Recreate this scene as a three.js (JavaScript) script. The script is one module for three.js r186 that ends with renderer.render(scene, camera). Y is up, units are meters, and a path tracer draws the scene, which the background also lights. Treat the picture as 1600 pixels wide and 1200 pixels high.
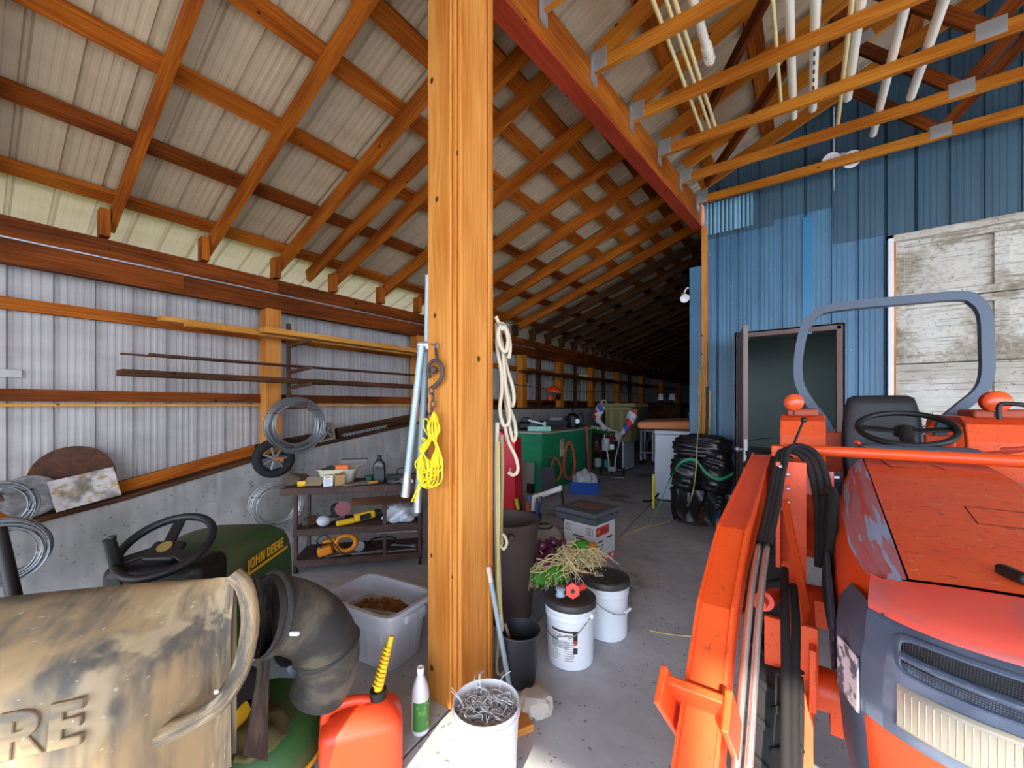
import * as THREE from 'three';
import { mergeGeometries, toCreasedNormals, mergeVertices } from 'three/addons/utils/BufferGeometryUtils.js';
import { RoundedBoxGeometry } from 'three/addons/geometries/RoundedBoxGeometry.js';
import { FontLoader } from 'three/addons/loaders/FontLoader.js';
import { TextGeometry } from 'three/addons/geometries/TextGeometry.js';

// ---------------------------------------------------------------- camera, sky, sun, exposure
const scene = new THREE.Scene();
const renderer = new THREE.WebGLRenderer({ antialias: true });
renderer.toneMapping = THREE.LinearToneMapping;
renderer.toneMappingExposure = 1.5;
renderer.shadowMap.enabled = true;
const FOCAL = 630, HORIZON = 634, EYE = 1.5, YAW = Math.atan(458 / FOCAL);
const camera = new THREE.PerspectiveCamera(2 * Math.atan(600 / FOCAL) * 180 / Math.PI, 4 / 3, 0.05, 200);
camera.position.set(0, EYE, 0);
camera.rotation.y = YAW;
camera.setViewOffset(1600, 1200, 0, 600 - HORIZON, 1600, 1200);
scene.background = new THREE.Color().setRGB(4.55, 5.2, 6.25);
const sun = new THREE.DirectionalLight(new THREE.Color().setRGB(1, 0.88, 0.7), 8.5);
sun.position.set(2.5 + 1, 5.7, 10 - 1); sun.target.position.set(1, 0, -1);
sun.castShadow = true; sun.shadow.mapSize.set(2048, 2048); sun.shadow.radius = 1.2;
Object.assign(sun.shadow.camera, { left: -14, right: 14, top: 14, bottom: -14, near: 0.1, far: 60 });
scene.add(sun, sun.target);

// ---------------------------------------------------------------- helpers
const fx = -Math.sin(YAW), fz = -Math.cos(YAW), rx = Math.cos(YAW), rz = -Math.sin(YAW);
const ray = (px, py) => { const u = (px - 800) / FOCAL; return [fx + rx * u, (HORIZON - py) / FOCAL, fz + rz * u]; };
const V = (x, y, z) => new THREE.Vector3(x, y, z);
const at = (px, py, d) => { const r = ray(px, py); return V(r[0] * d, EYE + r[1] * d, r[2] * d); };
const atX = (px, py, x) => { const r = ray(px, py); return at(px, py, x / r[0]); };
const atZ = (px, py, z) => { const r = ray(px, py); return at(px, py, z / r[2]); };
const atY = (px, py, y) => { const r = ray(px, py); return at(px, py, (y - EYE) / r[1]); };
let seed = 12345;
const rnd = () => { seed = (seed * 1664525 + 1013904223) >>> 0; return seed / 4294967296; };
const rr = (a, b) => a + (b - a) * rnd();
const PI = Math.PI;

const taken = {};
const numbered = (n) => { const k = taken[n] = (taken[n] ?? -1) + 1; return k ? n + '_' + String(k).padStart(3, '0') : n; };
function thing(name, label, category, pos = [0, 0, 0], turn = 0, group) {
  const o = new THREE.Group(); o.name = numbered(name); o.position.set(...(pos.isVector3 ? pos.toArray() : pos)); o.rotation.y = turn;
  o.userData = { label, category }; if (group) o.userData.group = group; scene.add(o); return o;
}
function struct(name, label) { const o = new THREE.Group(); o.name = name; o.userData = { kind: 'structure', label }; scene.add(o); return o; }
function part(parent, name, geo, mat, label) {
  const g = Array.isArray(geo) ? join(geo) : geo; const m = new THREE.Mesh(g, mat); m.name = name; m.castShadow = m.receiveShadow = true;
  if (label) m.userData.label = label; parent.add(m); return m;
}
function single(name, label, category, geo, mat, group) {   // a thing that is one mesh
  const g = Array.isArray(geo) ? join(geo) : geo; const m = new THREE.Mesh(g, mat); m.name = numbered(name); m.castShadow = m.receiveShadow = true;
  m.userData = { label, category }; if (group) m.userData.group = group; scene.add(m); return m;
}
function join(list) {
  const l = list.map((g) => { const n = g.index ? g.toNonIndexed() : g; for (const k of Object.keys(n.attributes)) if (!['position', 'normal', 'uv'].includes(k)) n.deleteAttribute(k); return n; });
  return mergeGeometries(l);
}
function boxUV(g0, s = 1, ox = 0, oy = 0) {                  // uv in metres from the main direction of each face
  const g = g0.index ? g0.toNonIndexed() : g0, p = g.attributes.position, uv = new Float32Array(p.count * 2);
  for (let i = 0; i < p.count; i += 3) {
    const a = V().fromBufferAttribute(p, i), b = V().fromBufferAttribute(p, i + 1), c = V().fromBufferAttribute(p, i + 2);
    const n = b.clone().sub(a).cross(c.clone().sub(a)), ax = Math.abs(n.x), ay = Math.abs(n.y), az = Math.abs(n.z);
    [a, b, c].forEach((q, k) => { const t = ay >= ax && ay >= az ? [q.x, q.z] : ax >= az ? [q.z, q.y] : [q.x, q.y]; uv[(i + k) * 2] = t[0] * s + ox; uv[(i + k) * 2 + 1] = t[1] * s + oy; });
  }
  g.setAttribute('uv', new THREE.BufferAttribute(uv, 2)); return g;
}
const box = (w, h, d, x = 0, y = 0, z = 0) => boxUV(new THREE.BoxGeometry(w, h, d).translate(x, y, z));
const rbox = (w, h, d, r = 0.01, x = 0, y = 0, z = 0, seg = 2) => boxUV(new RoundedBoxGeometry(w, h, d, seg, Math.min(r, w / 2.01, h / 2.01, d / 2.01)).translate(x, y, z));
const vec = (a) => a.isVector3 ? a : V(...a);
function frameTo(a, b, up = V(0, 1, 0)) {
  const X = b.clone().sub(a).normalize(); let Z = X.clone().cross(up); if (Z.lengthSq() < 1e-6) Z = X.clone().cross(V(0, 0, 1)); Z.normalize();
  const Y = Z.clone().cross(X); return new THREE.Matrix4().makeBasis(X, Y, Z).setPosition(a.clone().add(b).multiplyScalar(0.5));
}
// a board from a to b: height along `up`, width across; grain runs along it
function board(a, b, width, height, up) {
  a = vec(a); b = vec(b); const L = a.distanceTo(b), g = boxUV(new THREE.BoxGeometry(L, height, width), 1);
  const p = g.attributes.position, n = g.attributes.normal, uv = g.attributes.uv, ou = rnd() * 7, ov = rnd() * 3;
  for (let i = 0; i < p.count; i++) {
    const nx = Math.abs(n.getX(i)), ny = Math.abs(n.getY(i)); const x = p.getX(i), y = p.getY(i), z = p.getZ(i);
    if (nx > 0.5) uv.setXY(i, y * 0.35 + ou, z + ov); else if (ny > 0.5) uv.setXY(i, x + ou, z + ov); else uv.setXY(i, x + ou, y + ov + 0.2);
  }
  return g.applyMatrix4(frameTo(a, b, up && vec(up)));
}
function rod(a, b, r, r2 = r, seg = 12) {
  a = vec(a); b = vec(b); const L = a.distanceTo(b), g = new THREE.CylinderGeometry(r2, r, L, seg);
  const q = new THREE.Quaternion().setFromUnitVectors(V(0, 1, 0), b.clone().sub(a).normalize());
  return g.applyQuaternion(q).translate(...a.clone().add(b).multiplyScalar(0.5).toArray());
}
const curve = (pts, closed = false, t = 0.5) => new THREE.CatmullRomCurve3(pts.map(vec), closed, 'catmullrom', t);
const tube = (pts, r, seg = 32, rs = 8, closed = false, t = 0.5) => new THREE.TubeGeometry(curve(pts, closed, t), seg, r, rs, closed);
const lathe = (pts, seg = 32) => new THREE.LatheGeometry(pts.map((p) => new THREE.Vector2(...p)), seg);
const disc = (r, h, x = 0, y = 0, z = 0, seg = 24) => new THREE.CylinderGeometry(r, r, h, seg).translate(x, y, z);
function prism(pts, depth, bevel = 0) {                      // outline in x,y, thickness along z about 0
  const s = new THREE.Shape(pts.map((p) => new THREE.Vector2(...p)));
  const g = new THREE.ExtrudeGeometry(s, { depth: depth - 2 * bevel, bevelEnabled: bevel > 0, bevelThickness: bevel, bevelSize: bevel, bevelOffset: -bevel, bevelSegments: 2, curveSegments: 12 });
  return boxUV(g.translate(0, 0, -depth / 2 + bevel));
}
const place = (g, x = 0, y = 0, z = 0, ry = 0, rx_ = 0, rz_ = 0) => g.applyMatrix4(new THREE.Matrix4().makeRotationFromEuler(new THREE.Euler(rx_, ry, rz_, 'YXZ')).setPosition(x, y, z));
const crease = (g, a = 0.6) => toCreasedNormals(g, a);
// displaced copy: f(x, y, z) gives the new point
function warp(g, f) { const p = g.attributes.position; for (let i = 0; i < p.count; i++) { const r = f(p.getX(i), p.getY(i), p.getZ(i)); p.setXYZ(i, ...r); } g.computeVertexNormals(); return g; }
const smoothG = (g) => { const u = g.clone(); u.deleteAttribute('uv'); u.deleteAttribute('normal'); const m = mergeVertices(u, 1e-5); m.computeVertexNormals(); return boxUV(m); };
// a surface through rows of points: rows[i][j]
function loft(rows, closeU = false) {
  const n = rows.length, m = rows[0].length, pos = [], uv = [], idx = [];
  rows.forEach((r, i) => r.forEach((p, j) => { pos.push(...(p.isVector3 ? p.toArray() : p)); uv.push(j / (m - 1), i / (n - 1)); }));
  for (let i = 0; i < n - 1; i++) for (let j = 0; j < (closeU ? m : m - 1); j++) { const k = (j + 1) % m, a = i * m + j, b = i * m + k, c = a + m, d = b + m; idx.push(a, b, d, a, d, c); }
  const g = new THREE.BufferGeometry(); g.setAttribute('position', new THREE.Float32BufferAttribute(pos, 3)); g.setAttribute('uv', new THREE.Float32BufferAttribute(uv, 2)); g.setIndex(idx); g.computeVertexNormals(); return g;
}

// ---------------------------------------------------------------- noise and textures
const hash = (x, y, s) => { let h = (x * 374761393 + y * 668265263 + s * 2147483647) | 0; h = Math.imul(h ^ (h >>> 13), 1274126177); h ^= h >>> 16; return (h >>> 0) / 4294967296; };
function vn(u, v, fu, fv, s = 0) {                           // periodic value noise, u and v in 0..1
  const x = u * fu, y = v * fv, xi = Math.floor(x), yi = Math.floor(y), a = x - xi, b = y - yi, sa = a * a * (3 - 2 * a), sb = b * b * (3 - 2 * b);
  const m = (q, n) => ((q % n) + n) % n, x0 = m(xi, fu), x1 = m(xi + 1, fu), y0 = m(yi, fv), y1 = m(yi + 1, fv);
  return (hash(x0, y0, s) * (1 - sa) + hash(x1, y0, s) * sa) * (1 - sb) + (hash(x0, y1, s) * (1 - sa) + hash(x1, y1, s) * sa) * sb;
}
const fbm = (u, v, fu, fv, s = 0, o = 4) => { let t = 0, w = 0.5, n = 0; for (let i = 0; i < o; i++) { t += w * vn(u, v, fu << i, fv << i, s + i); n += w; w *= 0.55; } return t / n; };
const mix = (a, b, t) => a.map((q, i) => q + (b[i] - q) * t), cl = (t) => Math.max(0, Math.min(1, t)), step = (a, b, t) => { t = cl((t - a) / (b - a)); return t * t * (3 - 2 * t); };
function tex(w, h, ru, rv, f, srgb = true) {                 // ru, rv: metres covered
  const d = new Uint8Array(w * h * 4);
  for (let j = 0; j < h; j++) for (let i = 0; i < w; i++) { const c = f(i / w, j / h), k = (j * w + i) * 4; d[k] = c[0]; d[k + 1] = c[1]; d[k + 2] = c[2]; d[k + 3] = 255; }
  const t = new THREE.DataTexture(d, w, h); t.wrapS = t.wrapT = THREE.RepeatWrapping; t.repeat.set(1 / ru, 1 / rv); t.magFilter = THREE.LinearFilter; t.minFilter = THREE.LinearMipmapLinearFilter; t.generateMipmaps = true;
  if (srgb) t.colorSpace = THREE.SRGBColorSpace; t.needsUpdate = true; return t;
}
function canvasTex(w, h, draw) {
  const c = document.createElement('canvas'); c.width = w; c.height = h; draw(c.getContext('2d'), w, h);
  const t = new THREE.CanvasTexture(c); t.colorSpace = THREE.SRGBColorSpace; return t;
}
function woodTex(light, dark, s, knots = 5, contrast = 1) {
  const ks = []; for (let i = 0; i < knots; i++) ks.push([hash(i, 1, s), hash(i, 2, s), 0.007 + 0.008 * hash(i, 3, s)]);
  return tex(1024, 256, 3.0, 0.5, (u, v) => {
    let bend = 0, k = 0;
    for (const [ku, kv, kr] of ks) { let du = u - ku, dv = v - kv; du -= Math.round(du); dv -= Math.round(dv); const x = du * 3, y = dv * 0.5, r2 = (x * x) / 5 + y * y; bend += 0.02 * Math.exp(-r2 / (kr * kr * 6)) * Math.sign(y || 1); k = Math.max(k, 1 - step(kr * 0.55, kr * 1.05, Math.sqrt((x * x) / 1.7 + y * y))); }
    const vv = v + bend, ring = 0.5 + 0.5 * Math.sin((vv * 30 + 12 * fbm(u, vv, 2, 4, s + 9, 4)) * 2 * PI * 0.5);
    const g = 0.3 * ring + 0.34 * vn(u, vv, 14, 130, s) + 0.36 * fbm(u, vv, 7, 22, s + 3, 4), blot = fbm(u, v, 5, 3, s + 20, 3);
    let c = mix(light, dark, cl((g - 0.42) * 1.1 * contrast + 0.35 + (blot - 0.5) * 1.5 * contrast)); c = mix(c, [dark[0] * 0.38, dark[1] * 0.3, dark[2] * 0.3], k * 0.85); return c;
  });
}
const std = (o) => new THREE.MeshStandardMaterial({ roughness: 0.75, side: THREE.DoubleSide, ...o });
const phys = (o) => new THREE.MeshPhysicalMaterial({ roughness: 0.5, side: THREE.DoubleSide, ...o });
const woods = (light, dark, s, n, knots, contrast, rough = 0.72) => { const out = []; for (let i = 0; i < n; i++) { const k = (0.9 + 0.2 * hash(i, 7, s)) * 0.8; out.push(phys({ specularIntensity: 0.3, map: woodTex(light, dark, s + i * 31, knots, contrast), roughness: rough, color: new THREE.Color(k, k, k) })); } return out; };
const pick = (a) => a[Math.floor(rnd() * a.length)];
const wRafter = woods([198, 112, 30], [128, 58, 10], 3, 3, 4, 1);
const wRed = woods([140, 70, 20], [80, 36, 8], 77, 2, 4, 1.2);
const wPost = woods([230, 158, 80], [192, 114, 42], 140, 2, 6, 0.9, 0.55);
const wChord = woods([222, 144, 50], [172, 94, 22], 201, 2, 6, 1);
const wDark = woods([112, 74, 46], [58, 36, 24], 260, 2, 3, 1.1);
const wShelf = woods([228, 168, 84], [190, 122, 46], 300, 1, 3, 0.8);
const wBeam = woods([170, 80, 26], [116, 46, 12], 350, 1, 3, 1.1);
const mBeamSide = wRafter[0];

const DIM = new THREE.Color(0.8, 0.8, 0.8);
const mSiding = std({ color: new THREE.Color(0.95, 0.93, 0.9), roughness: 0.5, map: tex(512, 512, 1.83, 2.4, (u, v) => { const n = fbm(u, v, 6, 24, 5, 4), st = vn(u, v, 60, 3, 8); const c = mix([182, 178, 178], [148, 144, 145], cl(n * 0.8 + 0.4 * st - 0.25)); return c; }) });
const mRoof = std({ color: DIM, roughness: 0.55, map: tex(512, 512, 1.83, 2.4, (u, v) => { const n = fbm(u, v, 6, 20, 15, 4), st = vn(u, v, 70, 2, 18); return mix([206, 186, 156], [182, 162, 132], cl(n * 0.9 + 0.25 * st - 0.2)); }) });
const mBlue = std({ color: DIM, roughness: 0.42, map: tex(512, 512, 1.83, 2.4, (u, v) => { const n = fbm(u, v, 8, 5, 25, 4), st = vn(u, v, 48, 2, 28); let c = mix([92, 142, 176], [70, 114, 148], cl(n * 0.9 + 0.5 * st - 0.35)); if (fbm(u, v, 90, 70, 33, 2) > 0.87) c = mix(c, [176, 196, 206], 0.5); return c; }) });
const mBlueDull = std({ color: new THREE.Color(0.72, 0.72, 0.72), roughness: 0.5, map: tex(512, 512, 1.83, 2.4, (u, v) => { const n = fbm(u, v, 8, 5, 325, 4), st = vn(u, v, 48, 2, 328); return mix([74, 110, 132], [58, 90, 112], cl(n * 0.9 + 0.5 * st - 0.35)); }) });  // duller, greyer blue for the upper panels
const mBlueLight = std({ color: 0x7fb4cf, roughness: 0.45 });
const mWallConc = std({ color: DIM, roughness: 0.95, map: tex(1024, 512, 3, 1.5, (u, v) => { const n = fbm(u, v, 6, 4, 41, 5), s = vn(u, v, 90, 6, 44), pit = fbm(u, v, 130, 80, 47, 2); let c = mix([192, 190, 187], [138, 136, 133], cl(n * 1.3 - 0.15 + 0.45 * (s - 0.5))); if (pit > 0.8) c = mix(c, [84, 80, 76], cl((pit - 0.8) * 6)); return c; }), bumpMap: null });
const mFloor = std({ color: DIM, roughness: 0.8, map: tex(1024, 1024, 3.7, 3.7, (u, v) => {
  const n = fbm(u, v, 4, 4, 51, 6), f = fbm(u, v, 48, 48, 54, 3), st = fbm(u, v, 6, 6, 57, 4), sp = fbm(u, v, 170, 170, 59, 2);
  let c = mix([222, 226, 233], [172, 176, 181], cl(n * 1.2 - 0.12 + 0.5 * (f - 0.5))); c = mix(c, [96, 93, 90], step(0.6, 0.78, st) * 0.55); if (sp > 0.84) c = mix(c, [84, 80, 76], 0.5); return c; }) });
const mGravel = std({ roughness: 1, color: 0xffffff, map: tex(512, 512, 4, 4, (u, v) => { const n = fbm(u, v, 16, 16, 71, 5); return mix([126, 120, 108], [92, 87, 78], n); }) });
const mGrass = std({ roughness: 1, map: tex(512, 512, 4, 4, (u, v) => mix([118, 124, 66], [78, 86, 40], fbm(u, v, 24, 24, 81, 5))) });
const mGalv = std({ color: 0xb9bdc0, metalness: 0.75, roughness: 0.45 });
const mSteel = std({ color: 0x8b8f93, metalness: 0.85, roughness: 0.38 });
const mBlack = std({ color: 0x16171a, roughness: 0.5 });
const mRubber = std({ color: 0x1c1c1e, roughness: 0.85 });
const mWhite = std({ color: 0xe9ebee, roughness: 0.55 });
const mPVC = std({ color: 0xe6e0cf, roughness: 0.4 });
const mCream = std({ color: 0xe2cf96, roughness: 0.45 });
const mRust = std({ roughness: 0.9, map: tex(256, 256, 0.5, 0.5, (u, v) => mix([104, 62, 40], [60, 40, 32], fbm(u, v, 8, 8, 91, 4))) });
// ================================================================ THE SETTING
const BLUE_Z = -5.76, WALL_X = -4.7, FRONT_Z = 4.25, BACK_Z = -22;
const RAFT_Y = (x) => 2.985 + (x + 4.6) * 0.344;              // underside of the lean-to rafters
const MAIN_Y = (x) => 4.14 + (Math.min(x, 6.4 - x) + 1.2) * 0.41; // underside of the main top chords; ridge at x 3.2
const beamX = (z) => -1.165 + 0.081 * (-5.5 - z);   // middle line of the long beam
// -------- ground and floor
{
  const g = struct('floor', 'grey concrete floor slabs with a dark joint running into the barn');
  const j0 = [-1.30, 4.4], j1 = [-1.73 - 0.085 * 18, BACK_Z];
  const slab = (pts) => { const s = new THREE.Shape(pts.map(([x, z]) => new THREE.Vector2(x, -z))); return boxUV(new THREE.ExtrudeGeometry(s, { depth: 0.16, bevelEnabled: false }).rotateX(-PI / 2).translate(0, -0.16, 0)); };
  const jx = (z) => -1.40 - 0.1 * (-1.25 - z), e = 0.008;
  part(g, 'slab', slab([[-4.75, 4.4], [jx(4.4) - e, 4.4], [jx(-3.6) - e, -3.6], [-4.75, -3.6]]), mFloor);
  part(g, 'slab', slab([[-4.75, -3.608], [jx(-3.608) - e, -3.608], [jx(BACK_Z) - e, BACK_Z], [-4.75, BACK_Z]]), mFloor);
  part(g, 'slab', slab([[jx(4.4) + e, 4.4], [7.7, 4.4], [7.7, -3.3], [jx(-3.3) + e, -3.3]]), mFloor);
  part(g, 'slab', slab([[jx(-3.308) + e, -3.308], [7.7, -3.308], [7.7, -9.4], [jx(-9.4) + e, -9.4]]), mFloor);
  part(g, 'slab', slab([[jx(-9.408) + e, -9.408], [-1.0, -9.408], [-1.0, BACK_Z], [jx(BACK_Z) + e, BACK_Z]]), mFloor);
  part(g, 'joint_bed', box(12.6, 0.1, 27, 1.45, -0.13, -8.8), mRust);
  const o = struct('ground_outside', 'pale gravel yard in front of the barn'); o.name = 'floor_yard';
  part(o, 'gravel', box(60, 0.2, 30, 0, -0.26, 19.4), mGravel);
  part(o, 'grass', box(24, 0.2, 60, -17.2, -0.2, -10), mGrass);
}
// -------- ribbed sheet: profile across s, run between two ends
const ribs = (s0, s1, pitch, depth, w, minor = 0.0025) => {
  const out = [[s0, 0]]; const put = (s, o) => { if (s > s0 + 1e-4 && s < s1 - 1e-4) out.push([s, o]); };
  for (let k = Math.floor(s0 / pitch) - 1; k * pitch < s1 + pitch; k++) {
    const c = k * pitch; put(c - w, 0); put(c - w * 0.45, depth); put(c + w * 0.45, depth); put(c + w, 0);
    if (minor) for (const q of [0.3, 0.5, 0.7]) { const m = c + pitch * q; put(m - 0.016, 0); put(m - 0.009, minor); put(m + 0.009, minor); put(m + 0.016, 0); }
  }
  out.push([s1, 0]); return out.sort((a, b) => a[0] - b[0]);
};
function sheet(profile, toA, toB) {                           // toA/toB(s, o) -> point at each end
  const pos = [], uv = []; let run = 0;
  for (let i = 0; i < profile.length - 1; i++) {
    const [s, o] = profile[i], [t, q] = profile[i + 1], a = toA(s, o), b = toA(t, q), c = toB(t, q), d = toB(s, o), L = Math.hypot(d[0] - a[0], d[1] - a[1], d[2] - a[2]);
    pos.push(...a, ...b, ...c, ...a, ...c, ...d); uv.push(s, 0, t, 0, t, L, s, 0, t, L, s, L);
  }
  const g = new THREE.BufferGeometry(); g.setAttribute('position', new THREE.Float32BufferAttribute(pos, 3)); g.setAttribute('uv', new THREE.Float32BufferAttribute(uv, 2)); g.computeVertexNormals(); return g;
}
const PANEL = 0.9144, PITCH = 0.2286;
// -------- left wall
const sillPts = [[0, 823], [183, 777], [408, 711], [640, 661]].map(([a, b]) => atX(a, b, -4.5));
const sillAt = (z) => {
  const p = sillPts; if (z > p[0].z) return Math.max(0.12, p[0].y - (z - p[0].z) * 0.17);
  for (let i = 0; i < 3; i++) if (z >= p[i + 1].z) { const t = (z - p[i].z) / (p[i + 1].z - p[i].z); return p[i].y + (p[i + 1].y - p[i].y) * t; }
  return Math.min(1.48, p[3].y + (p[3].z - z) * 0.13);
};
const POSTS = [3.1, 0.62, -1.95, -3.96, -6.63, -8.16, -9.85, -11.7, -13.9, -16.3, -19];
{
  const w = struct('wall_left', 'white ribbed metal wall on timber girts above a sloping concrete footing');
  for (let z = FRONT_Z + 0.05; z > BACK_Z; z -= PANEL) {
    const z1 = Math.max(BACK_Z, z - PANEL);
    part(w, 'siding_panel', sheet(ribs(-z, -z1, PITCH, 0.026, 0.02), (s, o) => [WALL_X - 0.03 - o, 0, -s], (s, o) => [WALL_X - 0.03 - o, 2.86, -s]), mSiding);
  }
  // footing: inner face with the sloping top
  const zs = [FRONT_Z, 2, 0.4, ...sillPts.map((p) => p.z), -5.4, BACK_Z].sort((a, b) => b - a), sh = new THREE.Shape(); sh.moveTo(-zs[0], -0.1); zs.forEach((z) => sh.lineTo(-z, sillAt(z) - 0.045)); sh.lineTo(-BACK_Z, -0.1);
  part(w, 'concrete_footing', boxUV(new THREE.ExtrudeGeometry(sh, { depth: 0.18, bevelEnabled: false }).rotateY(PI / 2).translate(-4.69, 0, 0)), mWallConc);
  for (let i = 0; i < zs.length - 1; i++) {
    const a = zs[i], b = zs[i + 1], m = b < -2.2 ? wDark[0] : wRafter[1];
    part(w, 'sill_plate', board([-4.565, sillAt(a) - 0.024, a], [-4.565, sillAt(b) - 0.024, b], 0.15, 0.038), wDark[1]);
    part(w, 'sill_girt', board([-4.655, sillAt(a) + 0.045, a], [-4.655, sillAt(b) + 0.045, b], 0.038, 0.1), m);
  }
  const run = (name, y, h, x, t, mats, cuts) => { for (let i = 0; i < cuts.length - 1; i++) part(w, name, board([x, y - h / 2, cuts[i]], [x, y - h / 2, cuts[i + 1] + 0.003], t, h), mats[i % mats.length]); };
  const g1 = atX(0, 461, -4.62).y, g2 = atX(0, 607, -4.62).y, hT = atX(0, 334, -4.52).y, hB = atX(0, 408, -4.52).y, hM = (hT + hB) / 2 + 0.005;
  run('girt', g1, 0.09, -4.655, 0.038, [wRafter[0], wRafter[2]], [FRONT_Z, -1.95, -6.63, -11.7, BACK_Z]);
  run('girt', g2, 0.09, -4.655, 0.038, [wRed[0], wRed[1]], [FRONT_Z, -1.95, -6.63, -11.7, BACK_Z]);
  run('ledge_strip', 1.515, 0.022, -4.64, 0.06, [wShelf[0]], [FRONT_Z, -1.9, -4.0]);
  run('header_board', hT, hT - hM - 0.012, -4.54, 0.04, [wRed[0], wRed[1], wRed[0]], [FRONT_Z, -2.0, -6.63, -12, BACK_Z]);
  run('header_board', hM, hM - hB, -4.54, 0.04, [wRed[1], wRed[0], wRed[1]], [FRONT_Z, -1.2, -5.4, -12, BACK_Z]);
  run('header_backing', hT - 0.02, hT - hB - 0.03, -4.62, 0.06, [wDark[0]], [FRONT_Z, -6.63, BACK_Z]);
  part(w, 'conduit', rod([-4.508, hM + 0.004, FRONT_Z], [-4.508, hM + 0.004, -7], 0.009, 0.009, 8), mGalv, 'thin grey metal conduit');
  for (const z of POSTS) part(w, 'wall_post', board([-4.58, sillAt(z) - 0.02, z], [-4.58, hB + 0.01, z], 0.15, 0.15, [1, 0, 0]), z < -5 ? wDark[0] && wChord[1] : wPost[1]);
  // knee boards between header and girts in the far bays
  for (const z of [-7.3, -9.0, -10.7, -12.8]) part(w, 'side_batten', board([-4.6, sillAt(z), z], [-4.6, hB, z], 0.04, 0.09, [1, 0, 0]), wDark[1]);
}
// -------- lean-to roof
{
  const c = struct('ceiling', 'sloping lean-to roof of ribbed white metal on timber purlins and rafters');
  const XL = -5.2, up = 0.14 + 0.04 + 0.012, xr = (z) => -1.05 - 0.081 * (z + 5.5), top = (x) => RAFT_Y(x) + up * 1.06;
  for (let z = FRONT_Z + 0.5; z > BACK_Z; z -= PANEL) {
    const z1 = Math.max(BACK_Z, z - PANEL), xe = xr(Math.min(z, FRONT_Z)) + 0.02;
    part(c, 'roof_panel', sheet(ribs(-z, -z1, PITCH, 0.026, 0.02), (s, o) => [XL, top(XL) + o, -s], (s, o) => [xe, top(xe) + o, -s]), mRoof);
  }
  part(c, 'dimming_fascia', board([XL, top(XL) - 0.16, FRONT_Z + 0.4], [XL, top(XL) - 0.16, BACK_Z], 0.03, 0.3), wDark[0]);  // board added at the overhang to dim light through the eave gap
  part(c, 'eave_light_block', box(0.02, 0.36, 17.4, -4.76, 3.0, -13.2), mRoof);  // added strip that blocks daylight through the eave gap further back
  const ang = Math.atan(0.344), nrm = [-Math.sin(ang), Math.cos(ang), 0];
  for (const x of [-4.52, -3.88, -3.24, -2.6, -2.17, -1.87, -1.56]) {
    const y = RAFT_Y(x) + 0.14 * 1.06 + 0.02;
    const cuts = [FRONT_Z + 0.3, 0.9 - 0.5 * hash(x * 100 | 0, 1, 1), -3.2 - hash(x * 100 | 0, 2, 1), -8, -14, BACK_Z];
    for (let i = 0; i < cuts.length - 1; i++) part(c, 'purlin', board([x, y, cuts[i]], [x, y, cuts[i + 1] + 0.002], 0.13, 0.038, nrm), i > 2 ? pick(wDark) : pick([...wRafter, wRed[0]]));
  }
  const zs = [3.85, 3.2, 2.54, 1.88, 1.22, 0.56, -0.1, -0.758, -1.43, -2.07, -2.42, -2.72, -3.39]; for (let z = -4.03; z > BACK_Z + 0.3; z -= 0.62) zs.push(z);
  for (const z of zs) {
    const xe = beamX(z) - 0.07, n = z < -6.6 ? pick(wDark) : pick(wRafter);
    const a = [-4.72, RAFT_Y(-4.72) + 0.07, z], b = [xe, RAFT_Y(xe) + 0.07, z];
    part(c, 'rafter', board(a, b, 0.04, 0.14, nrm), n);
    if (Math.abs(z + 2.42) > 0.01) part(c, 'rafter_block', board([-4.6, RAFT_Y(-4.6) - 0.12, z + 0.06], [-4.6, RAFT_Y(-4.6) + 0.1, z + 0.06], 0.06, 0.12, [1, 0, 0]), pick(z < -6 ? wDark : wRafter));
  }
}
// -------- the long beam and the post that carries it
{
  const b = thing('support_beam', 'long red-brown built-up timber beam running overhead into the barn', 'beam', [0, 0, 0]);
  const z0 = FRONT_Z, z1 = -5.9, p = (z, dx, y) => [beamX(z) + dx, y, z];
  for (const dx of [-0.04, 0, 0.04]) part(b, 'ply', board(p(z0, dx, 3.995), p(z1, dx, 3.995), 0.038, 0.285 + (dx ? 0 : 0.004)), dx > 0.01 ? wRafter[0] : wBeam[0]);
  part(b, 'soffit_board', board(p(z0, 0, 3.842), p(z1, 0, 3.842), 0.128, 0.02), std({ map: woodTex([176, 62, 26], [128, 38, 18], 411, 2, 0.9), roughness: 0.6 }), 'red stained underside');
}
{
  const c = at(716, 634, 1.95), t = thing('support_post', 'thick built-up honey-coloured timber post in the middle of the picture', 'post', [c.x, 0, c.z]);
  const W = 0.217, D = 0.262, H = 3.83, ply = (x0, x1, z0, z1, m) => {
    const g = new RoundedBoxGeometry(H, x1 - x0, z1 - z0, 2, 0.007).toNonIndexed(); const q = g.attributes.position, n = g.attributes.normal, uv = g.attributes.uv, o = rnd() * 5;
    for (let i = 0; i < q.count; i++) uv.setXY(i, q.getX(i) + o, (Math.abs(n.getY(i)) > 0.6 ? q.getZ(i) : q.getY(i)) + o * 0.37);
    part(t, 'ply', g.rotateZ(PI / 2).translate((x0 + x1) / 2, H / 2, (z0 + z1) / 2), m);
  };
  // plies side by side across x, seen edge on from the right
  ply(-W, -W * 0.25, -D, 0, wPost[0]); ply(-W * 0.235, -W * 0.13, -D, -0.012, wPost[1]); ply(-W * 0.115, 0, -D * 0.84, -0.02, wPost[1]); ply(-W * 0.115, 0.008, -D, -D * 0.86, wPost[0]);
}
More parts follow.
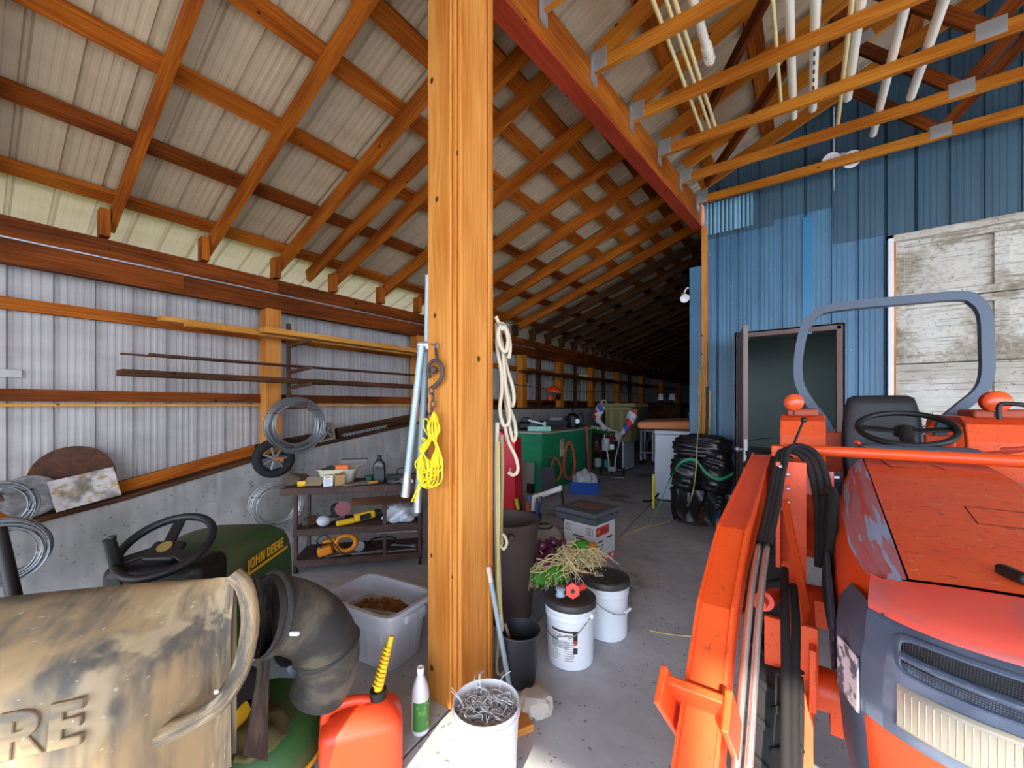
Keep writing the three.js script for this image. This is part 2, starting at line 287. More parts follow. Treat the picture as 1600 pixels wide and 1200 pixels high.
// -------- blue wall with the doorway and the overhead door
const DOOR = [-0.688, 0.327, 2.39], GAR = [0.742, 3.72, 3.22];
{
  const w = struct('wall_back', 'blue ribbed metal wall behind the tractor');
  const strip = (x0, x1, y0, y1, dz = 0, name = 'siding_panel', m = mBlue, pitch = PITCH, dep = 0.016, ww = 0.016) => {
    const Y0 = typeof y0 === 'function' ? y0 : () => y0, Y1 = typeof y1 === 'function' ? y1 : () => y1;
    for (let x = x0; x < x1 - 0.01;) { const xe = Math.min(x1, (Math.floor(x / PANEL + 1e-6) + 1) * PANEL); part(w, name, sheet(ribs(x, xe, pitch, -dep, ww, pitch > 0.1 ? 0.002 : 0), (s, o) => [s, Y0(s), BLUE_Z + dz - 0.001 + o], (s, o) => [s, Y1(s), BLUE_Z + dz + o]), m); x = xe; }
  };
  const roof = (x) => MAIN_Y(x) + 0.16;
  strip(-1.03, DOOR[0] - 0.03, 0, 3.8); strip(DOOR[0] - 0.03, DOOR[1] + 0.03, DOOR[2] + 0.03, 3.8); strip(DOOR[1] + 0.03, GAR[0] - 0.05, 0, 3.8);
  const dullPanel = ['siding_panel', mBlueDull]; strip(-1.03, -0.3, 3.66, roof, 0.01, ...dullPanel); strip(-0.3, 0.26, 3.72, roof, 0.014, ...dullPanel); strip(0.26, GAR[0] - 0.05, 3.3, roof, 0.02, ...dullPanel); strip(GAR[0] - 0.05, GAR[1] + 0.05, GAR[2] + 0.06, roof, 0.016, ...dullPanel); strip(GAR[1] + 0.05, 7.6, 0, roof);
  strip(-1.06, -0.52, 3.72, 4.12, 0.02, 'corrugated_patch', mBlueLight, 0.046, 0.012, 0.016);
  part(w, 'siding_strip', box(0.09, 1.35, 0.012, 0.02, 3.0, BLUE_Z + 0.012), std({ color: 0x3f86b4, roughness: 0.25 }), 'brighter glossy blue cover strip');
  part(w, 'core', [box(DOOR[0] + 1.0, 3.9, 0.08, (DOOR[0] - 1.06) / 2 , 1.95, BLUE_Z - 0.07), box(DOOR[1] - DOOR[0] + 0.1, 1.5, 0.08, (DOOR[0] + DOOR[1]) / 2, DOOR[2] + 0.78, BLUE_Z - 0.07), box(GAR[0] - DOOR[1], 3.9, 0.08, (GAR[0] + DOOR[1]) / 2, 1.95, BLUE_Z - 0.07), box(GAR[1] - GAR[0] + 0.1, 0.7, 0.08, (GAR[0] + GAR[1]) / 2, 3.58, BLUE_Z - 0.07), box(7.6 - GAR[1], 3.9, 0.08, (7.6 + GAR[1]) / 2, 1.95, BLUE_Z - 0.07)], wDark[0]);
  // corner: blue flashing board and timber strip
  part(w, 'corner_flashing', rbox(0.15, 3.34, 0.03, 0.006, -1.175, 1.67, BLUE_Z + 0.0), mBlue);
  part(w, 'corner_post', board([-1.062, 0, BLUE_Z - 0.02], [-1.062, 3.84, BLUE_Z - 0.02], 0.07, 0.1, [0, 0, 1]), wPost[1], 'honey-coloured timber corner post');
}
{
  const r = struct('wall_room', 'blue metal side wall of the enclosed room');
  part(r, 'siding', box(0.06, 4.4, 16.2, -1.08, 2.2, -13.95), mBlue);
  const d = struct('door_1', 'brown steel door frame in the blue wall'), m = std({ color: 0x6b5550, roughness: 0.5 });
  const [a, b, h] = DOOR, z = BLUE_Z - 0.02;
  part(d, 'jamb', rbox(0.055, h, 0.14, 0.006, a + 0.02, h / 2, z), m); part(d, 'jamb', rbox(0.055, h, 0.14, 0.006, b - 0.02, h / 2, z), m); part(d, 'head', rbox(b - a, 0.055, 0.14, 0.006, (a + b) / 2, h - 0.02, z), m);
  const hx = a + 0.03, hz = BLUE_Z + 0.06, e = atY(1165, 508, 2.32), ang = Math.atan2(-(e.z - hz), e.x - hx), L = Math.hypot(e.x - hx, e.z - hz);
  const leaf = new THREE.Group(); leaf.name = 'door_leaf'; leaf.position.set(hx, 0, hz); leaf.rotation.y = ang; d.add(leaf);
  part(leaf, 'leaf', rbox(L, 2.31, 0.045, 0.004, L / 2, 1.165, 0), std({ color: 0x82706a, roughness: 0.45 }));
  part(leaf, 'latch_plate', rbox(0.004, 0.22, 0.03, 0.001, L + 0.002, 1.05, 0), mGalv);
  part(leaf, 'knob', [place(new THREE.SphereGeometry(0.028, 16, 12), L - 0.07, 1.05, -0.07), rod([L - 0.07, 1.05, 0.06], [L - 0.07, 1.05, -0.06], 0.012), place(new THREE.SphereGeometry(0.028, 16, 12), L - 0.07, 1.05, 0.07)], mGalv);
  // the room behind the doorway
  const q = struct('wall_inner', 'grey-green painted walls of the room behind the doorway'), mp = std({ color: 0xa6b6b2, roughness: 0.8 });
  part(q, 'wall_sheet', box(8.6, 3.2, 0.1, 3.2, 1.6, -8.9), mp); part(q, 'wall_sheet', box(0.05, 3.2, 3.1, -0.99, 1.6, -7.4), mp); part(q, 'wall_sheet', box(0.1, 3.2, 3.1, 1.45, 1.6, -7.5), mp); part(q, 'ceiling_sheet', box(8.6, 0.1, 3.1, 3.2, 2.75, -7.42), mp);
  part(q, 'wire', [tube([[-0.95, 2.1, -6.4], [-0.94, 1.9, -7.2], [-0.94, 1.75, -8.4]], 0.006, 20, 6), tube([[-0.93, 2.6, -7.8], [-0.94, 2.0, -7.4], [-0.94, 1.2, -6.6]], 0.006, 20, 6), tube([[-0.93, 0.95, -6.1], [-0.6, 0.9, -8.7], [0.2, 0.98, -8.8]], 0.006, 20, 6)], mBlack, 'thin dark wires');
}
// overhead door
{
  const d = struct('door_2', 'weathered white panelled overhead door beside the tractor'), [a, b, h] = GAR, z = BLUE_Z - 0.03;
  const peelTex = (dirt, s) => std({ color: DIM, roughness: 0.85, map: tex(1024, 1024, 2.6, 2.6, (u, v) => { const n = fbm(u, v, 7, 7, s, 5), g = fbm(u, v, 9, 230, s + 4, 3), f = fbm(u, v, 90, 120, s + 6, 2), sp = fbm(u, v, 130, 110, s + 8, 2); let c = mix([238, 236, 228], [206, 200, 186], cl(n * 1.2 - 0.1)); c = mix(c, [146, 134, 112], cl(step(0.35, 0.7, n) * dirt + (f - 0.5) * dirt)); if (g > 0.62) c = mix(c, [128, 116, 98], cl((g - 0.62) * 4)); if (sp > 0.85) c = mix(c, [84, 74, 60], 0.65); return c; }) });
  const clean = peelTex(0.25, 101), dirty = peelTex(0.8, 131);
  const rows = 5, H = h / rows, cols = 4, pw = (b - a - 0.04) / cols;
  for (let r = 0; r < rows; r++) {
    const y = r * H, peel = r >= 3 ? dirty : clean, s = new THREE.Group(); s.name = 'door_section'; d.add(s);
    part(s, 'rail', rbox(b - a - 0.04, 0.075, 0.045, 0.006, (a + b) / 2, y + 0.042, z), peel); part(s, 'rail', rbox(b - a - 0.04, 0.075, 0.045, 0.006, (a + b) / 2, y + H - 0.042, z), peel);
    for (let k = 0; k <= cols; k++) part(s, 'stile', rbox(k % cols ? 0.1 : 0.075, H - 0.15, 0.045, 0.006, a + 0.02 + k * pw + (k === 0 ? 0.035 : k === cols ? -0.035 : 0), y + H / 2, z), peel);
    for (let k = 0; k < cols; k++) part(s, 'panel', box(pw - 0.1, H - 0.15, 0.014, a + 0.02 + (k + 0.5) * pw, y + H / 2, z - 0.016), peel);
  }
  part(d, 'side_casing', rbox(0.045, h + 0.04, 0.07, 0.005, a - 0.02, h / 2, BLUE_Z + 0.02), mWhite); part(d, 'side_casing', rbox(0.045, h + 0.04, 0.07, 0.005, b + 0.02, h / 2, BLUE_Z + 0.02), mWhite); part(d, 'head_casing', rbox(b - a, 0.07, 0.06, 0.006, (a + b) / 2, h + 0.02, BLUE_Z + 0.01), clean);
  part(d, 'stop_strip', board([a + 0.012, 0, BLUE_Z + 0.0], [a + 0.012, h, BLUE_Z + 0.0], 0.022, 0.03, [0, 0, 1]), wPost[0]);
}
// -------- main roof: sheets, purlins, trusses
{
  const c = struct('ceiling_main', 'ribbed metal main roof above the tractor');
  const th = 0.14 * 1.08 + 0.06, zA = FRONT_Z + 0.5, zB = BLUE_Z - 0.12;
  for (let z = zA; z > zB; z -= PANEL) {
    const z1 = Math.max(zB, z - PANEL), x0 = -1.25 - 0.081 * (Math.max(z1, -5.5) + 5.5);
    part(c, 'roof_panel', sheet(ribs(-z, -z1, PITCH, 0.026, 0.02), (s, o) => [x0, MAIN_Y(x0) + th + o, -s], (s, o) => [3.2, MAIN_Y(3.2) + th + o, -s]), mRoof);
    part(c, 'roof_panel', sheet(ribs(-z, -z1, PITCH, 0.026, 0.02), (s, o) => [3.2, MAIN_Y(3.2) + th + o, -s], (s, o) => [7.9, MAIN_Y(7.9) + th + o, -s]), mRoof);
  }
  const al = Math.atan(0.41);
  for (const x of [-0.95, -0.35, 0.25, 0.85, 1.45, 2.05, 2.65]) for (const s of [0, 1]) { const X = s ? 6.4 - x : x, n = [(s ? 1 : -1) * Math.sin(al), Math.cos(al), 0]; part(c, 'purlin', board([X, MAIN_Y(X) + 0.14 * 1.08 + 0.025, FRONT_Z + 0.3], [X, MAIN_Y(X) + 0.14 * 1.08 + 0.025, zB + 0.02], 0.13, 0.038, n), pick([wRed[0], wRafter[0], wRafter[2]])); }
  // gable cheek above the beam at the back and the far side wall
  const rw = struct('wall_right', 'unseen metal side wall of the barn, opened below for more daylight'); part(rw, 'siding', box(0.12, 1.1, 10.4, 7.68, 3.75, -0.8), mSiding); part(rw, 'siding', box(0.12, 3.2, 2.0, 7.68, 1.6, -5.0), mSiding); for (const z of [-1.6, 1.4, 4.2]) part(rw, 'wall_post', box(0.16, 3.2, 0.16, 7.68, 1.6, z), wDark[0]);  // unseen side wall with an added opening below for extra daylight
  const bw = struct('wall_far', 'dark end wall at the back of the lean-to'); part(bw, 'siding', box(3.9, 4.6, 0.1, -2.9, 2.3, BACK_Z - 0.06), mSiding);
  const fw = struct('wall_front', 'unseen header and gable over the open front, shaped to place the sun patches');
  part(fw, 'header', prism([[-1.6, 3.4], [1.14, 3.4], [1.15, 4.05], [5.0, 4.4], [7.7, 4.05], [7.7, 4.6], [-1.6, 4.6]], 0.14).translate(0, 0, FRONT_Z + 0.2), wDark[0]); part(fw, 'gable_sheet', prism([[-1.6, 4.2], [7.7, 4.2], [3.2, MAIN_Y(3.2) + 0.15]], 0.06).translate(0, 0, FRONT_Z + 0.2), mBlue); part(fw, 'lean_sun_block', prism([[-4.75, 2.2], [-1.5, 2.2], [-1.5, 4.15], [-4.75, 3.05]], 0.1).translate(0, 0, FRONT_Z + 0.2), mBlue);  // unseen headers, stepped and lowered to steer where the sun falls
}
const TRUSS = [-5.5, -4.87, -4.22, -3.555, -2.87, -2.22, -1.57, -0.9];
{
  const plate = (x, y, z, w, h, s, rot = 0) => place(rbox(w, h, 0.003, 0.001), x, y, z + s * 0.0215, 0, 0, rot);
  const words = ['nearest to the blue wall', 'second from the blue wall', 'third from the blue wall', 'fourth from the blue wall', 'fifth from the blue wall', 'sixth from the blue wall', 'second nearest to the viewer', 'nearest to the viewer'];
  TRUSS.forEach((z, i) => {
    const t = thing('roof_truss', 'timber roof truss hung on the long beam, ' + words[i], 'truss', [0, 0, z], 0, 'roof trusses over the tractor');
    const x0 = beamX(z) + 0.075, Y = 4.04, m = pick(wChord), s = 0.04;
    part(t, 'bottom_chord', board([x0, Y + 0.045, 0], [7.55, Y + 0.045, 0], s, 0.092), m);
    part(t, 'top_chord', board([x0 + 0.02, MAIN_Y(x0) + 0.075, 0], [3.2, MAIN_Y(3.2) + 0.075, 0], s, 0.14, [-0.38, 0.92, 0]), pick(wChord)); part(t, 'top_chord', board([3.2, MAIN_Y(3.2) + 0.075, 0], [7.55, MAIN_Y(7.55) + 0.075, 0], s, 0.14, [0.38, 0.92, 0]), pick(wChord));
    for (const [xa, ya, xb, yb] of [[1.02, Y + 0.09, 0.4, MAIN_Y(0.4)], [1.06, Y + 0.09, 2.3, MAIN_Y(2.3)], [5.38, Y + 0.09, 6.0, MAIN_Y(6.0)], [5.34, Y + 0.09, 4.1, MAIN_Y(4.1)]]) part(t, 'web', board([xa, ya, 0], [xb, yb, 0], s, 0.09, [0, 0.5, 0.001]), wRed[i % 2]);
    for (const sd of [1, -1]) { part(t, 'nail_plate', plate(1.04, Y + 0.07, 0, 0.15, 0.12, sd), mGalv); part(t, 'nail_plate', plate(0.42, MAIN_Y(0.4) + 0.05, 0, 0.16, 0.09, sd, 0.39), mGalv); }
    part(t, 'hanger', [box(0.12, 0.15, 0.05, x0 + 0.045, Y + 0.075, 0), box(0.012, 0.2, 0.09, x0 - 0.009, Y + 0.02, 0)], mGalv, 'galvanised metal hanger');
  });
  const b = single('roof_brace', 'red-brown diagonal timber brace between the roof trusses', 'brace', board([-0.98, 4.22, -5.38], [-0.1, 4.46, -4.2], 0.04, 0.11, [0, 1, 0]), wRed[0]);
  const b2 = single('roof_brace', 'short red-brown timber brace under the roof above the pipes', 'brace', board([-0.75, 4.2, -4.1], [0.05, 4.5, -3.0], 0.04, 0.11, [0, 1, 0]), wRed[1]);
}
// ================================================================ LEFT SIDE: WALL RACK, COILS, CART
const X = (px, py, x) => atX(px, py, x);
// -------- lumber rack on the wall post
{
  const z0 = -2.08, t = thing('lumber_rack', 'dark steel rack arms fixed beside the wall post', 'rack', [-4.5, 1.6, z0]);
  part(t, 'upright', rbox(0.03, 0.85, 0.04, 0.004, 0.04, 0.35, 0), mRust);
  for (const y of [2.16, 1.885, 1.72]) part(t, 'arm', board([0.05, y - 1.6 - 0.03, 0], [0.5, y - 1.6, 0], 0.03, 0.03), mRust);
  const t2 = thing('lumber_rack', 'dark steel rack arms half hidden behind the timber post', 'rack', [-4.5, 1.6, -3.9]);
  part(t2, 'upright', rbox(0.03, 0.85, 0.04, 0.004, 0.04, 0.35, 0), mRust);
  for (const y of [2.16, 1.885, 1.72]) part(t2, 'arm', board([0.05, y - 1.6 - 0.03, 0], [0.5, y - 1.6, 0], 0.03, 0.03), mRust);
  const bd = (l, xa, za, zb, y, w, h, m) => single('timber_board', l, 'board', board([xa, y, za], [xa, y, zb], w, h), m, 'timber on the wall rack');
  bd('pale two-by-four at the left end of the wall rack, highest of the three', -4.4, -1.0, -3.9, 2.236, 0.09, 0.04, wShelf[0]);
  bd('pale two-by-four lying below the highest pale board on the wall rack', -4.3, -1.15, -3.9, 2.2, 0.09, 0.035, wShelf[0]);
  bd('thick pale plank nearest the room on the wall rack, with a notched end', -4.17, -1.70, -4.05, 2.22, 0.13, 0.05, wShelf[0]);
  bd('long dark weathered plank on the lowest rack arm', -4.2, -0.72, -4.0, 1.752, 0.2, 0.045, wDark[0]);
  const rods = [[188, 563, 0.0, 'longest thin steel rod reaching furthest left on the rack'], [232, 553, 0.05, 'upper thin steel rod on the middle rack arm'], [232, 557, 0.09, 'second thin steel rod on the middle rack arm'], [300, 560, 0.13, 'short thin steel rod on the middle rack arm']];
  for (const [px, py, dx, l] of rods) { const a = X(px, py, -4.25 + dx); single('steel_rod', l, 'rod', rod([a.x, Math.max(1.9, a.y), a.z], [a.x, 1.905, -4.1], 0.008, 0.008, 6), mRust, 'steel rods on the wall rack'); }
}
// -------- wire coils
function coilGeo(r, n, spread, wire, s, tilt = 0.05) {         // rings about the z axis
  const out = []; for (let i = 0; i < n; i++) { const R = r * (1 - 0.3 * hash(i, 1, s)), pts = [], a = (hash(i, 2, s) - 0.5) * 0.07 * r, b = (hash(i, 3, s) - 0.5) * 0.09 * r, z = (hash(i, 4, s) - 0.5) * spread, tx = (hash(i, 5, s) - 0.5) * tilt * 2, e = 1 + (hash(i, 6, s) - 0.5) * 0.08; for (let k = 0; k < 20; k++) { const q = k / 20 * 2 * PI; pts.push([a + R * e * Math.cos(q), b + R / e * Math.sin(q), z + Math.sin(q + i) * tx * R]); } out.push(tube(pts, wire, 44, 5, true)); } return out;
}
function coil(label, c, ry, r, n, spread, wire, m, s, rx_ = 0) {
  const t = thing('wire_coil', label, 'coil', c, ry, 'wire coils along the left wall'); t.rotation.x = rx_;
  part(t, 'loops', coilGeo(r, n, spread, wire, s), m); const k = r * 0.82;
  part(t, 'tie', [0.7, 2.6, 4.4].map((q) => place(new THREE.TorusGeometry(r * 0.2, wire * 0.9, 5, 16), Math.cos(q) * k, Math.sin(q) * k, 0, 0, PI / 2, 0).applyMatrix4(new THREE.Matrix4())), mRust); return t;
}
{
  const c1 = at(462, 664, 3.98); coil('large coil of grey wire hanging on the wall post above the black wheel', c1, PI / 2 - 0.15, 0.275, 30, 0.1, 0.0042, mSteel, 1);
  single('coil_peg', 'rusty iron bar carrying the large wire coil', 'peg', [rod([-4.5, c1.y + 0.16, c1.z - 0.03], [c1.x + 0.14, c1.y + 0.17, c1.z - 0.03], 0.012), rod([c1.x + 0.1, c1.y + 0.17, c1.z - 0.03], [c1.x + 0.14, c1.y + 0.22, c1.z - 0.03], 0.012)], mRust);
  coil('coil of pale grey wire leaning on the concrete behind the cart', at(432, 788, 3.9), PI / 2 - 0.2, 0.225, 20, 0.12, 0.0042, mGalv, 2);
  coil('upper coil of grey wire at the left edge of the picture', at(2, 790, 2.66), PI / 2 - 0.15, 0.165, 20, 0.12, 0.0042, mSteel, 3);
  coil('lower coil of grey wire at the left edge of the picture', at(6, 862, 2.5), PI / 2 - 0.15, 0.205, 34, 0.14, 0.0042, mSteel, 4);
  const hk = at(0, 765, 2.66); single('coil_peg', 'iron hook on the left wall carrying two wire coils', 'peg', rod([-4.52, hk.y - 0.06, hk.z], [hk.x + 0.2, hk.y - 0.04, hk.z], 0.012), mRust);
}
// -------- black spoked wheel with orange axle
{
  const c = at(446, 719, 3.98), t = thing('spoked_wheel', 'black rubber wheel with spokes and an orange axle below the large wire coil', 'wheel', [-4.395, c.y, c.z], PI / 2 - 0.12);
  part(t, 'tyre', place(new THREE.TorusGeometry(0.155, 0.045, 14, 40)), mRubber); part(t, 'rim', place(new THREE.CylinderGeometry(0.13, 0.13, 0.05, 32, 1, true), 0, 0, 0, 0, PI / 2), mBlack);
  for (let k = 0; k < 7; k++) { const q = k / 7 * 2 * PI; part(t, 'spoke', place(rbox(0.105, 0.026, 0.018, 0.006, 0.075, 0, 0.015), 0, 0, 0, 0, 0, q), mSteel); }
  part(t, 'hub', place(disc(0.032, 0.07), 0, 0, 0.01, 0, PI / 2), mSteel); part(t, 'axle', rod([0, 0, 0.04], [0.01, 0.005, 0.2], 0.02), std({ color: 0xb06a34, roughness: 0.7 }));
}
// -------- things on the sill
{
  const up = (z) => sillAt(z) + 0.001;
  const a = X(118, 770, -4.5), t = single('steel_disc', 'large rusty brown disc standing on the sill against the wall', 'disc', place(disc(0.235, 0.012, 0, 0, 0, 40), -4.585, up(a.z) + 0.232, a.z, 0.0, 0, PI / 2 - 0.14), mRust);
  const b = X(137, 760, -4.42); single('stained_board', 'pale stained rectangular board leaning in front of the rusty disc', 'board', place(rbox(0.36, 0.235, 0.016, 0.003), -4.49, up(b.z) + 0.128, b.z, PI / 2, -0.1, 0.19), std({ roughness: 0.8, map: tex(256, 256, 0.5, 0.5, (u, v) => { const n = fbm(u, v, 4, 4, 121, 5), m = fbm(u, v, 5, 9, 124, 4); let c = mix([206, 198, 196], [120, 110, 98], step(0.35, 0.65, n)); return mix(c, [172, 134, 66], step(0.62, 0.75, m) * 0.7); }) }));
  const c = X(64, 779, -4.42); single('round_plate', 'grey round plate leaning beside the stained board on the sill', 'disc', place(lathe([[0, 0], [0.15, 0.004], [0.158, 0.012], [0.15, 0.016], [0, 0.012]], 40), -4.545, up(c.z) + 0.15, c.z + 0.04, 0, 0, -PI / 2 - 0.14), std({ roughness: 0.6, metalness: 0.3, map: tex(256, 256, 0.3, 0.3, (u, v) => mix([170, 168, 170], [104, 100, 100], fbm(u, v, 6, 6, 131, 5))) }));
  const d = X(511, 672, -4.5), blk = thing('breeze_block', 'grey concrete screen block standing on the sill right of the wire coil', 'block', [-4.53, up(d.z), d.z], 0.2), cm = std({ color: 0x8d8478, roughness: 0.95 });
  part(blk, 'frame', [box(0.1, 0.025, 0.2, 0, 0.013, 0), box(0.1, 0.025, 0.2, 0, 0.187, 0), box(0.1, 0.16, 0.025, 0, 0.1, 0.088), box(0.1, 0.16, 0.025, 0, 0.1, -0.088)], cm); part(blk, 'cross', [place(box(0.09, 0.02, 0.21), 0, 0.1, 0, 0, 0.75), place(box(0.09, 0.02, 0.21), 0, 0.1, 0, 0, -0.75)], cm); blk.rotation.x = 0.13;
  const e0 = X(536, 687, -4.52), e1 = X(604, 672, -4.52), hole = []; const L = e0.distanceTo(e1);
  const ps = thing('perforated_strip', 'perforated pale metal strip lying along the sill', 'strip', [-4.53, 0, 0]);
  part(ps, 'strip', board([0, sillAt(e0.z) + 0.02, e0.z], [0, sillAt(e1.z) + 0.02, e1.z], 0.05, 0.03), mGalv);
  for (let k = 0; k < 14; k++) { const q = (k + 0.5) / 14, z = e0.z + (e1.z - e0.z) * q; part(ps, 'slot', place(box(0.004, 0.014, 0.02), 0.026, sillAt(z) + 0.02, z), mBlack); }
  single('sill_board', 'dark weathered board leaning along the far part of the sill', 'board', board([-4.57, sillAt(-2.7) + 0.055, -2.7], [-4.57, sillAt(-4.9) + 0.06, -4.9], 0.03, 0.11), wDark[1]);
  const j = thing('junction_box', 'small scuffed grey cover plate on the wall at the left edge', 'box', [-4.715, X(8, 583, -4.7).y, X(8, 583, -4.7).z]); part(j, 'plate', rbox(0.02, 0.06, 0.16, 0.004), mSiding); part(j, 'screw', [place(disc(0.006, 0.004), 0.011, 0.015, 0.06, 0, 0, PI / 2), place(disc(0.006, 0.004), 0.011, -0.015, -0.06, 0, 0, PI / 2)], mSteel);
}
// -------- grey tubular frame leaning left of the post
{
  const b1 = at(633, 776, 2.1), t1 = at(659, 540, 2.1), b2 = at(652, 800, 2.17), t2 = at(667, 540, 2.17), m = std({ color: 0x9fb2bd, metalness: 0.3, roughness: 0.45 });
  const t = thing('pipe_tripod', 'two pale blue-grey steel pipes hinged together beside the timber post', 'pipe stand', [b1.x, 0, b1.z]), s = (p) => V(p.x - b1.x, p.y, p.z - b1.z);
  const foot = (b) => b;
  part(t, 'pipe', rod(s(foot(b1, t1)), s(t1), 0.0185), m); part(t, 'pipe', rod(s(foot(b2, t2)), s(t2), 0.0185), m); part(t, 'hinge', place(rbox(0.075, 0.05, 0.04, 0.015), (s(t1).x + s(t2).x) / 2, t1.y, (s(t1).z + s(t2).z) / 2, YAW), mGalv);
  const t3 = at(669, 430, 2.12); part(t, 'upper_pipe', rod(s(t2), s(t3), 0.016), m);
  for (const [b, q] of [[b1, t1], [b2, t2]]) { const f = foot(b, q); part(t, 'ferrule', rod(s(b).lerp(s(q), 0.0), s(b).lerp(s(q), 0.16), 0.0225, 0.0205), mGalv); }
}
// -------- the steel cart
const CF = V(-3.68, 0, -1.75), CE = V(0.675, 0, -0.738).normalize(), CN = V(-0.738, 0, -0.675).normalize(), CL = 1.12, CART = [0.12, 0.395, 0.765];
const cp = (s, n, y) => CF.clone().addScaledVector(CE, s).addScaledVector(CN, n).setY(y);
const CYAW = Math.atan2(-CE.z, CE.x);
{
  const t = thing('steel_cart', 'rusty brown three-shelf steel cart on casters behind the tote', 'cart', [CF.x, 0, CF.z], CYAW);
  const m = std({ roughness: 0.85, map: tex(256, 256, 0.6, 0.6, (u, v) => mix([96, 70, 62], [54, 42, 40], fbm(u, v, 9, 9, 141, 4))) });
  const leg = (s, n, y0 = 0.1) => part(t, 'upright', rbox(0.032, 0.76 - y0, 0.032, 0.004, s, (0.76 + y0) / 2, -n), m);
  leg(0.02, 0.02); leg(CL - 0.02, 0.02); leg(0.02, 0.42); leg(CL - 0.02, 0.42); leg(0.78, 0.02);
  const shelf = (y, a, b, name) => { part(t, name, [rbox(b - a, 0.02, 0.44, 0.004, (a + b) / 2, y - 0.01, -0.22), rbox(b - a, 0.05, 0.016, 0.004, (a + b) / 2, y - 0.035, -0.004), rbox(b - a, 0.05, 0.016, 0.004, (a + b) / 2, y - 0.035, -0.436)], name === 'top_shelf' ? m : m); };
  shelf(CART[2], -0.1, CL + 0.02, 'top_shelf'); shelf(CART[1], 0, CL, 'shelf'); shelf(CART[0], 0, CL, 'shelf');
  for (const [s, n] of [[0.02, 0.02], [CL - 0.02, 0.02], [0.02, 0.42], [CL - 0.02, 0.42]]) { const c = new THREE.Group(); c.name = 'caster'; c.position.set(s, 0, -n); t.add(c); part(c, 'wheel', place(disc(0.042, 0.026), 0, 0.043, 0, 0, 0, PI / 2), mRubber); part(c, 'fork', [box(0.004, 0.06, 0.03, -0.017, 0.066, 0), box(0.004, 0.06, 0.03, 0.017, 0.066, 0), box(0.04, 0.006, 0.04, 0, 0.096, 0)], mGalv); }
  part(t, 'cross_board', board([0.5, 0.62, 0.012], [1.1, 0.64, 0.012], 0.015, 0.07), wDark[0], 'dark wooden board nailed across the uprights');
}
const onCart = (s, n, lvl) => cp(s, n, CART[lvl] + 0.001);
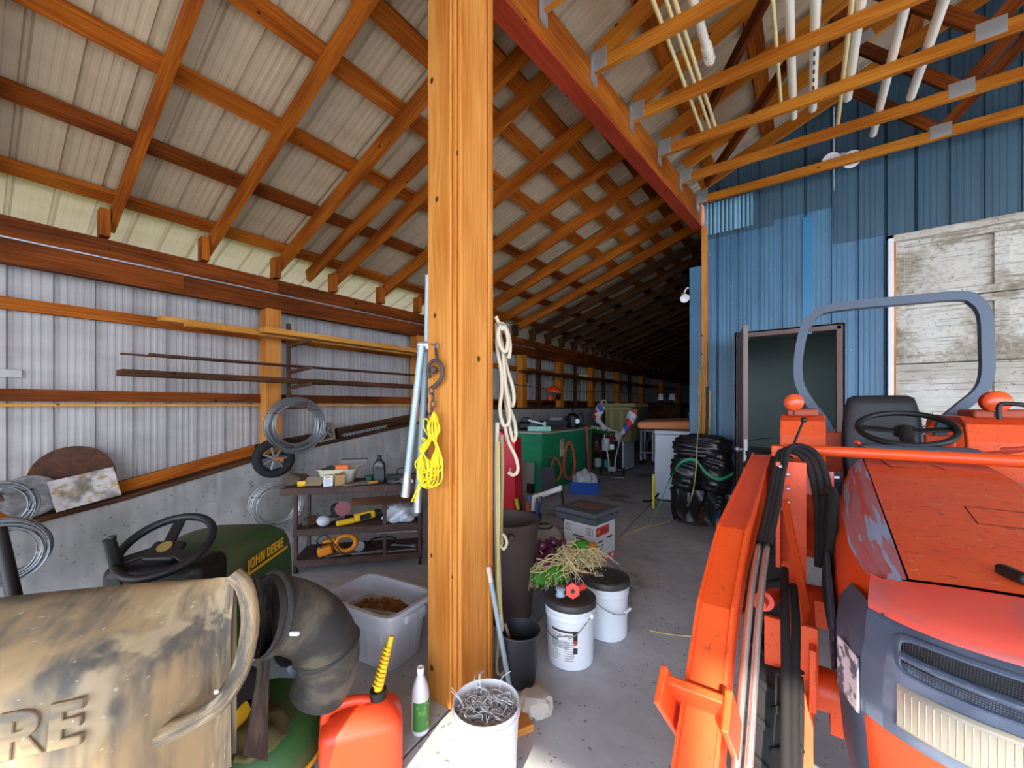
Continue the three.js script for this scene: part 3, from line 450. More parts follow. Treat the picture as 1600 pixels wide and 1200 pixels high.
{
  // cream basin with odds and ends
  const b = thing('plastic_basin', 'cream plastic basin full of odds and ends on the cart top', 'basin', onCart(0.33, 0.27, 2), CYAW), mc = std({ color: 0xd9d2bd, roughness: 0.5 });
  const ring = (w, d, y, r = 0.04) => { const out = []; for (let k = 0; k < 32; k++) { const q = k / 32 * 2 * PI, c = Math.cos(q), s = Math.sin(q); out.push([Math.sign(c) * Math.pow(Math.abs(c), 0.45) * w / 2, y, Math.sign(s) * Math.pow(Math.abs(s), 0.45) * d / 2]); } return out; };
  part(b, 'tub', loft([ring(0.01, 0.01, 0.0), ring(0.27, 0.19, 0), ring(0.36, 0.26, 0.13), ring(0.39, 0.29, 0.135), ring(0.39, 0.29, 0.127), ring(0.35, 0.25, 0.125), ring(0.26, 0.18, 0.008), ring(0.01, 0.01, 0.008)], true), mc);
  const cb = onCart(0.33, 0.27, 2), put = (n, l, c, g, m, ds, dn, y, ry = 0) => { const q = cp(0.33 + ds, 0.27 + dn, cb.y + y); return single(n, l, c, place(g, q.x, q.y, q.z, CYAW + ry), m); };
  put('work_glove', 'dark green glove lying in the cream basin', 'glove', smoothG(warp(new THREE.SphereGeometry(0.07, 20, 14), (x, y, z) => [x * 1.1 + 0.01 * Math.sin(60 * z), y * 0.75 + 0.008 * Math.sin(50 * x), z * 0.9])), std({ color: 0x2d4433, roughness: 0.9 }), -0.09, 0, 0.1);
  put('tool_case', 'small orange tool case in the cream basin', 'case', rbox(0.12, 0.06, 0.08, 0.015), std({ color: 0xe8742a, roughness: 0.45 }), 0.04, -0.06, 0.14, 0.2);
  put('paint_pad', 'worn grey and white paint pad lying across the cream basin', 'paint pad', join([rbox(0.24, 0.035, 0.1, 0.004, 0, 0.02, 0), rbox(0.25, 0.012, 0.11, 0.003, 0, -0.004, 0)]), std({ color: 0x77716f, roughness: 0.8 }), 0.14, 0.02, 0.175, 0.12);
  put('rag_bundle', 'crumpled grey rag in the cream basin', 'rag', smoothG(warp(new THREE.IcosahedronGeometry(0.085, 4), (x, y, z) => { const k = 1 + 0.25 * (Math.sin(40 * x + 20 * y) * Math.sin(45 * z)); return [x * k, y * k * 0.6, z * k]; })), std({ color: 0x8a8880, roughness: 0.95 }), -0.02, 0.05, 0.085);
  const wb = thing('small_carton', 'small white carton with grey print at the front of the cart top', 'carton', onCart(0.28, 0.06, 2), CYAW + 0.25), label = canvasTex(128, 192, (g, w, h) => { g.fillStyle = '#dfe3ea'; g.fillRect(0, 0, w, h); g.fillStyle = '#c9a25c'; g.fillRect(20, 10, 80, 34); g.fillStyle = '#8e96a4'; for (let i = 0; i < 8; i++) g.fillRect(14, 64 + i * 14, 60 + 40 * hash(i, 1, 3), 5); });
  part(wb, 'carton', rbox(0.08, 0.1, 0.06, 0.003, 0, 0.05, 0), std({ color: 0xb99a6c, roughness: 0.8 })); const lp = part(wb, 'label_face', new THREE.PlaneGeometry(0.078, 0.096).translate(0, 0.05, 0.0305), std({ map: label, roughness: 0.6 }));
  single('card_box', 'open brown cardboard box behind the small white carton', 'box', [0, 1].map((k) => { const q = onCart(0.375, 0.09 + 0.001 * k, 2); return place(k ? box(0.08, 0.004, 0.05) : rbox(0.085, 0.1, 0.085, 0.003, 0, 0.05, 0), q.x, q.y + k * 0.102, q.z, CYAW + 0.2, 0, k * 0.5); }), std({ color: 0xa88455, roughness: 0.9 }));
  const q = onCart(0.15, 0.1, 2); single('cardboard_flap', 'loose brown cardboard flap lying by the white carton', 'cardboard', place(box(0.17, 0.004, 0.12), q.x, q.y + 0.04, q.z, CYAW - 0.2, 0.5), std({ color: 0x9a8a74, roughness: 0.95 }));
  const y1 = onCart(0.05, 0.08, 2); single('tape_measure', 'small yellow tape measure at the left end of the cart top', 'tape measure', place(rbox(0.07, 0.05, 0.035, 0.01), y1.x, y1.y + 0.026, y1.z, CYAW + 0.3), std({ color: 0xe8c020, roughness: 0.4 }));
  // heap of used leather gloves left end
  const gl = onCart(-0.03, 0.22, 2); single('leather_gloves', 'crumpled brown work gloves at the left end of the cart top', 'gloves', place(smoothG(warp(new THREE.IcosahedronGeometry(0.1, 4), (x, y, z) => { const k = 1 + 0.3 * Math.sin(34 * x + 3) * Math.sin(38 * z + 17 * y); return [x * k, Math.max(-0.03, y * k * 0.6), z * k]; })), gl.x, gl.y + 0.032, gl.z, CYAW), std({ color: 0x57493a, roughness: 0.95 }));
  // oil bottle
  const ob = thing('oil_bottle', 'black plastic oil bottle standing on the cart top', 'bottle', onCart(0.72, 0.14, 2), CYAW);
  const sec = (w, d, y) => { const out = []; for (let k = 0; k < 28; k++) { const a = k / 28 * 2 * PI, c = Math.cos(a), s = Math.sin(a); out.push([Math.sign(c) * Math.pow(Math.abs(c), 0.5) * w, y, Math.sign(s) * Math.pow(Math.abs(s), 0.5) * d]); } return out; };
  part(ob, 'body', loft([sec(0.001, 0.001, 0), sec(0.056, 0.034, 0), sec(0.058, 0.036, 0.01), sec(0.058, 0.036, 0.15), sec(0.05, 0.032, 0.185), sec(0.026, 0.022, 0.215), sec(0.018, 0.018, 0.225), sec(0.001, 0.001, 0.226)], true), phys({ color: 0x14161a, roughness: 0.3 })); part(ob, 'cap', disc(0.021, 0.035, 0, 0.243, 0), mBlack); part(ob, 'label', box(0.08, 0.09, 0.001, 0.005, 0.08, 0.037), std({ color: 0x2c3036, roughness: 0.4 }));
  const gb = onCart(0.62, 0.2, 2); single('twine_spool', 'dark green twine spool behind the oil bottle', 'spool', place(join([disc(0.035, 0.05, 0, 0.03, 0), disc(0.042, 0.006, 0, 0.003, 0), disc(0.042, 0.006, 0, 0.058, 0)]), gb.x, gb.y, gb.z), std({ color: 0x24553c, roughness: 0.8 }));
  const sd = thing('screwdriver', 'screwdriver with an orange handle lying before the oil bottle', 'screwdriver', onCart(0.63, 0.05, 2), CYAW + 0.5); part(sd, 'handle', rod([0, 0.016, 0], [0.09, 0.016, 0], 0.014, 0.016), std({ color: 0xc98232, roughness: 0.4 })); part(sd, 'blade', rod([-0.11, 0.012, 0], [0.0, 0.016, 0], 0.004), mSteel);
  for (let k = 0; k < 3; k++) { const p = onCart(0.47 + 0.06 * k, 0.05 + 0.05 * (k % 2), 2); single('paper_sheet', ['curled pale paper sheet left of the green sheet on the cart', 'brownish paper sheet between two sheets on the cart', 'pale green paper sheet beside the oil bottle'][k], 'paper', place(warp(new THREE.BoxGeometry(0.13, 0.003, 0.1, 8, 1, 6), (x, y, z) => [x, y + 0.006 + 1.4 * x * x + 0.5 * z * x, z]), p.x, p.y + 0.004 * k, p.z, CYAW + 0.4 * k), std({ color: [0x9a958c, 0x96765c, 0x6a8a78][k], roughness: 0.9 })); }
  // socket set: many chrome pieces, each a thing
  for (let k = 0; k < 9; k++) { const p = onCart(0.83 + 0.05 * (k % 5) + 0.01 * hash(k, 1, 1), 0.05 + 0.05 * Math.floor(k / 5) + 0.015 * hash(k, 2, 1), 2), g = join([place(disc(0.014, 0.05, 0, 0, 0, 12), 0, 0.014, 0, 0, 0, PI / 2), place(disc(0.019, 0.02, 0, 0, 0, 12), 0.022, 0.019, 0, 0, 0, PI / 2)]); single('socket_tool', 'chrome socket tool lying right of the oil bottle', 'socket', place(g, p.x, p.y, p.z, 1.3 * k), mSteel, 'chrome sockets on the cart top'); }
  const tr = onCart(0.93, 0.24, 2), tray = thing('tool_tray', 'black open tool tray behind the chrome sockets', 'tray', tr, CYAW + 0.1); part(tray, 'tray', [box(0.3, 0.01, 0.12, 0, 0.006, 0), box(0.3, 0.05, 0.008, 0, 0.03, 0.058), box(0.3, 0.05, 0.008, 0, 0.03, -0.058), box(0.008, 0.05, 0.12, 0.148, 0.03, 0), box(0.008, 0.05, 0.12, -0.148, 0.03, 0)], mBlack); part(tray, 'handle', tube([[-0.06, 0.05, 0], [-0.04, 0.11, 0], [0.04, 0.11, 0], [0.06, 0.05, 0]], 0.008, 20, 6), mBlack);
  // middle shelf: yellow drill-like tool, pink disc grinder, rag
  const Y = std({ color: 0xe2b414, roughness: 0.45 }), tool = thing('angle_grinder', 'yellow and black power tool on the middle shelf of the cart', 'power tool', onCart(0.52, 0.12, 1), CYAW + 0.35);
  part(tool, 'motor_housing', [place(rbox(0.19, 0.075, 0.08, 0.022), 0.07, 0.06, 0, 0, 0, 0.12)], Y); part(tool, 'grip', [place(rbox(0.17, 0.05, 0.05, 0.018), -0.1, 0.028, 0.01, 0, 0, 0.06)], Y); part(tool, 'side_panel', place(rbox(0.1, 0.05, 0.006, 0.002), 0.07, 0.06, 0.042, 0, 0, 0.12), mBlack); part(tool, 'gear_head', place(rbox(0.07, 0.06, 0.06, 0.015), 0.19, 0.07, 0), mBlack);
  const gr = thing('disc_grinder', 'bench grinder with a pink wheel on the middle shelf', 'grinder', onCart(0.33, 0.27, 1), CYAW + 0.25); part(gr, 'wheel', place(disc(0.07, 0.022, 0, 0, 0, 32), 0.03, 0.12, 0.07, 0.3, PI / 2 - 0.2), std({ color: 0xa8666a, roughness: 0.9 })); part(gr, 'motor', place(disc(0.055, 0.15, 0, 0, 0), -0.02, 0.09, -0.02, 0, PI / 2), mBlack); part(gr, 'foot', rbox(0.14, 0.035, 0.12, 0.006, -0.02, 0.018, -0.02), mSteel);
  const mo = thing('pump_body', 'dirty grey pump body at the left of the middle shelf', 'pump', onCart(0.13, 0.1, 1), CYAW + 0.7); part(mo, 'body', place(disc(0.045, 0.1), 0, 0.046, 0, 0, 0, PI / 2), mRust); part(mo, 'flange', [place(disc(0.056, 0.012), 0.05, 0.057, 0, 0, 0, PI / 2), place(disc(0.03, 0.03), -0.06, 0.046, 0, 0, 0, PI / 2)], mSteel);
  const mw = thing('wrapped_parcel', 'machine part wrapped in white paper beside the grinder', 'parcel', onCart(0.24, 0.07, 1), CYAW - 0.2); part(mw, 'wrap', smoothG(warp(new THREE.IcosahedronGeometry(0.06, 3), (x, y, z) => [x * (1 + 3 * z * y * 30), y * 0.8 + 0.048, z])), std({ color: 0xc6cad2, roughness: 0.8 }));
  const rg = onCart(0.93, 0.16, 1); single('white_rag', 'crumpled white cloth on the middle shelf of the cart', 'cloth', place(smoothG(warp(new THREE.IcosahedronGeometry(0.15, 5), (x, y, z) => { const n = 0.5 * Math.sin(31 * x + 9 * z) * Math.sin(27 * z - 11 * y) + 0.3 * Math.sin(61 * x + 5) * Math.sin(55 * z + 40 * y); const k = 1 + 0.42 * n + 0.12 * Math.sin(95 * x + 40 * y) * Math.sin(88 * z); return [x * k * 1.05, Math.max(0.002, y * k * 0.62 + 0.05), z * k]; })), rg.x, rg.y, rg.z, CYAW), std({ color: 0xd2d8e4, roughness: 0.9 }));
  // bottom shelf
  const O = std({ color: 0xe08a1c, roughness: 0.45 }), js = thing('power_saw', 'orange power saw with a handle on the bottom shelf of the cart', 'power saw', onCart(0.38, 0.1, 0), CYAW + 0.2);
  part(js, 'handle_loop', place(new THREE.TorusGeometry(0.075, 0.022, 10, 28), 0.04, 0.1, 0, 0, 0, 0).scale(1.15, 0.95, 1), O); part(js, 'body', [place(rbox(0.13, 0.08, 0.09, 0.02), -0.13, 0.05, 0, 0, 0, 0.2), place(rbox(0.1, 0.03, 0.06, 0.01), -0.1, 0.14, 0, 0, 0, 0.15)], O); part(js, 'base_plate', rbox(0.26, 0.008, 0.1, 0.002, 0, 0.006, 0), mSteel); part(js, 'blade_guard', place(disc(0.05, 0.02), 0.16, 0.05, 0, 0, PI / 2), mGalv);
  part(js, 'cord', tube([[-0.16, 0.08, 0.02], [-0.2, 0.16, 0.03], [-0.12, 0.2, 0.05], [0.0, 0.05, 0.09], [0.06, 0.012, 0.1], [-0.05, 0.01, 0.12]], 0.006, 40, 6), mBlack);
  for (const [s, n, a, L, l] of [[0.62, 0.06, 0.1, 0.26, 'long steel pliers lying on the bottom shelf of the cart'], [0.94, 0.2, -0.3, 0.24, 'steel spanner at the right of the bottom shelf'], [0.93, 0.06, 0.1, 0.26, 'thin steel bar at the front of the bottom shelf']]) { const p = onCart(s, n, 0); single('hand_tool', l, 'tool', place(join([rbox(L, 0.014, 0.02, 0.004, 0, 0.008, 0), rbox(0.06, 0.018, 0.05, 0.008, L / 2 - 0.02, 0.01, 0), rbox(0.05, 0.018, 0.035, 0.008, -L / 2 + 0.02, 0.01, 0)]), p.x, p.y, p.z, CYAW + a), mSteel); }
  const hb = onCart(0.72, 0.32, 0); single('hose_loop', 'black rubber hose curled on the bottom shelf of the cart', 'hose', place(tube([[0.12, 0.012, 0], [0.08, 0.012, 0.08], [-0.03, 0.012, 0.1], [-0.12, 0.014, 0.02], [-0.08, 0.03, -0.08], [0.05, 0.03, -0.1], [0.14, 0.03, -0.04]], 0.008, 50, 8), hb.x, hb.y, hb.z, CYAW), mRubber);
  const cbx = cp(0.96, 0.3, 0.2); single('steel_wrench', 'long double-ended wrench hanging under the middle shelf', 'wrench', place(join([rbox(0.32, 0.012, 0.018, 0.004), rbox(0.04, 0.016, 0.035, 0.008, 0.16, 0, 0), rbox(0.04, 0.016, 0.035, 0.008, -0.16, 0, 0)]), cp(0.9, -0.012, 0.327).x, 0.327, cp(0.9, -0.012, 0.327).z, CYAW), mSteel);
}
// ================================================================ LEFT FOREGROUND
const font = await new FontLoader().loadAsync('fonts/droid/droid_sans_bold.typeface.json');
const text = (s, size, depth = 0.002, bev = 0) => { const g = new TextGeometry(s, { font, size, depth, curveSegments: 4, bevelEnabled: bev > 0, bevelThickness: bev, bevelSize: bev, bevelSegments: 1 }); return boxUV(g); };
const basis = (o, x, y) => { const z = x.clone().cross(y); return new THREE.Matrix4().makeBasis(x, y, z).setPosition(o); };
// -------- riding mower with rear bagger
{
  const base = V(-2.15, 0, -0.75), t = thing('riding_mower', 'green riding mower with a dusty tan rear bagger at the lower left', 'mower', base);
  const loc = (g) => g.translate(-base.x, 0, -base.z);
  const bf = V(-0.83, 0, -0.55).normalize(), br = V(0.55, 0, -0.83).normalize(), M = (r, y, f) => V(0, y, 0).addScaledVector(bf, f).addScaledVector(br, r);
  const hf = V(-0.643, 0, -0.766), hr = V(0.766, 0, -0.643), N = (r, y, f) => V(0, y, 0).addScaledVector(hf, f).addScaledVector(hr, r);
  const dust = std({ color: new THREE.Color(0.66, 0.66, 0.66), roughness: 0.72, map: tex(1024, 512, 1, 1, (u, v) => {
    const w = fbm(u, v, 5, 5, 151, 4), n = fbm(u + w * 0.18, v + w * 0.12, 4, 7, 154, 5), s = fbm(u, v, 9, 60, 157, 3), sp = fbm(u, v, 90, 60, 160, 2);
    let c = mix([196, 166, 122], [104, 99, 92], step(0.3, 0.78, n + 0.3 * (s - 0.5))); c = mix(c, [214, 192, 152], step(0.58, 0.76, fbm(u + w * 0.2, v, 6, 11, 163, 4)) * 0.8); if (sp > 0.87) c = mix(c, [226, 218, 204], 0.6); return c; }) });
  const dark = std({ roughness: 0.8, map: tex(512, 512, 1, 1, (u, v) => mix([86, 78, 66], [38, 36, 34], step(0.3, 0.7, fbm(u, v, 5, 7, 171, 5)))) });
  const green = std({ roughness: 0.5, map: tex(256, 256, 1, 1, (u, v) => mix([40, 84, 40], [70, 84, 56], step(0.45, 0.7, fbm(u, v, 5, 5, 181, 4)))) }), yellow = std({ color: 0xd9a91c, roughness: 0.6 });
  // hopper
  const bag = new THREE.Group(); bag.name = 'bagger'; t.add(bag);
  const rowsR = [-1.62, -1.6, -1.52, -1.4, -1.2, -1.0, -0.8, -0.68, -0.6, -0.53, -0.47, -0.42, -0.385, -0.365], rows = rowsR.map((r, i) => {
    const e = step(-0.66, -0.36, r), l = 1 - step(-1.62, -1.45, r), sq = e * e * 0.24 + l * 0.16, crown = -0.025 * Math.pow(Math.abs(r + 0.95) / 0.6, 2), R = (f) => f + sq * (1.48 - f) / 0.3;
    return [[1.475, 0.42], [1.478, 0.7], [1.478, 0.94], [1.472, 0.985], [1.45, 1.002], [1.40, 0.997], [1.33, 0.978], [1.26, 0.95], [1.21, 0.922], [1.185, 0.895], [1.172, 0.865], [1.16, 0.8], [1.15, 0.7], [1.16, 0.55], [1.2, 0.42]].map(([f, y], k) => { const q = k > 4 ? Math.min(1.48, R(f)) : f; return M(r, y + (k > 1 && k < 12 ? crown : 0) - (k > 6 && k < 13 ? e * 0.03 : 0), q); });
  });
  part(bag, 'hopper', loc(loft(rows)), dust); part(bag, 'hopper_bottom', loc(loft([rows.map((r) => r[0]), rows.map((r) => r[14])])), dust); part(bag, 'hopper_end', loc(loft([rows[0], rows[0].map(() => M(-1.62, 0.7, 1.35))])), dust);
  const fl = [[364, 897, 1.21], [382, 916, 1.212], [391, 960, 1.2], [387, 1005, 1.18], [374, 1050, 1.15], [345, 1095, 1.1], [298, 1128, 1.06], [240, 1152, 1.02]].map(([a, b, c]) => at(a, b, c));
  const fg = new THREE.TubeGeometry(curve(fl), 60, 0.024, 14); part(bag, 'rim', loc(fg), dust);
  part(bag, 'lettering', loc(text('DEERE', 0.09, 0.014, 0.002).applyMatrix4(new THREE.Matrix4().multiplyMatrices(basis(M(-0.945, 0.762, 1.166), br, V(0, 1, 0)), new THREE.Matrix4().makeRotationX(-0.12)))), dust);
  part(bag, 'screw', loc(place(new THREE.SphereGeometry(0.006, 10, 8), ...at(338, 1081, 1.08).toArray())), mWhite);
  // rear frame plate and chute
  part(t, 'rear_plate', loc(loft([[at(398, 898, 1.32), at(424, 918, 1.38)], [at(408, 960, 1.3), at(426, 980, 1.38)], [at(400, 1060, 1.28), at(420, 1080, 1.38)], [at(380, 1180, 1.22), at(418, 1190, 1.36)]])), dark);
  const cpth = [[404, 962, 1.33, 0.125], [428, 958, 1.37, 0.123], [462, 964, 1.42, 0.12], [494, 982, 1.46, 0.116], [512, 1012, 1.49, 0.11], [512, 1046, 1.5, 0.105], [497, 1082, 1.5, 0.1]].map(([a, b, c, r]) => [at(a, b, c), r]);
  { const cv = curve(cpth.map((q) => q[0])), rws = []; const fr = cv.computeFrenetFrames(30); for (let i = 0; i <= 30; i++) { const p = cv.getPointAt(i / 30), r = 0.125 - 0.025 * i / 30, row = []; for (let k = 0; k <= 24; k++) { const q = k / 24 * 2 * PI; row.push(p.clone().addScaledVector(fr.normals[i], Math.cos(q) * r).addScaledVector(fr.binormals[i], Math.sin(q) * r)); } rws.push(row); }
    const ch = part(t, 'chute', loc(loft(rws)), dark, 'dusty black elbow chute'); for (const [i, w] of [[0.07, 0.136], [0.62, 0.116]]) { const p = cv.getPointAt(i), tn = cv.getTangentAt(i), q = new THREE.Quaternion().setFromUnitVectors(V(0, 0, 1), tn); part(ch, 'collar', loc(new THREE.TorusGeometry(w - 0.008, 0.01, 8, 36).applyQuaternion(q).translate(p.x, p.y, p.z)), dark); }
    part(ch, 'latch', loc(place(rbox(0.03, 0.012, 0.012, 0.004), ...at(460, 990, 1.285).toArray(), 0.6)), mWhite); }
  // deck with yellow edge
  const dk = at(470, 1104, 1.62), deck = lathe([[0, 0.24], [0.2, 0.235], [0.26, 0.2], [0.285, 0.12], [0.29, 0.07]], 40); const dc = V(dk.x - 0.22, 0, dk.z + 0.1);
  part(t, 'deck', loc(deck.clone().translate(dc.x, 0, dc.z)), green); part(t, 'deck_edge', loc(new THREE.TorusGeometry(0.29, 0.009, 8, 60).rotateX(PI / 2).translate(dc.x, 0.075, dc.z)), yellow, 'yellow deck edge');
  part(t, 'deck_clippings', loc(place(smoothG(warp(new THREE.IcosahedronGeometry(0.14, 4), (x, y, z) => [x * 1.2, y * 0.25 + 0.02 * Math.sin(50 * x) * Math.sin(47 * z), z])), dc.x + 0.1, 0.235, dc.z + 0.05)), std({ color: 0x575030, roughness: 1 }), 'dried grass clippings');
  // wheels, body, hood
  const whl = (r, f, R, w) => { const g = new THREE.Group(); g.name = 'wheel'; t.add(g); const c = N(r, R, f); g.position.set(c.x - base.x, R, c.z - base.z); g.rotation.y = Math.atan2(-hr.z, hr.x); const prof = [[R * 0.55, -w / 2], [R * 0.9, -w / 2], [R, -w * 0.32], [R, w * 0.32], [R * 0.9, w / 2], [R * 0.55, w / 2]]; part(g, 'tyre', lathe(prof, 36).rotateZ(PI / 2), mRubber); part(g, 'rim', disc(R * 0.55, w * 0.7).rotateZ(PI / 2), yellow); };
  whl(-1.0, 1.55, 0.25, 0.2); whl(-1.72, 1.5, 0.25, 0.2); whl(-1.08, 2.45, 0.19, 0.14); whl(-1.68, 2.45, 0.19, 0.14);
  part(t, 'chassis', loc(join([place(box(0.34, 0.2, 1.2), 0, 0, 0, 0)]).applyMatrix4(basis(N(-1.373, 0.34, 2.0), hr, V(0, 1, 0)))), green);
  const hood = []; for (const [f, w, y] of [[1.93, 0.2, 0.80], [1.94, 0.235, 0.838], [2.05, 0.245, 0.85], [2.25, 0.25, 0.845], [2.4, 0.245, 0.825], [2.48, 0.235, 0.79], [2.53, 0.21, 0.7], [2.54, 0.2, 0.5], [2.54, 0.18, 0.36]]) { const row = []; for (let k = 0; k <= 24; k++) { const q = PI * k / 24, c = Math.cos(q), s = Math.sin(q); row.push(N(-1.373 + Math.sign(c) * Math.pow(Math.abs(c), 0.35) * w, 0.36 + Math.pow(s, 0.4) * (y - 0.36), f)); } hood.push(row); }
  const hd = part(t, 'hood', loc(loft(hood)), green);
  const tx = text('JOHN DEERE', 0.05, 0.002); tx.scale(0.84, 1, 1); part(hd, 'lettering', loc(tx.applyMatrix4(basis(N(-1.12, 0.715, 2.0), hf, V(0, 1, 0)))), yellow, 'yellow lettering'); part(hd, 'stripe', loc(rbox(0.4, 0.014, 0.004, 0.001).applyMatrix4(basis(N(-1.121, 0.695, 2.19), hf, V(0, 1, 0)))), yellow);
  part(t, 'dash', loc(rbox(0.4, 0.2, 0.22, 0.05).applyMatrix4(basis(N(-1.373, 0.74, 1.86), hr, V(0, 1, 0)))), mBlack); const kb = at(339, 857, 1.95); part(t, 'choke_knob', loc(place(new THREE.SphereGeometry(0.018, 14, 10), kb.x, kb.y, kb.z)), std({ color: 0xf0d21a, roughness: 0.4 }));
  const W = at(260, 852, 1.72), nn = V(0, 0.86, 0).addScaledVector(hf, -0.5).normalize(), sx = hr.clone(), sy = nn.clone().cross(sx).normalize(), sw = new THREE.Group(); sw.name = 'steering_wheel'; t.add(sw); sw.applyMatrix4(new THREE.Matrix4().makeBasis(sx, sy, nn).setPosition(W.clone().sub(base)));
  part(sw, 'rim', new THREE.TorusGeometry(0.165, 0.017, 12, 48), mBlack); part(sw, 'hub', place(rbox(0.13, 0.1, 0.03, 0.014), 0, -0.02, -0.015), mBlack); for (const q of [PI / 2 + 0.25, PI + 0.5, -0.5]) part(sw, 'spoke', place(rbox(0.14, 0.045, 0.014, 0.006, 0.085, 0, 0), 0, 0, -0.008, 0, 0, q), mBlack); part(sw, 'badge', place(disc(0.028, 0.004), 0, -0.01, 0.003, 0, PI / 2), std({ color: 0x8a7440, roughness: 0.5 }));
  part(t, 'steering_column', loc(rod(W, W.clone().addScaledVector(nn, -0.28), 0.03, 0.04)), mBlack);
  const lv = at(176, 862, 1.62), lb = at(196, 925, 1.66); part(t, 'lift_lever', loc(join([rod(lb.clone().addScaledVector(lv.clone().sub(lb), -2), lv, 0.011), rod(lv.clone().lerp(lb, 0.42), lv.clone().lerp(lb, -0.3), 0.024, 0.02), place(disc(0.012, 0.018), lv.x, lv.y + 0.055, lv.z)])), mBlack);
  part(t, 'seat', loc(join([rbox(0.46, 0.12, 0.42, 0.05).applyMatrix4(basis(N(-1.373, 0.56, 1.4), hr, V(0, 1, 0))), rbox(0.42, 0.32, 0.1, 0.045).applyMatrix4(basis(N(-1.373, 0.7, 1.2), hr, V(0, 1, 0)))])), mBlack);
  const s0 = at(-2, 826, 1.55), s1 = at(24, 940, 1.5); part(t, 'grab_bar', loc(rod(s1.clone().addScaledVector(s1.clone().sub(s0), 1.2), s0, 0.022)), mBlack);
}
// -------- grey storage tote with dried material
{
  const t = thing('storage_tote', 'grey plastic storage tote holding dried brown litter, beside the mower', 'tote', [-2.12, 0, -1.52], 0.12), m = std({ roughness: 0.55, map: tex(256, 256, 0.8, 0.8, (u, v) => mix([214, 218, 228], [182, 184, 192], cl(fbm(u, v, 6, 6, 191, 4) * 1.2 - 0.1))) });
  const ring = (w, d, y, p = 0.28) => { const out = []; for (let k = 0; k < 48; k++) { const q = k / 48 * 2 * PI, c = Math.cos(q), s = Math.sin(q); out.push([Math.sign(c) * Math.pow(Math.abs(c), p) * w / 2, y, Math.sign(s) * Math.pow(Math.abs(s), p) * d / 2]); } return out; };
  part(t, 'tub', crease(loft([ring(0.02, 0.02, 0.002), ring(0.46, 0.26, 0.002), ring(0.47, 0.27, 0.012), ring(0.52, 0.32, 0.23), ring(0.56, 0.36, 0.235), ring(0.575, 0.375, 0.33), ring(0.62, 0.42, 0.335), ring(0.62, 0.42, 0.325), ring(0.61, 0.41, 0.35), ring(0.565, 0.365, 0.352), ring(0.555, 0.355, 0.24), ring(0.51, 0.31, 0.235), ring(0.45, 0.25, 0.012), ring(0.02, 0.02, 0.012)], true), 0.7), m);
  for (const s of [-1, 1]) { part(t, 'handle', rbox(0.03, 0.05, 0.16, 0.012, s * 0.3, 0.295, 0), m); for (const x of [-0.14, 0.14]) part(t, 'rib', place(rbox(0.12, 0.2, 0.02, 0.008), x, 0.14, s * 0.152, 0, s * 0.11), m); }
  const l = new THREE.Group(); const g = []; for (let i = 0; i < 900; i++) { const x = rr(-0.25, 0.24), z = rr(-0.14, 0.14), y = 0.185 + 0.09 * Math.exp(-((x - 0.02) ** 2 + (z + 0.02) ** 2) * 40) + rr(0, 0.02); g.push(place(new THREE.TetrahedronGeometry(rr(0.006, 0.016)).scale(1.6, 0.5, 1), x, y, z, rr(0, 6), rr(0, 3), rr(0, 3))); }
  g.push(warp(new THREE.PlaneGeometry(0.49, 0.29, 16, 10).rotateX(-PI / 2), (x, y, z) => [x, 0.18 + 0.09 * Math.exp(-((x - 0.02) ** 2 + (z + 0.02) ** 2) * 40), z]));
  const p = single('dried_litter', 'heap of dried brown plant litter inside the grey tote', 'litter', place(join(g), -2.12, 0, -1.52, 0.12), std({ roughness: 1, color: 0x9a6a3c })); p.userData.kind = 'stuff';
  const cr = thing('chrome_rail', 'thin chrome rail with ring lying across the litter in the tote', 'rail', [-2.0, 0.268, -1.47], 0.35); part(cr, 'bar', rbox(0.3, 0.02, 0.03, 0.006, 0, 0.015, 0), mGalv); part(cr, 'ring', place(new THREE.TorusGeometry(0.022, 0.006, 8, 24), 0.16, 0.02, 0.0, 0.3), mSteel);
  const pb = at(455, 905, 2.3); single('water_bottle', 'crushed clear-blue plastic bottle behind the mower chute', 'bottle', place(lathe([[0, -0.09], [0.03, -0.09], [0.034, -0.06], [0.029, -0.03], [0.034, 0], [0.03, 0.03], [0.034, 0.06], [0.015, 0.09], [0.012, 0.11], [0, 0.11]], 20).rotateZ(PI / 2), pb.x, 0.036, pb.z, -0.2), phys({ color: 0xbcd4ea, roughness: 0.2, transmission: 0.4, thickness: 0 }));
}
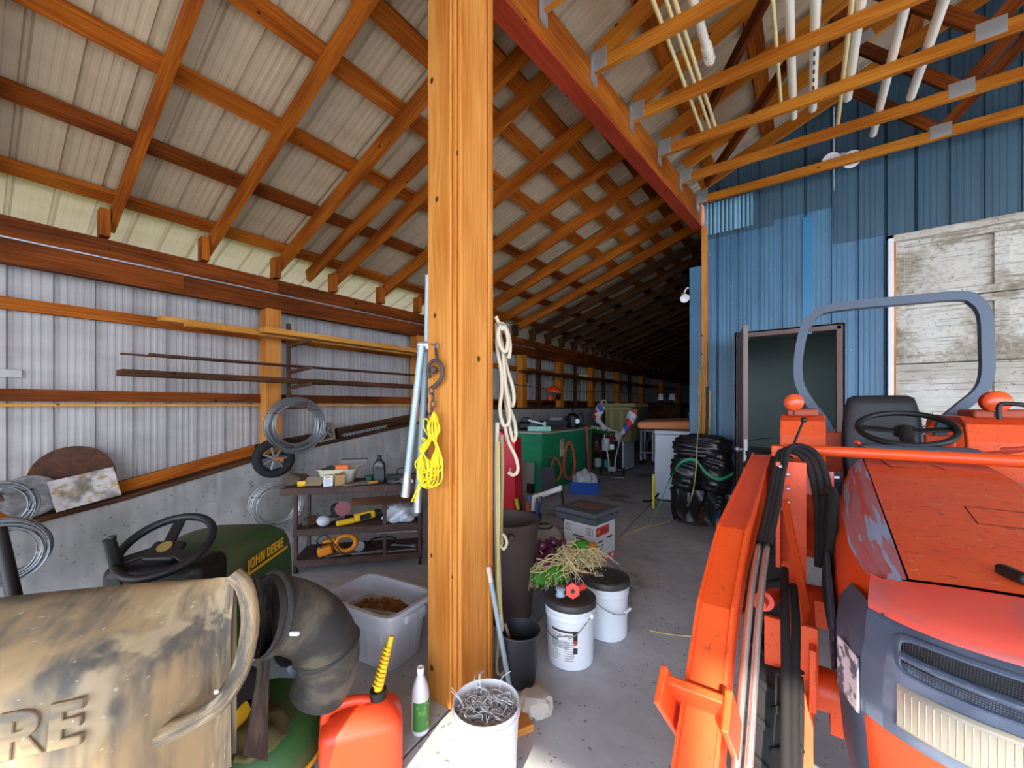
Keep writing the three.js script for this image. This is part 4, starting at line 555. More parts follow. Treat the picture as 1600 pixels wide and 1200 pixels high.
// -------- red fuel can with yellow spout
{
  const c = at(566, 1134, 1.66), t = thing('fuel_can', 'red-orange plastic fuel can with a ribbed yellow spout', 'fuel can', [c.x, 0, c.z], 0.95), m = std({ color: 0xd8401c, roughness: 0.42 });
  const sec = (w, d, y, ox = 0) => { const out = []; for (let k = 0; k < 36; k++) { const a = k / 36 * 2 * PI, cc = Math.cos(a), s = Math.sin(a); out.push([ox + Math.sign(cc) * Math.pow(Math.abs(cc), 0.5) * w, y, Math.sign(s) * Math.pow(Math.abs(s), 0.5) * d]); } return out; };
  part(t, 'body', loft([sec(0.001, 0.001, 0.001), sec(0.15, 0.095, 0.001), sec(0.16, 0.105, 0.02), sec(0.16, 0.105, 0.2), sec(0.15, 0.095, 0.235), sec(0.1, 0.06, 0.262, 0.03), sec(0.04, 0.035, 0.285, 0.06), sec(0.001, 0.001, 0.287, 0.06)], true), m);
  part(t, 'handle', tube([[-0.14, 0.2, 0], [-0.13, 0.27, 0], [-0.05, 0.295, 0], [0.02, 0.285, 0], [0.05, 0.26, 0]], 0.02, 40, 12), m);
  const q = V(0.062, 0.285, 0); part(t, 'collar', disc(0.034, 0.035, q.x, q.y + 0.016, 0, 20), mBlack);
  const dir = V(0.055, 0.2, -0.03), sp = part(t, 'spout', rod(V(q.x, q.y + 0.03, 0), V(q.x, q.y + 0.03, 0).add(dir), 0.019, 0.011, 16), std({ color: 0xf2c71a, roughness: 0.4 })); const rg = []; const qt = new THREE.Quaternion().setFromUnitVectors(V(0, 0, 1), dir.clone().normalize()); for (let k = 0; k < 10; k++) { const p = V(q.x, q.y + 0.05, 0).addScaledVector(dir, k / 13), r = 0.019 - 0.006 * k / 13; rg.push(new THREE.TorusGeometry(r, 0.004, 6, 18).applyQuaternion(qt).translate(p.x, p.y, p.z)); } part(sp, 'ridges', rg, sp.material);
}
// -------- white bottle with green label
{
  const c = at(657, 1045, 1.86), t = thing('cleaner_bottle', 'white plastic bottle with a green label standing left of the timber post', 'bottle', [c.x, 0, c.z], 0.6);
  part(t, 'body', lathe([[0, 0], [0.036, 0], [0.04, 0.008], [0.04, 0.17], [0.037, 0.2], [0.02, 0.25], [0.014, 0.262], [0.014, 0.272], [0, 0.272]], 32), std({ color: 0xd9dadf, roughness: 0.45 })); part(t, 'cap', lathe([[0, 0.268], [0.017, 0.268], [0.017, 0.295], [0.013, 0.296], [0.012, 0.288], [0, 0.288]], 24), mWhite);
  const lab = canvasTex(512, 256, (g, w, h) => { g.fillStyle = '#3f7d3a'; g.fillRect(0, 0, w, h); g.fillStyle = '#5f9b4e'; for (let i = 0; i < 30; i++) { g.beginPath(); g.arc(hash(i, 1, 9) * w, hash(i, 2, 9) * h, 8 + 20 * hash(i, 3, 9), 0, 7); g.fill(); } g.fillStyle = '#f2f4ee'; g.fillRect(330, 0, 120, h); g.font = 'italic bold 46px serif'; g.save(); g.translate(140, 180); g.rotate(-0.35); g.fillText('2000', -20, 20); g.restore(); for (let i = 0; i < 5; i++) g.fillRect(110 + i * 30, 44 + i * 8, 22, 8); g.fillStyle = '#9aa29a'; for (let i = 0; i < 12; i++) g.fillRect(342, 24 + i * 17, 60 + 30 * hash(i, 4, 9), 5); });
  part(t, 'label', new THREE.CylinderGeometry(0.0405, 0.0405, 0.13, 40, 1, true).translate(0, 0.09, 0), std({ map: lab, roughness: 0.5 }), 'green printed label');
}
// -------- pail of wire scraps, board, stone
{
  const c = at(760, 1096, 1.62), t = thing('wire_pail', 'white pail heaped with grey wire scraps in front of the timber post', 'pail', [c.x, 0, c.z]), H = 0.315;
  part(t, 'pail', lathe([[0, 0.002], [0.115, 0.002], [0.118, 0.01], [0.131, H - 0.01], [0.135, H], [0.13, H], [0.126, H - 0.02], [0.112, 0.012], [0, 0.012]], 40), mWhite); part(t, 'rim_band', new THREE.TorusGeometry(0.133, 0.005, 8, 48).rotateX(PI / 2).translate(0, H - 0.03, 0), mWhite);
  const g = []; for (let i = 0; i < 170; i++) { const R = 0.108, p = [], a = rr(0, 6.28), r0 = Math.sqrt(rnd()) * R, x0 = Math.cos(a) * r0, z0 = Math.sin(a) * r0, h = H - 0.055 + rr(0, 0.07) * (1 - r0 / R * 0.6); let x = x0, z = z0, q = rr(0, 6.28); for (let k = 0; k < 6; k++) { p.push([x, h + rr(-0.008, 0.012), z]); q += rr(-0.9, 0.9); x += Math.cos(q) * 0.022; z += Math.sin(q) * 0.022; const l = Math.hypot(x, z); if (l > R + 0.012) { x *= R / l; z *= R / l; q += 2; } } g.push(tube(p, 0.0021, 14, 4)); }
  for (let i = 0; i < 9; i++) { const a = rr(0, 6.28); g.push(tube([[Math.cos(a) * 0.09, H - 0.01, Math.sin(a) * 0.09], [Math.cos(a) * 0.11, H + 0.03, Math.sin(a) * 0.11], [Math.cos(a + 0.2) * 0.14, H + rr(0.02, 0.07), Math.sin(a + 0.2) * 0.14]], 0.0016, 10, 4)); }
  
  const w = single('wire_scraps', 'tangle of short grey wire pieces filling the white pail', 'wire scraps', place(join(g), c.x, 0, c.z), std({ color: 0xdadde2, metalness: 0.3, roughness: 0.4 })); w.userData.kind = 'stuff';
  const k = at(805, 1128, 1.86); single('scrap_board', 'short orange-brown board end lying beside the wire pail', 'board', place(board([-0.1, 0.018, 0], [0.1, 0.018, 0], 0.1, 0.034), k.x - 0.02, 0, k.z + 0.02, 1.1), wPost[0]);
  const s = at(838, 1116, 1.97); single('stone_lump', 'pale grey broken concrete lump on the floor right of the wire pail', 'stone', place(crease(warp(new THREE.IcosahedronGeometry(0.068, 3), (x, y, z) => { const q = 1 + 0.25 * (hash(Math.round(x * 40), Math.round(z * 40), Math.round(y * 40)) - 0.5); return [x * 1.2 * q, Math.max(-0.045, Math.min(0.05, y * q)), z * q]; }), 0.5), s.x, 0.046, s.z, 0.5), std({ color: 0xb5b0a8, roughness: 0.95 }));
  const y = at(838, 1072, 2.15); single('yellow_wire', 'loose yellow wire end on the floor behind the stone', 'wire', place(tube([[-0.16, 0.012, 0.05], [-0.08, 0.02, 0.0], [0.0, 0.008, -0.02], [0.06, 0.006, 0.02], [0.08, 0.006, 0.08]], 0.004, 30, 6), y.x, 0, y.z), std({ color: 0xd9a61e, roughness: 0.5 }));
}
// -------- on the post: hook, chain, yellow rope, white rope, pole
{
  const P = (x, y, z = -1.395) => atZ(x, y, z);
  const h0 = P(681, 540), t = thing('iron_hook', 'rusty iron grab hook nailed to the left face of the timber post', 'hook', h0), hm = std({ color: 0x5a4a44, roughness: 0.7, metalness: 0.4 }), L = (x, y, z) => P(x, y, z).sub(h0);
  part(t, 'nail', rod(L(672, 537, -1.43), L(683, 540), 0.004), mSteel); part(t, 'ring', place(new THREE.TorusGeometry(0.012, 0.003, 8, 20)), mSteel); part(t, 'strap', [rod(L(681, 545), L(683, 562), 0.007)], mBlack); part(t, 'hook', [tube([[686, 566], [691, 575], [690, 590], [683, 600], [676, 606]].map(([a, b]) => L(a, b)), 0.011, 30, 10), tube([[686, 566], [678, 563], [671, 570], [669, 580], [672, 590]].map(([a, b]) => L(a, b)), 0.009, 30, 10), place(new THREE.SphereGeometry(0.02, 14, 10), ...L(678, 578).toArray())], hm);
  const c0 = P(677, 606), ch = thing('iron_chain', 'short iron chain hanging from the hook on the post', 'chain', c0);
  for (let k = 0; k < 6; k++) { const q = P(674 + 3 * Math.sin(k), 610 + k * 10.5).sub(c0); part(ch, 'link', place(new THREE.TorusGeometry(0.0125, 0.0042, 8, 18).scale(0.85, 1.4, 1), q.x, q.y, q.z, YAW + (k % 2 ? 1.3 : 0.1)), hm); }
  const yl = std({ color: 0xf0dc1e, roughness: 0.55 }), y0 = P(676, 683, -1.38), yr = thing('yellow_rope', 'bundle of yellow rope hanging from the chain on the post', 'rope', y0), g = [], LY = (x, y, z = -1.38) => P(x, y, z).sub(y0);
  for (let k = 0; k < 17; k++) { const a = hash(k, 1, 5), b = hash(k, 2, 5), lx = 646 + 18 * a + 10 * b, rx2 = 672 + 18 * b, by = 735 + 28 * hash(k, 3, 5), z = -1.385 + 0.05 * hash(k, 4, 5); g.push(tube([[676 + 3 * (a - 0.5), 684], [668 - 12 * a, 700], [lx, 722], [lx + 2, by - 6], [(lx + rx2) / 2, by], [rx2, by - 10], [rx2 + 1, 720], [681 + 4 * b, 700], [677 + 3 * (b - 0.5), 684]].map(([x, y]) => LY(x, y, z)), 0.0038, 48, 6)); }
  for (let k = 0; k < 8; k++) { const a = hash(k, 6, 5); g.push(tube([[673 + 8 * a, 684], [668 + 14 * a, 668], [674 + 4 * a, 652], [678, 644], [684 - 3 * a, 655], [682 + 5 * a, 670], [675 + 6 * a, 685]].map(([x, y]) => LY(x, y, -1.375 + 0.02 * a)), 0.0038, 32, 6)); }
  g.push(tube([[672, 684], [664, 672], [661, 660], [666, 654], [671, 664], [674, 680]].map(([x, y]) => LY(x, y)), 0.0038, 30, 6), tube([[672, 684], [663, 690], [660, 684], [668, 688], [674, 686]].map(([x, y]) => LY(x, y)), 0.0038, 30, 6));
  part(yr, 'strands', g, yl); part(yr, 'wrap', [0, 1, 2, 3, 4].map((k) => place(new THREE.TorusGeometry(0.021, 0.004, 6, 24).rotateX(PI / 2).scale(1.1, 1, 0.8), 0, 0.012 - k * 0.0065, 0)), yl); const tl = []; for (let k = 0; k < 9; k++) { const a = hash(k, 8, 5); tl.push(tube([[660 - 3 * a, 742], [654 + 6 * a, 756], [650 + 7 * (a - 0.3), 770], [646 + 9 * (a - 0.5), 784]].map(([x, y]) => LY(x, y)), 0.0016, 14, 5)); } part(yr, 'frayed_end', tl, yl);
  // white rope on the right of the post
  const cream = std({ roughness: 0.9, map: tex(64, 64, 0.03, 0.02, (u, v) => mix([226, 214, 188], [150, 138, 116], step(0.3, 0.7, Math.abs(((u * 2 + v * 2) % 1) - 0.5) * 2))) });
  const Q = (x, y, d = 2.2) => at(x, y, d), w0 = Q(785, 500), wr = thing('white_rope', 'thick off-white rope looped on a nail at the right side of the post', 'rope', w0), LW = (x, y, d) => Q(x, y, d).sub(w0);
  const strand = (pts, r = 0.0105, d = 2.2) => tube(pts.map(([x, y]) => LW(x, y, d)), r, 80, 8);
  part(wr, 'loop', strand([[776, 505], [777, 545], [783, 580], [784, 610], [781, 640], [787, 665], [795, 660], [796, 640], [791, 610], [788, 580], [786, 550]]), cream); part(wr, 'loop', strand([[780, 520], [786, 545], [792, 575], [801, 605], [803, 625], [800, 635], [797, 630], [790, 600], [785, 560], [779, 520]], 0.0105, 2.23), cream); part(wr, 'loop', strand([[797, 640], [804, 660], [806, 680], [802, 690], [799, 680], [794, 655], [789, 620], [787, 590]], 0.0105, 2.26), cream);
  part(wr, 'loop', strand([[789, 665], [794, 690], [806, 715], [809, 735], [802, 742], [794, 738]], 0.0105, 2.24), cream); part(wr, 'knot', [strand([[782, 508], [778, 525], [784, 545], [791, 548], [794, 530], [789, 512], [783, 515]], 0.0115, 2.16), strand([[775, 495], [780, 505], [788, 508], [795, 525], [797, 545], [795, 560]], 0.0105, 2.17)], cream); part(wr, 'nail', rod(LW(776, 506, 2.14), LW(795, 508, 2.18), 0.006), mSteel);
  const tw = std({ color: 0x8e7f66, roughness: 0.95 }), r1 = Q(783, 700, 2.19), hr2 = thing('hanging_ropes', 'several thin frayed ropes hanging down the right side of the post', 'ropes', [r1.x, 0, r1.z]), LR = (x, y, d) => { const p = Q(x, y, d); return V(p.x - r1.x, Math.max(0.01, p.y), p.z - r1.z); };
  const rp = (name, pts, r, m, d) => part(hr2, name, tube(pts.map(([x, y]) => LR(x, y, d)), r, 60, 7), m);
  rp('strand', [[777, 660], [776, 720], [777, 800], [779, 880], [781, 940], [784, 985]], 0.013, cream, 2.2); rp('strand', [[784, 680], [785, 740], [783, 820], [784, 850]], 0.011, tw, 2.18); rp('strand', [[781, 850], [787, 858], [792, 848], [789, 838], [784, 834]], 0.008, cream, 2.18); rp('strand', [[774, 690], [773, 780], [775, 860], [776, 940], [779, 1000], [776, 1040], [780, 1055], [789, 1045], [795, 1000], [789, 975]], 0.009, tw, 2.2); rp('strand', [[779, 690], [780, 800], [778, 900], [781, 960]], 0.006, std({ color: 0xb6ab55, roughness: 0.8 }), 2.15);
  const a = at(797, 1072, 2.12), b = at(763, 886, 2.12), pl = thing('wooden_pole', 'pale blue-grey wooden handle leaning against the right side of the post', 'pole', [a.x, 0, a.z]); const A = V(0, 0.012, 0), B = V(b.x - a.x, b.y, b.z - a.z); part(pl, 'shaft', rod(A, B, 0.014, 0.0125, 14), std({ color: 0x8ca0aa, roughness: 0.7 })); part(pl, 'worn_tip', rod(B.clone().lerp(A, 0.12), B.clone().lerp(A, -0.005), 0.0132, 0.0128, 14), std({ color: 0xc9bfae, roughness: 0.8 }));
}
// ================================================================ ORANGE TRACTOR WITH LOADER
{
  const C = 0.445, base = V(C, 0, -2.4), t = thing('tractor', 'orange compact tractor with roll bar and front loader at the right', 'tractor', base), loc = (g) => g.translate(-base.x, 0, -base.z);
  const sub = (n, p = t) => { const g = new THREE.Group(); g.name = n; p.add(g); return g; };
  const orange = std({ roughness: 0.42, map: tex(512, 512, 0.8, 0.8, (u, v) => { const n = fbm(u, v, 6, 6, 211, 4), s = fbm(u, v, 60, 60, 214, 2); let c = mix([236, 88, 26], [222, 74, 26], n); if (s > 0.8) c = mix(c, [150, 60, 34], 0.5); return c; }) });
  const hoodM = std({ roughness: 0.5, map: tex(512, 512, 0.7, 0.9, (u, v) => { const n = fbm(u, v, 5, 9, 221, 4), s = fbm(u, v, 30, 90, 224, 3), sp = fbm(u, v, 60, 50, 228, 2); let c = mix([238, 98, 44], [220, 78, 36], n); if (s > 0.68) c = mix(c, [150, 58, 42], cl((s - 0.68) * 5)); if (sp > 0.83) c = mix(c, [206, 176, 160], 0.6); return c; }) });
  const fadeM = std({ roughness: 0.6, map: tex(512, 256, 1, 1, (u, v) => { const n = fbm(u, v, 5, 4, 231, 4), m = fbm(u, v, 7, 5, 235, 3); let c = mix([204, 88, 84], [186, 120, 132], step(0.35, 0.65, n)); c = mix(c, [158, 182, 222], step(0.6, 0.66, m)); return c; }) });
  const pink = std({ roughness: 0.45, map: tex(256, 256, 0.5, 0.5, (u, v) => mix([228, 88, 74], [190, 96, 96], step(0.4, 0.75, fbm(u, v, 4, 4, 241, 4)))) });
  const slate = std({ roughness: 0.5, map: tex(256, 256, 0.6, 0.6, (u, v) => mix([66, 78, 98], [96, 108, 128], step(0.4, 0.8, fbm(u, v, 5, 9, 251, 4)))) });
  const rops = std({ color: 0x4a586c, roughness: 0.45 }), red = std({ color: 0xd8401e, roughness: 0.45 });
  // hood: flat top, chamfers, sides, each a panel
  const S = [[-2.72, 0.205, 1.238, 0.26, 1.165, 0.30, 1.0], [-2.35, 0.215, 1.2, 0.30, 1.125, 0.335, 0.97], [-2.0, 0.226, 1.162, 0.325, 1.09, 0.36, 0.95], [-1.65, 0.236, 1.124, 0.33, 1.066, 0.37, 0.92], [-1.45, 0.242, 1.102, 0.315, 1.058, 0.362, 0.9], [-1.33, 0.245, 1.088, 0.292, 1.056, 0.34, 0.9]];
  const hood = sub('hood');
  { const g = loft(S.map(([z, a, y]) => Array.from({ length: 9 }, (_, k) => { const q = k / 4 - 1; return [C + q * a, y + 0.012 * (1 - q * q), z]; }))); part(hood, 'top_panel', loc(boxUV(g)), hoodM); }
  for (const s of [-1, 1]) {
    part(hood, 'faded_edge', loc(loft(S.map(([z, a, y, b, yb]) => Array.from({ length: 7 }, (_, k) => { const q = k / 6; return [C + s * (a + 0.004 + (b - a) * q), y - 0.002 - (y - yb) * Math.pow(q, 1.3), z]; })))), fadeM, 'sun-bleached pink and blue-white edge'); part(hood, 'side_panel', loc(boxUV(loft(S.map(([z, a, y, b, yb, c, yc]) => [[C + s * b, yb, z], [C + s * (b + (c - b) * 0.7), yb - (yb - yc) * 0.5, z], [C + s * c, yc, z], [C + s * (c + 0.005), 0.72, z + 0.02], [C + s * (c - 0.03), 0.55, z + 0.04]])))), orange);
    const vz = [-1.86, -1.78, -1.66, -1.54, -1.46], vt = [0.98, 0.975, 0.955, 0.93, 0.9], vb = [0.9, 0.84, 0.77, 0.73, 0.72], vx = () => C + s * 0.372;
    part(hood, 'side_vent', loc(loft(vz.map((z, k) => [0, 1, 2, 3].map((q) => { const y = vt[k] + (vb[k] - vt[k]) * q / 3; return [vx(y) + s * 0.004, y, z]; })))), slate, 'slate grey side vent'); for (let k = 1; k < 5; k++) part(hood, 'vent_rib', loc(tube(vz.map((z, m) => { const y = vt[m] + (vb[m] - vt[m]) * k / 5; return [vx(y) + s * 0.007, y, z]; }), 0.006, 16, 6)), slate);
  }
  // moulded recesses on the top panel, hood latch
  const ln = (pts) => loc(tube(pts, 0.003, 24, 5, false, 0)); const hy = (z) => 1.238 - (z + 2.72) * 0.108 + 0.012;
  part(hood, 'moulded_edge', [ln([[C - 0.15, hy(-2.6), -2.6], [C - 0.13, hy(-2.48), -2.48], [C - 0.02, hy(-2.48), -2.48]]), ln([[C + 0.01, hy(-2.56), -2.56], [C + 0.04, hy(-2.48), -2.48]]), ln([[C - 0.02, hy(-1.95), -1.95], [C - 0.03, hy(-1.78), -1.78], [C + 0.14, hy(-1.78), -1.78]]), ln([[C - 0.02, hy(-1.95), -1.95], [C + 0.16, hy(-1.95), -1.95]])], std({ color: 0x6a2616, roughness: 0.7 }));
  { const q = atY(1583, 890, 1.13); part(hood, 'latch', loc(place(rbox(0.024, 0.026, 0.075, 0.01), q.x, hy(q.z) + 0.012, q.z, 0.35)), mBlack); }
  // nose cowl
  const nose = sub('nose'); const arc = (x, w) => { const q = (x - C) / w; return 0.09 * q * q * q * q + 0.04 * q * q; };
  const row = (w, y, z0, n = 20) => Array.from({ length: n + 1 }, (_, k) => { const x = C - w + 2 * w * k / n; return [x, y, z0 - arc(x, w)]; });
  part(nose, 'cowl', loc(boxUV(loft([row(0.292, 1.075, -1.345).map((p, i) => [p[0], p[1] + 0.016 * (1 - ((i - 10) / 10) ** 2), -1.338]), row(0.31, 1.075, -1.24), row(0.32, 1.062, -1.17), row(0.325, 1.04, -1.135), row(0.325, 1.026, -1.13)]))), pink, 'faded pinkish red nose band');
  part(nose, 'surround', loc(boxUV(loft([row(0.325, 1.026, -1.13), row(0.33, 1.018, -1.112), row(0.335, 0.955, -1.1), row(0.34, 0.93, -1.098), row(0.342, 0.86, -1.102), row(0.34, 0.79, -1.11)]))), slate);
  part(nose, 'lower_cowl', loc(boxUV(loft([row(0.338, 0.79, -1.115), row(0.338, 0.76, -1.12), row(0.335, 0.6, -1.15), row(0.32, 0.5, -1.2)]))), red);
  for (const s of [-1, 1]) {
    const gx = C + s * 0.2, gr = sub('grille', nose); gr.userData.label = 'black mesh grille';
    const fr = (x, y, off) => { const X = x; return V(X, y, -1.103 - arc(X, 0.333) + off); };
    const x0 = C + s * 0.285, x1 = C + s * 0.1, ring = (e) => { const o = []; const a = Math.min(x0, x1) + e, b = Math.max(x0, x1) - e, y0 = 0.938 + e, y1 = 1.016 - e; for (let k = 0; k < 40; k++) { const q = k / 40 * 2 * PI, c = Math.cos(q), n = Math.sin(q); o.push([(a + b) / 2 + Math.sign(c) * Math.pow(Math.abs(c), 0.35) * (b - a) / 2, (y0 + y1) / 2 + Math.sign(n) * Math.pow(Math.abs(n), 0.35) * (y1 - y0) / 2]); } return o; };
    const rg = (e, off) => ring(e).map(([x, y]) => fr(x, y, off));
    part(gr, 'bezel', loc(loft([rg(-0.006, 0.002), rg(-0.002, 0.012), rg(0.003, 0.01), rg(0.006, -0.012)], true)), slate);
    const back = []; for (let k = 0; k <= 16; k++) { const x = x0 + (x1 - x0) * k / 16; back.push([fr(x, 0.94, 0.002), fr(x, 1.014, 0.004)]); } part(gr, 'backing', loc(loft(back)), mBlack);
    const wires = []; for (let k = 1; k < 46; k++) { const x = x0 + (x1 - x0) * k / 46; wires.push(rod(fr(x, 0.941, 0.005), fr(x + 0.004, 1.013, 0.007), 0.0007, 0.0007, 4)); } for (let k = 1; k < 15; k++) { const y = 0.94 + 0.074 * k / 15; for (let j = 0; j < 4; j++) wires.push(rod(fr(x0 + (x1 - x0) * j / 4, y, 0.006), fr(x0 + (x1 - x0) * (j + 1) / 4, y, 0.006), 0.0007, 0.0007, 4)); } const ms = part(gr, 'mesh', wires.map(loc), std({ color: 0x3a3f46, roughness: 0.5, metalness: 0.5 }));
    part(gr, 'bar', loc(loft([0, 1, 2, 3, 4, 5, 6, 7, 8].map((k) => { const x = x0 + (x1 - x0) * k / 8, y = 0.976 - 0.006 * k / 8; return [fr(x, y - 0.007, 0.006), fr(x, y - 0.005, 0.02), fr(x, y + 0.005, 0.02), fr(x, y + 0.007, 0.006)]; }))), slate);
    const hl = sub('headlight', nose); const h0 = C + s * 0.288, h1 = C + s * 0.06, hr_ = []; for (let k = 0; k <= 16; k++) { const x = h0 + (h1 - h0) * k / 16; hr_.push([fr(x, 0.913, 0.008), fr(x, 0.905, 0.02), fr(x, 0.83, 0.018), fr(x, 0.818, 0.004)]); } part(hl, 'lens', loc(loft(hr_)), phys({ color: 0xa8a294, roughness: 0.2, transmission: 0.4, thickness: 0 })); part(hl, 'reflector', loc(loft(hr_.map((r) => r.map((p) => p.clone().add(V(0, 0, -0.006)))))), mGalv);
    const rb = []; for (let k = 1; k < 24; k++) { const x = h0 + (h1 - h0) * k / 24; rb.push(rod(fr(x, 0.832, 0.0185), fr(x, 0.904, 0.0205), 0.0012, 0.0012, 4)); } part(hl, 'lens_ribs', rb.map(loc), phys({ color: 0xb4ac9a, roughness: 0.25 }));
    part(nose, 'cheek', loc(boxUV(loft([1.03, 0.97, 0.9, 0.8, 0.7, 0.58].map((y, k) => { const n = [0.3, 0.326, 0.334, 0.334, 0.328, 0.318][k]; return [[C + s * n, y, -1.228], [C + s * (n + 0.02), y, -1.27], [C + s * (n + 0.032), y, -1.34], [C + s * (n + 0.04), y - (k ? 0 : 0.02), -1.46]]; })))), slate);
    part(nose, 'scuffed_corner', loc(place(rbox(0.006, 0.13, 0.1, 0.003), C + s * 0.36, 0.845, -1.285, s * -0.33)), std({ roughness: 0.8, map: tex(128, 128, 0.15, 0.15, (u, v) => mix([206, 200, 206], [92, 92, 104], step(0.45, 0.55, fbm(u, v, 5, 5, 261, 4)))) }), 'peeled white corner');
  }
  part(t, 'engine_block', [loc(box(0.42, 0.5, 1.1, C, 0.72, -2.0)), loc(box(0.5, 0.12, 0.5, C, 0.98, -2.3))], mBlack); part(t, 'radiator_screen', loc(rbox(0.012, 0.2, 0.3, 0.004, C - 0.3, 0.86, -2.3)), mRust);
  part(t, 'frame_rail', [loc(box(0.07, 0.12, 2.2, C - 0.24, 0.6, -2.35)), loc(box(0.07, 0.12, 2.2, C + 0.24, 0.6, -2.35)), loc(box(0.5, 0.4, 0.9, C, 0.62, -3.2))], orange);
  part(t, 'front_axle', [loc(rod([-0.02, 0.5, -1.8], [0.9, 0.5, -1.8], 0.07)), loc(box(0.14, 0.18, 0.14, C, 0.52, -1.8)), loc(box(0.1, 0.12, 0.1, 0.12, 0.44, -1.8))], orange);
  // dash and steering
  part(t, 'dash', [loc(rbox(0.44, 0.1, 0.14, 0.03, C, 1.25, -2.79)), loc(rbox(0.36, 0.4, 0.12, 0.03, C, 1.05, -2.84))], rops);
  const W = at(1414, 669, 2.2), sw = sub('steering_wheel'); sw.position.set(W.x - base.x, W.y, W.z - base.z); sw.rotation.x = -PI / 2 + 0.42;
  part(sw, 'rim', new THREE.TorusGeometry(0.195, 0.016, 12, 56), mBlack); for (const q of [0.2, PI - 0.2, -PI / 2]) part(sw, 'spoke', place(rbox(0.19, 0.045, 0.012, 0.005, 0.1, 0, 0), 0, 0, -0.02, 0, 0, q), mBlack); part(sw, 'hub', place(disc(0.045, 0.04), 0, 0, -0.02, 0, PI / 2), mBlack); part(t, 'steering_column', loc(rod(W, [C, 1.1, -2.8], 0.03)), mBlack);
  // seat
  { const seat = sub('seat'), sec = []; for (let i = 0; i <= 14; i++) { const v = i / 14, y = 0.98 + 0.57 * v, w = 0.2 * (1 - 0.12 * Math.pow(v, 6)) * (0.94 + 0.06 * Math.sin(v * PI)), r = []; for (let k = 0; k <= 28; k++) { const q = k / 28 * 2 * PI, c = Math.cos(q), s = Math.sin(q), X = Math.sign(c) * Math.pow(Math.abs(c), 0.5) * w, th = 0.05 * Math.pow(Math.abs(s), 0.6) * Math.sign(s); r.push([0.4 + X, y, -3.5 - 0.12 * v + th + (s > 0 ? 0.5 * X * X : 0.5 * X * X)]); } sec.push(r); } const cap = (r) => r.map(() => [0.4, r[0][1], (r[0][2] + r[14][2]) / 2]); part(seat, 'backrest', loc(loft([cap(sec[0]), ...sec, sec[14].map(([x, y, z]) => [0.4 + (x - 0.4) * 0.8, y + 0.018, -3.62 + (z + 3.62) * 0.5]), cap(sec[14]).map(([x, y, z]) => [x, y + 0.02, z])])), phys({ color: 0x23252b, roughness: 0.35 }));
    part(seat, 'cushion', loc(rbox(0.42, 0.12, 0.42, 0.05, 0.4, 0.98, -3.26, 4)), phys({ color: 0x23252b, roughness: 0.35 })); }
  part(t, 'platform', loc(box(1.0, 0.04, 0.7, C, 0.72, -3.0)), orange);
  // roll bar
  { const pts = [[1302, 706], [1300, 686], [1289, 660], [1266, 630], [1250, 602], [1247, 570], [1253, 528], [1263, 502], [1284, 486], [1320, 479], [1400, 471], [1495, 463], [1522, 470], [1538, 492], [1541, 540], [1541, 585], [1530, 612], [1500, 637], [1475, 660], [1466, 690], [1466, 712]].map(([a, b]) => atZ(a, b, -3.75)); const cv = curve(pts, false, 0.5), rws = [], n = 90; for (let i = 0; i <= n; i++) { const p = cv.getPointAt(i / n), tg = cv.getTangentAt(i / n), nm = V(-tg.y, tg.x, 0).normalize(), a = 0.028, b = 0.036; rws.push([[a, b], [a, -b], [-a, -b], [-a, b], [a, b]].map(([m, q]) => p.clone().addScaledVector(nm, m).add(V(0, 0, q)))); } part(t, 'roll_bar', loc(crease(loft(rws).toNonIndexed(), 0.5)), rops, 'slate grey roll bar');
    for (const q of [1300, 1466]) part(t, 'roll_bar_foot', loc(rbox(0.14, 0.5, 0.1, 0.01, atZ(q, 705, -3.75).x, 1.06, -3.75)), orange); }
  // fenders and lamps
  const amber = phys({ color: 0xf0602c, roughness: 0.25, transmission: 0.15, thickness: 0 });
  const fend = (x0, x1, lx) => { const f = sub('fender'), w = x1 - x0, c = (x0 + x1) / 2, pr = [[-0.16, 0.62], [-0.2, 1.3], [-0.17, 1.37], [-0.1, 1.4], [0.5, 1.4], [0.62, 1.36], [0.7, 1.2], [0.74, 1.2], [0.66, 1.4], [0.52, 1.44], [-0.11, 1.44], [-0.21, 1.4], [-0.245, 1.31], [-0.2, 0.62]].map(([a, b]) => [a, b]); const g = prism(pr, w, 0.008).rotateY(PI / 2).translate(c, 0, -3.42 ); part(f, 'shell', loc(g), orange); part(f, 'top_box', loc(rbox(w * 0.7, 0.05, 0.3, 0.015, c, 1.455, -3.42)), std({ color: 0xa8492c, roughness: 0.55 }));
    const lp = sub('lamp', f); part(lp, 'lens', loc(new THREE.SphereGeometry(0.056, 28, 18).scale(1, 1, 0.45).translate(lx, 1.522, -3.25)), amber); part(lp, 'lens', loc(new THREE.SphereGeometry(0.056, 28, 18).scale(1, 1, 0.45).translate(lx, 1.522, -3.31)), std({ color: 0xb02018, roughness: 0.3 })); part(lp, 'stem', loc(rod([lx, 1.44, -3.28], [lx, 1.5, -3.28], 0.012)), mBlack); return f; };
  fend(-0.135, 0.105, -0.06); const f2 = fend(0.70, 1.0, 0.826); part(f2, 'grab_handle', loc(tube([[0.8, 1.43, -3.12], [0.8, 1.5, -3.12], [0.83, 1.51, -3.12], [0.9, 1.5, -3.12], [0.92, 1.49, -3.12], [0.92, 1.42, -3.12]], 0.011, 30, 8)), mBlack);
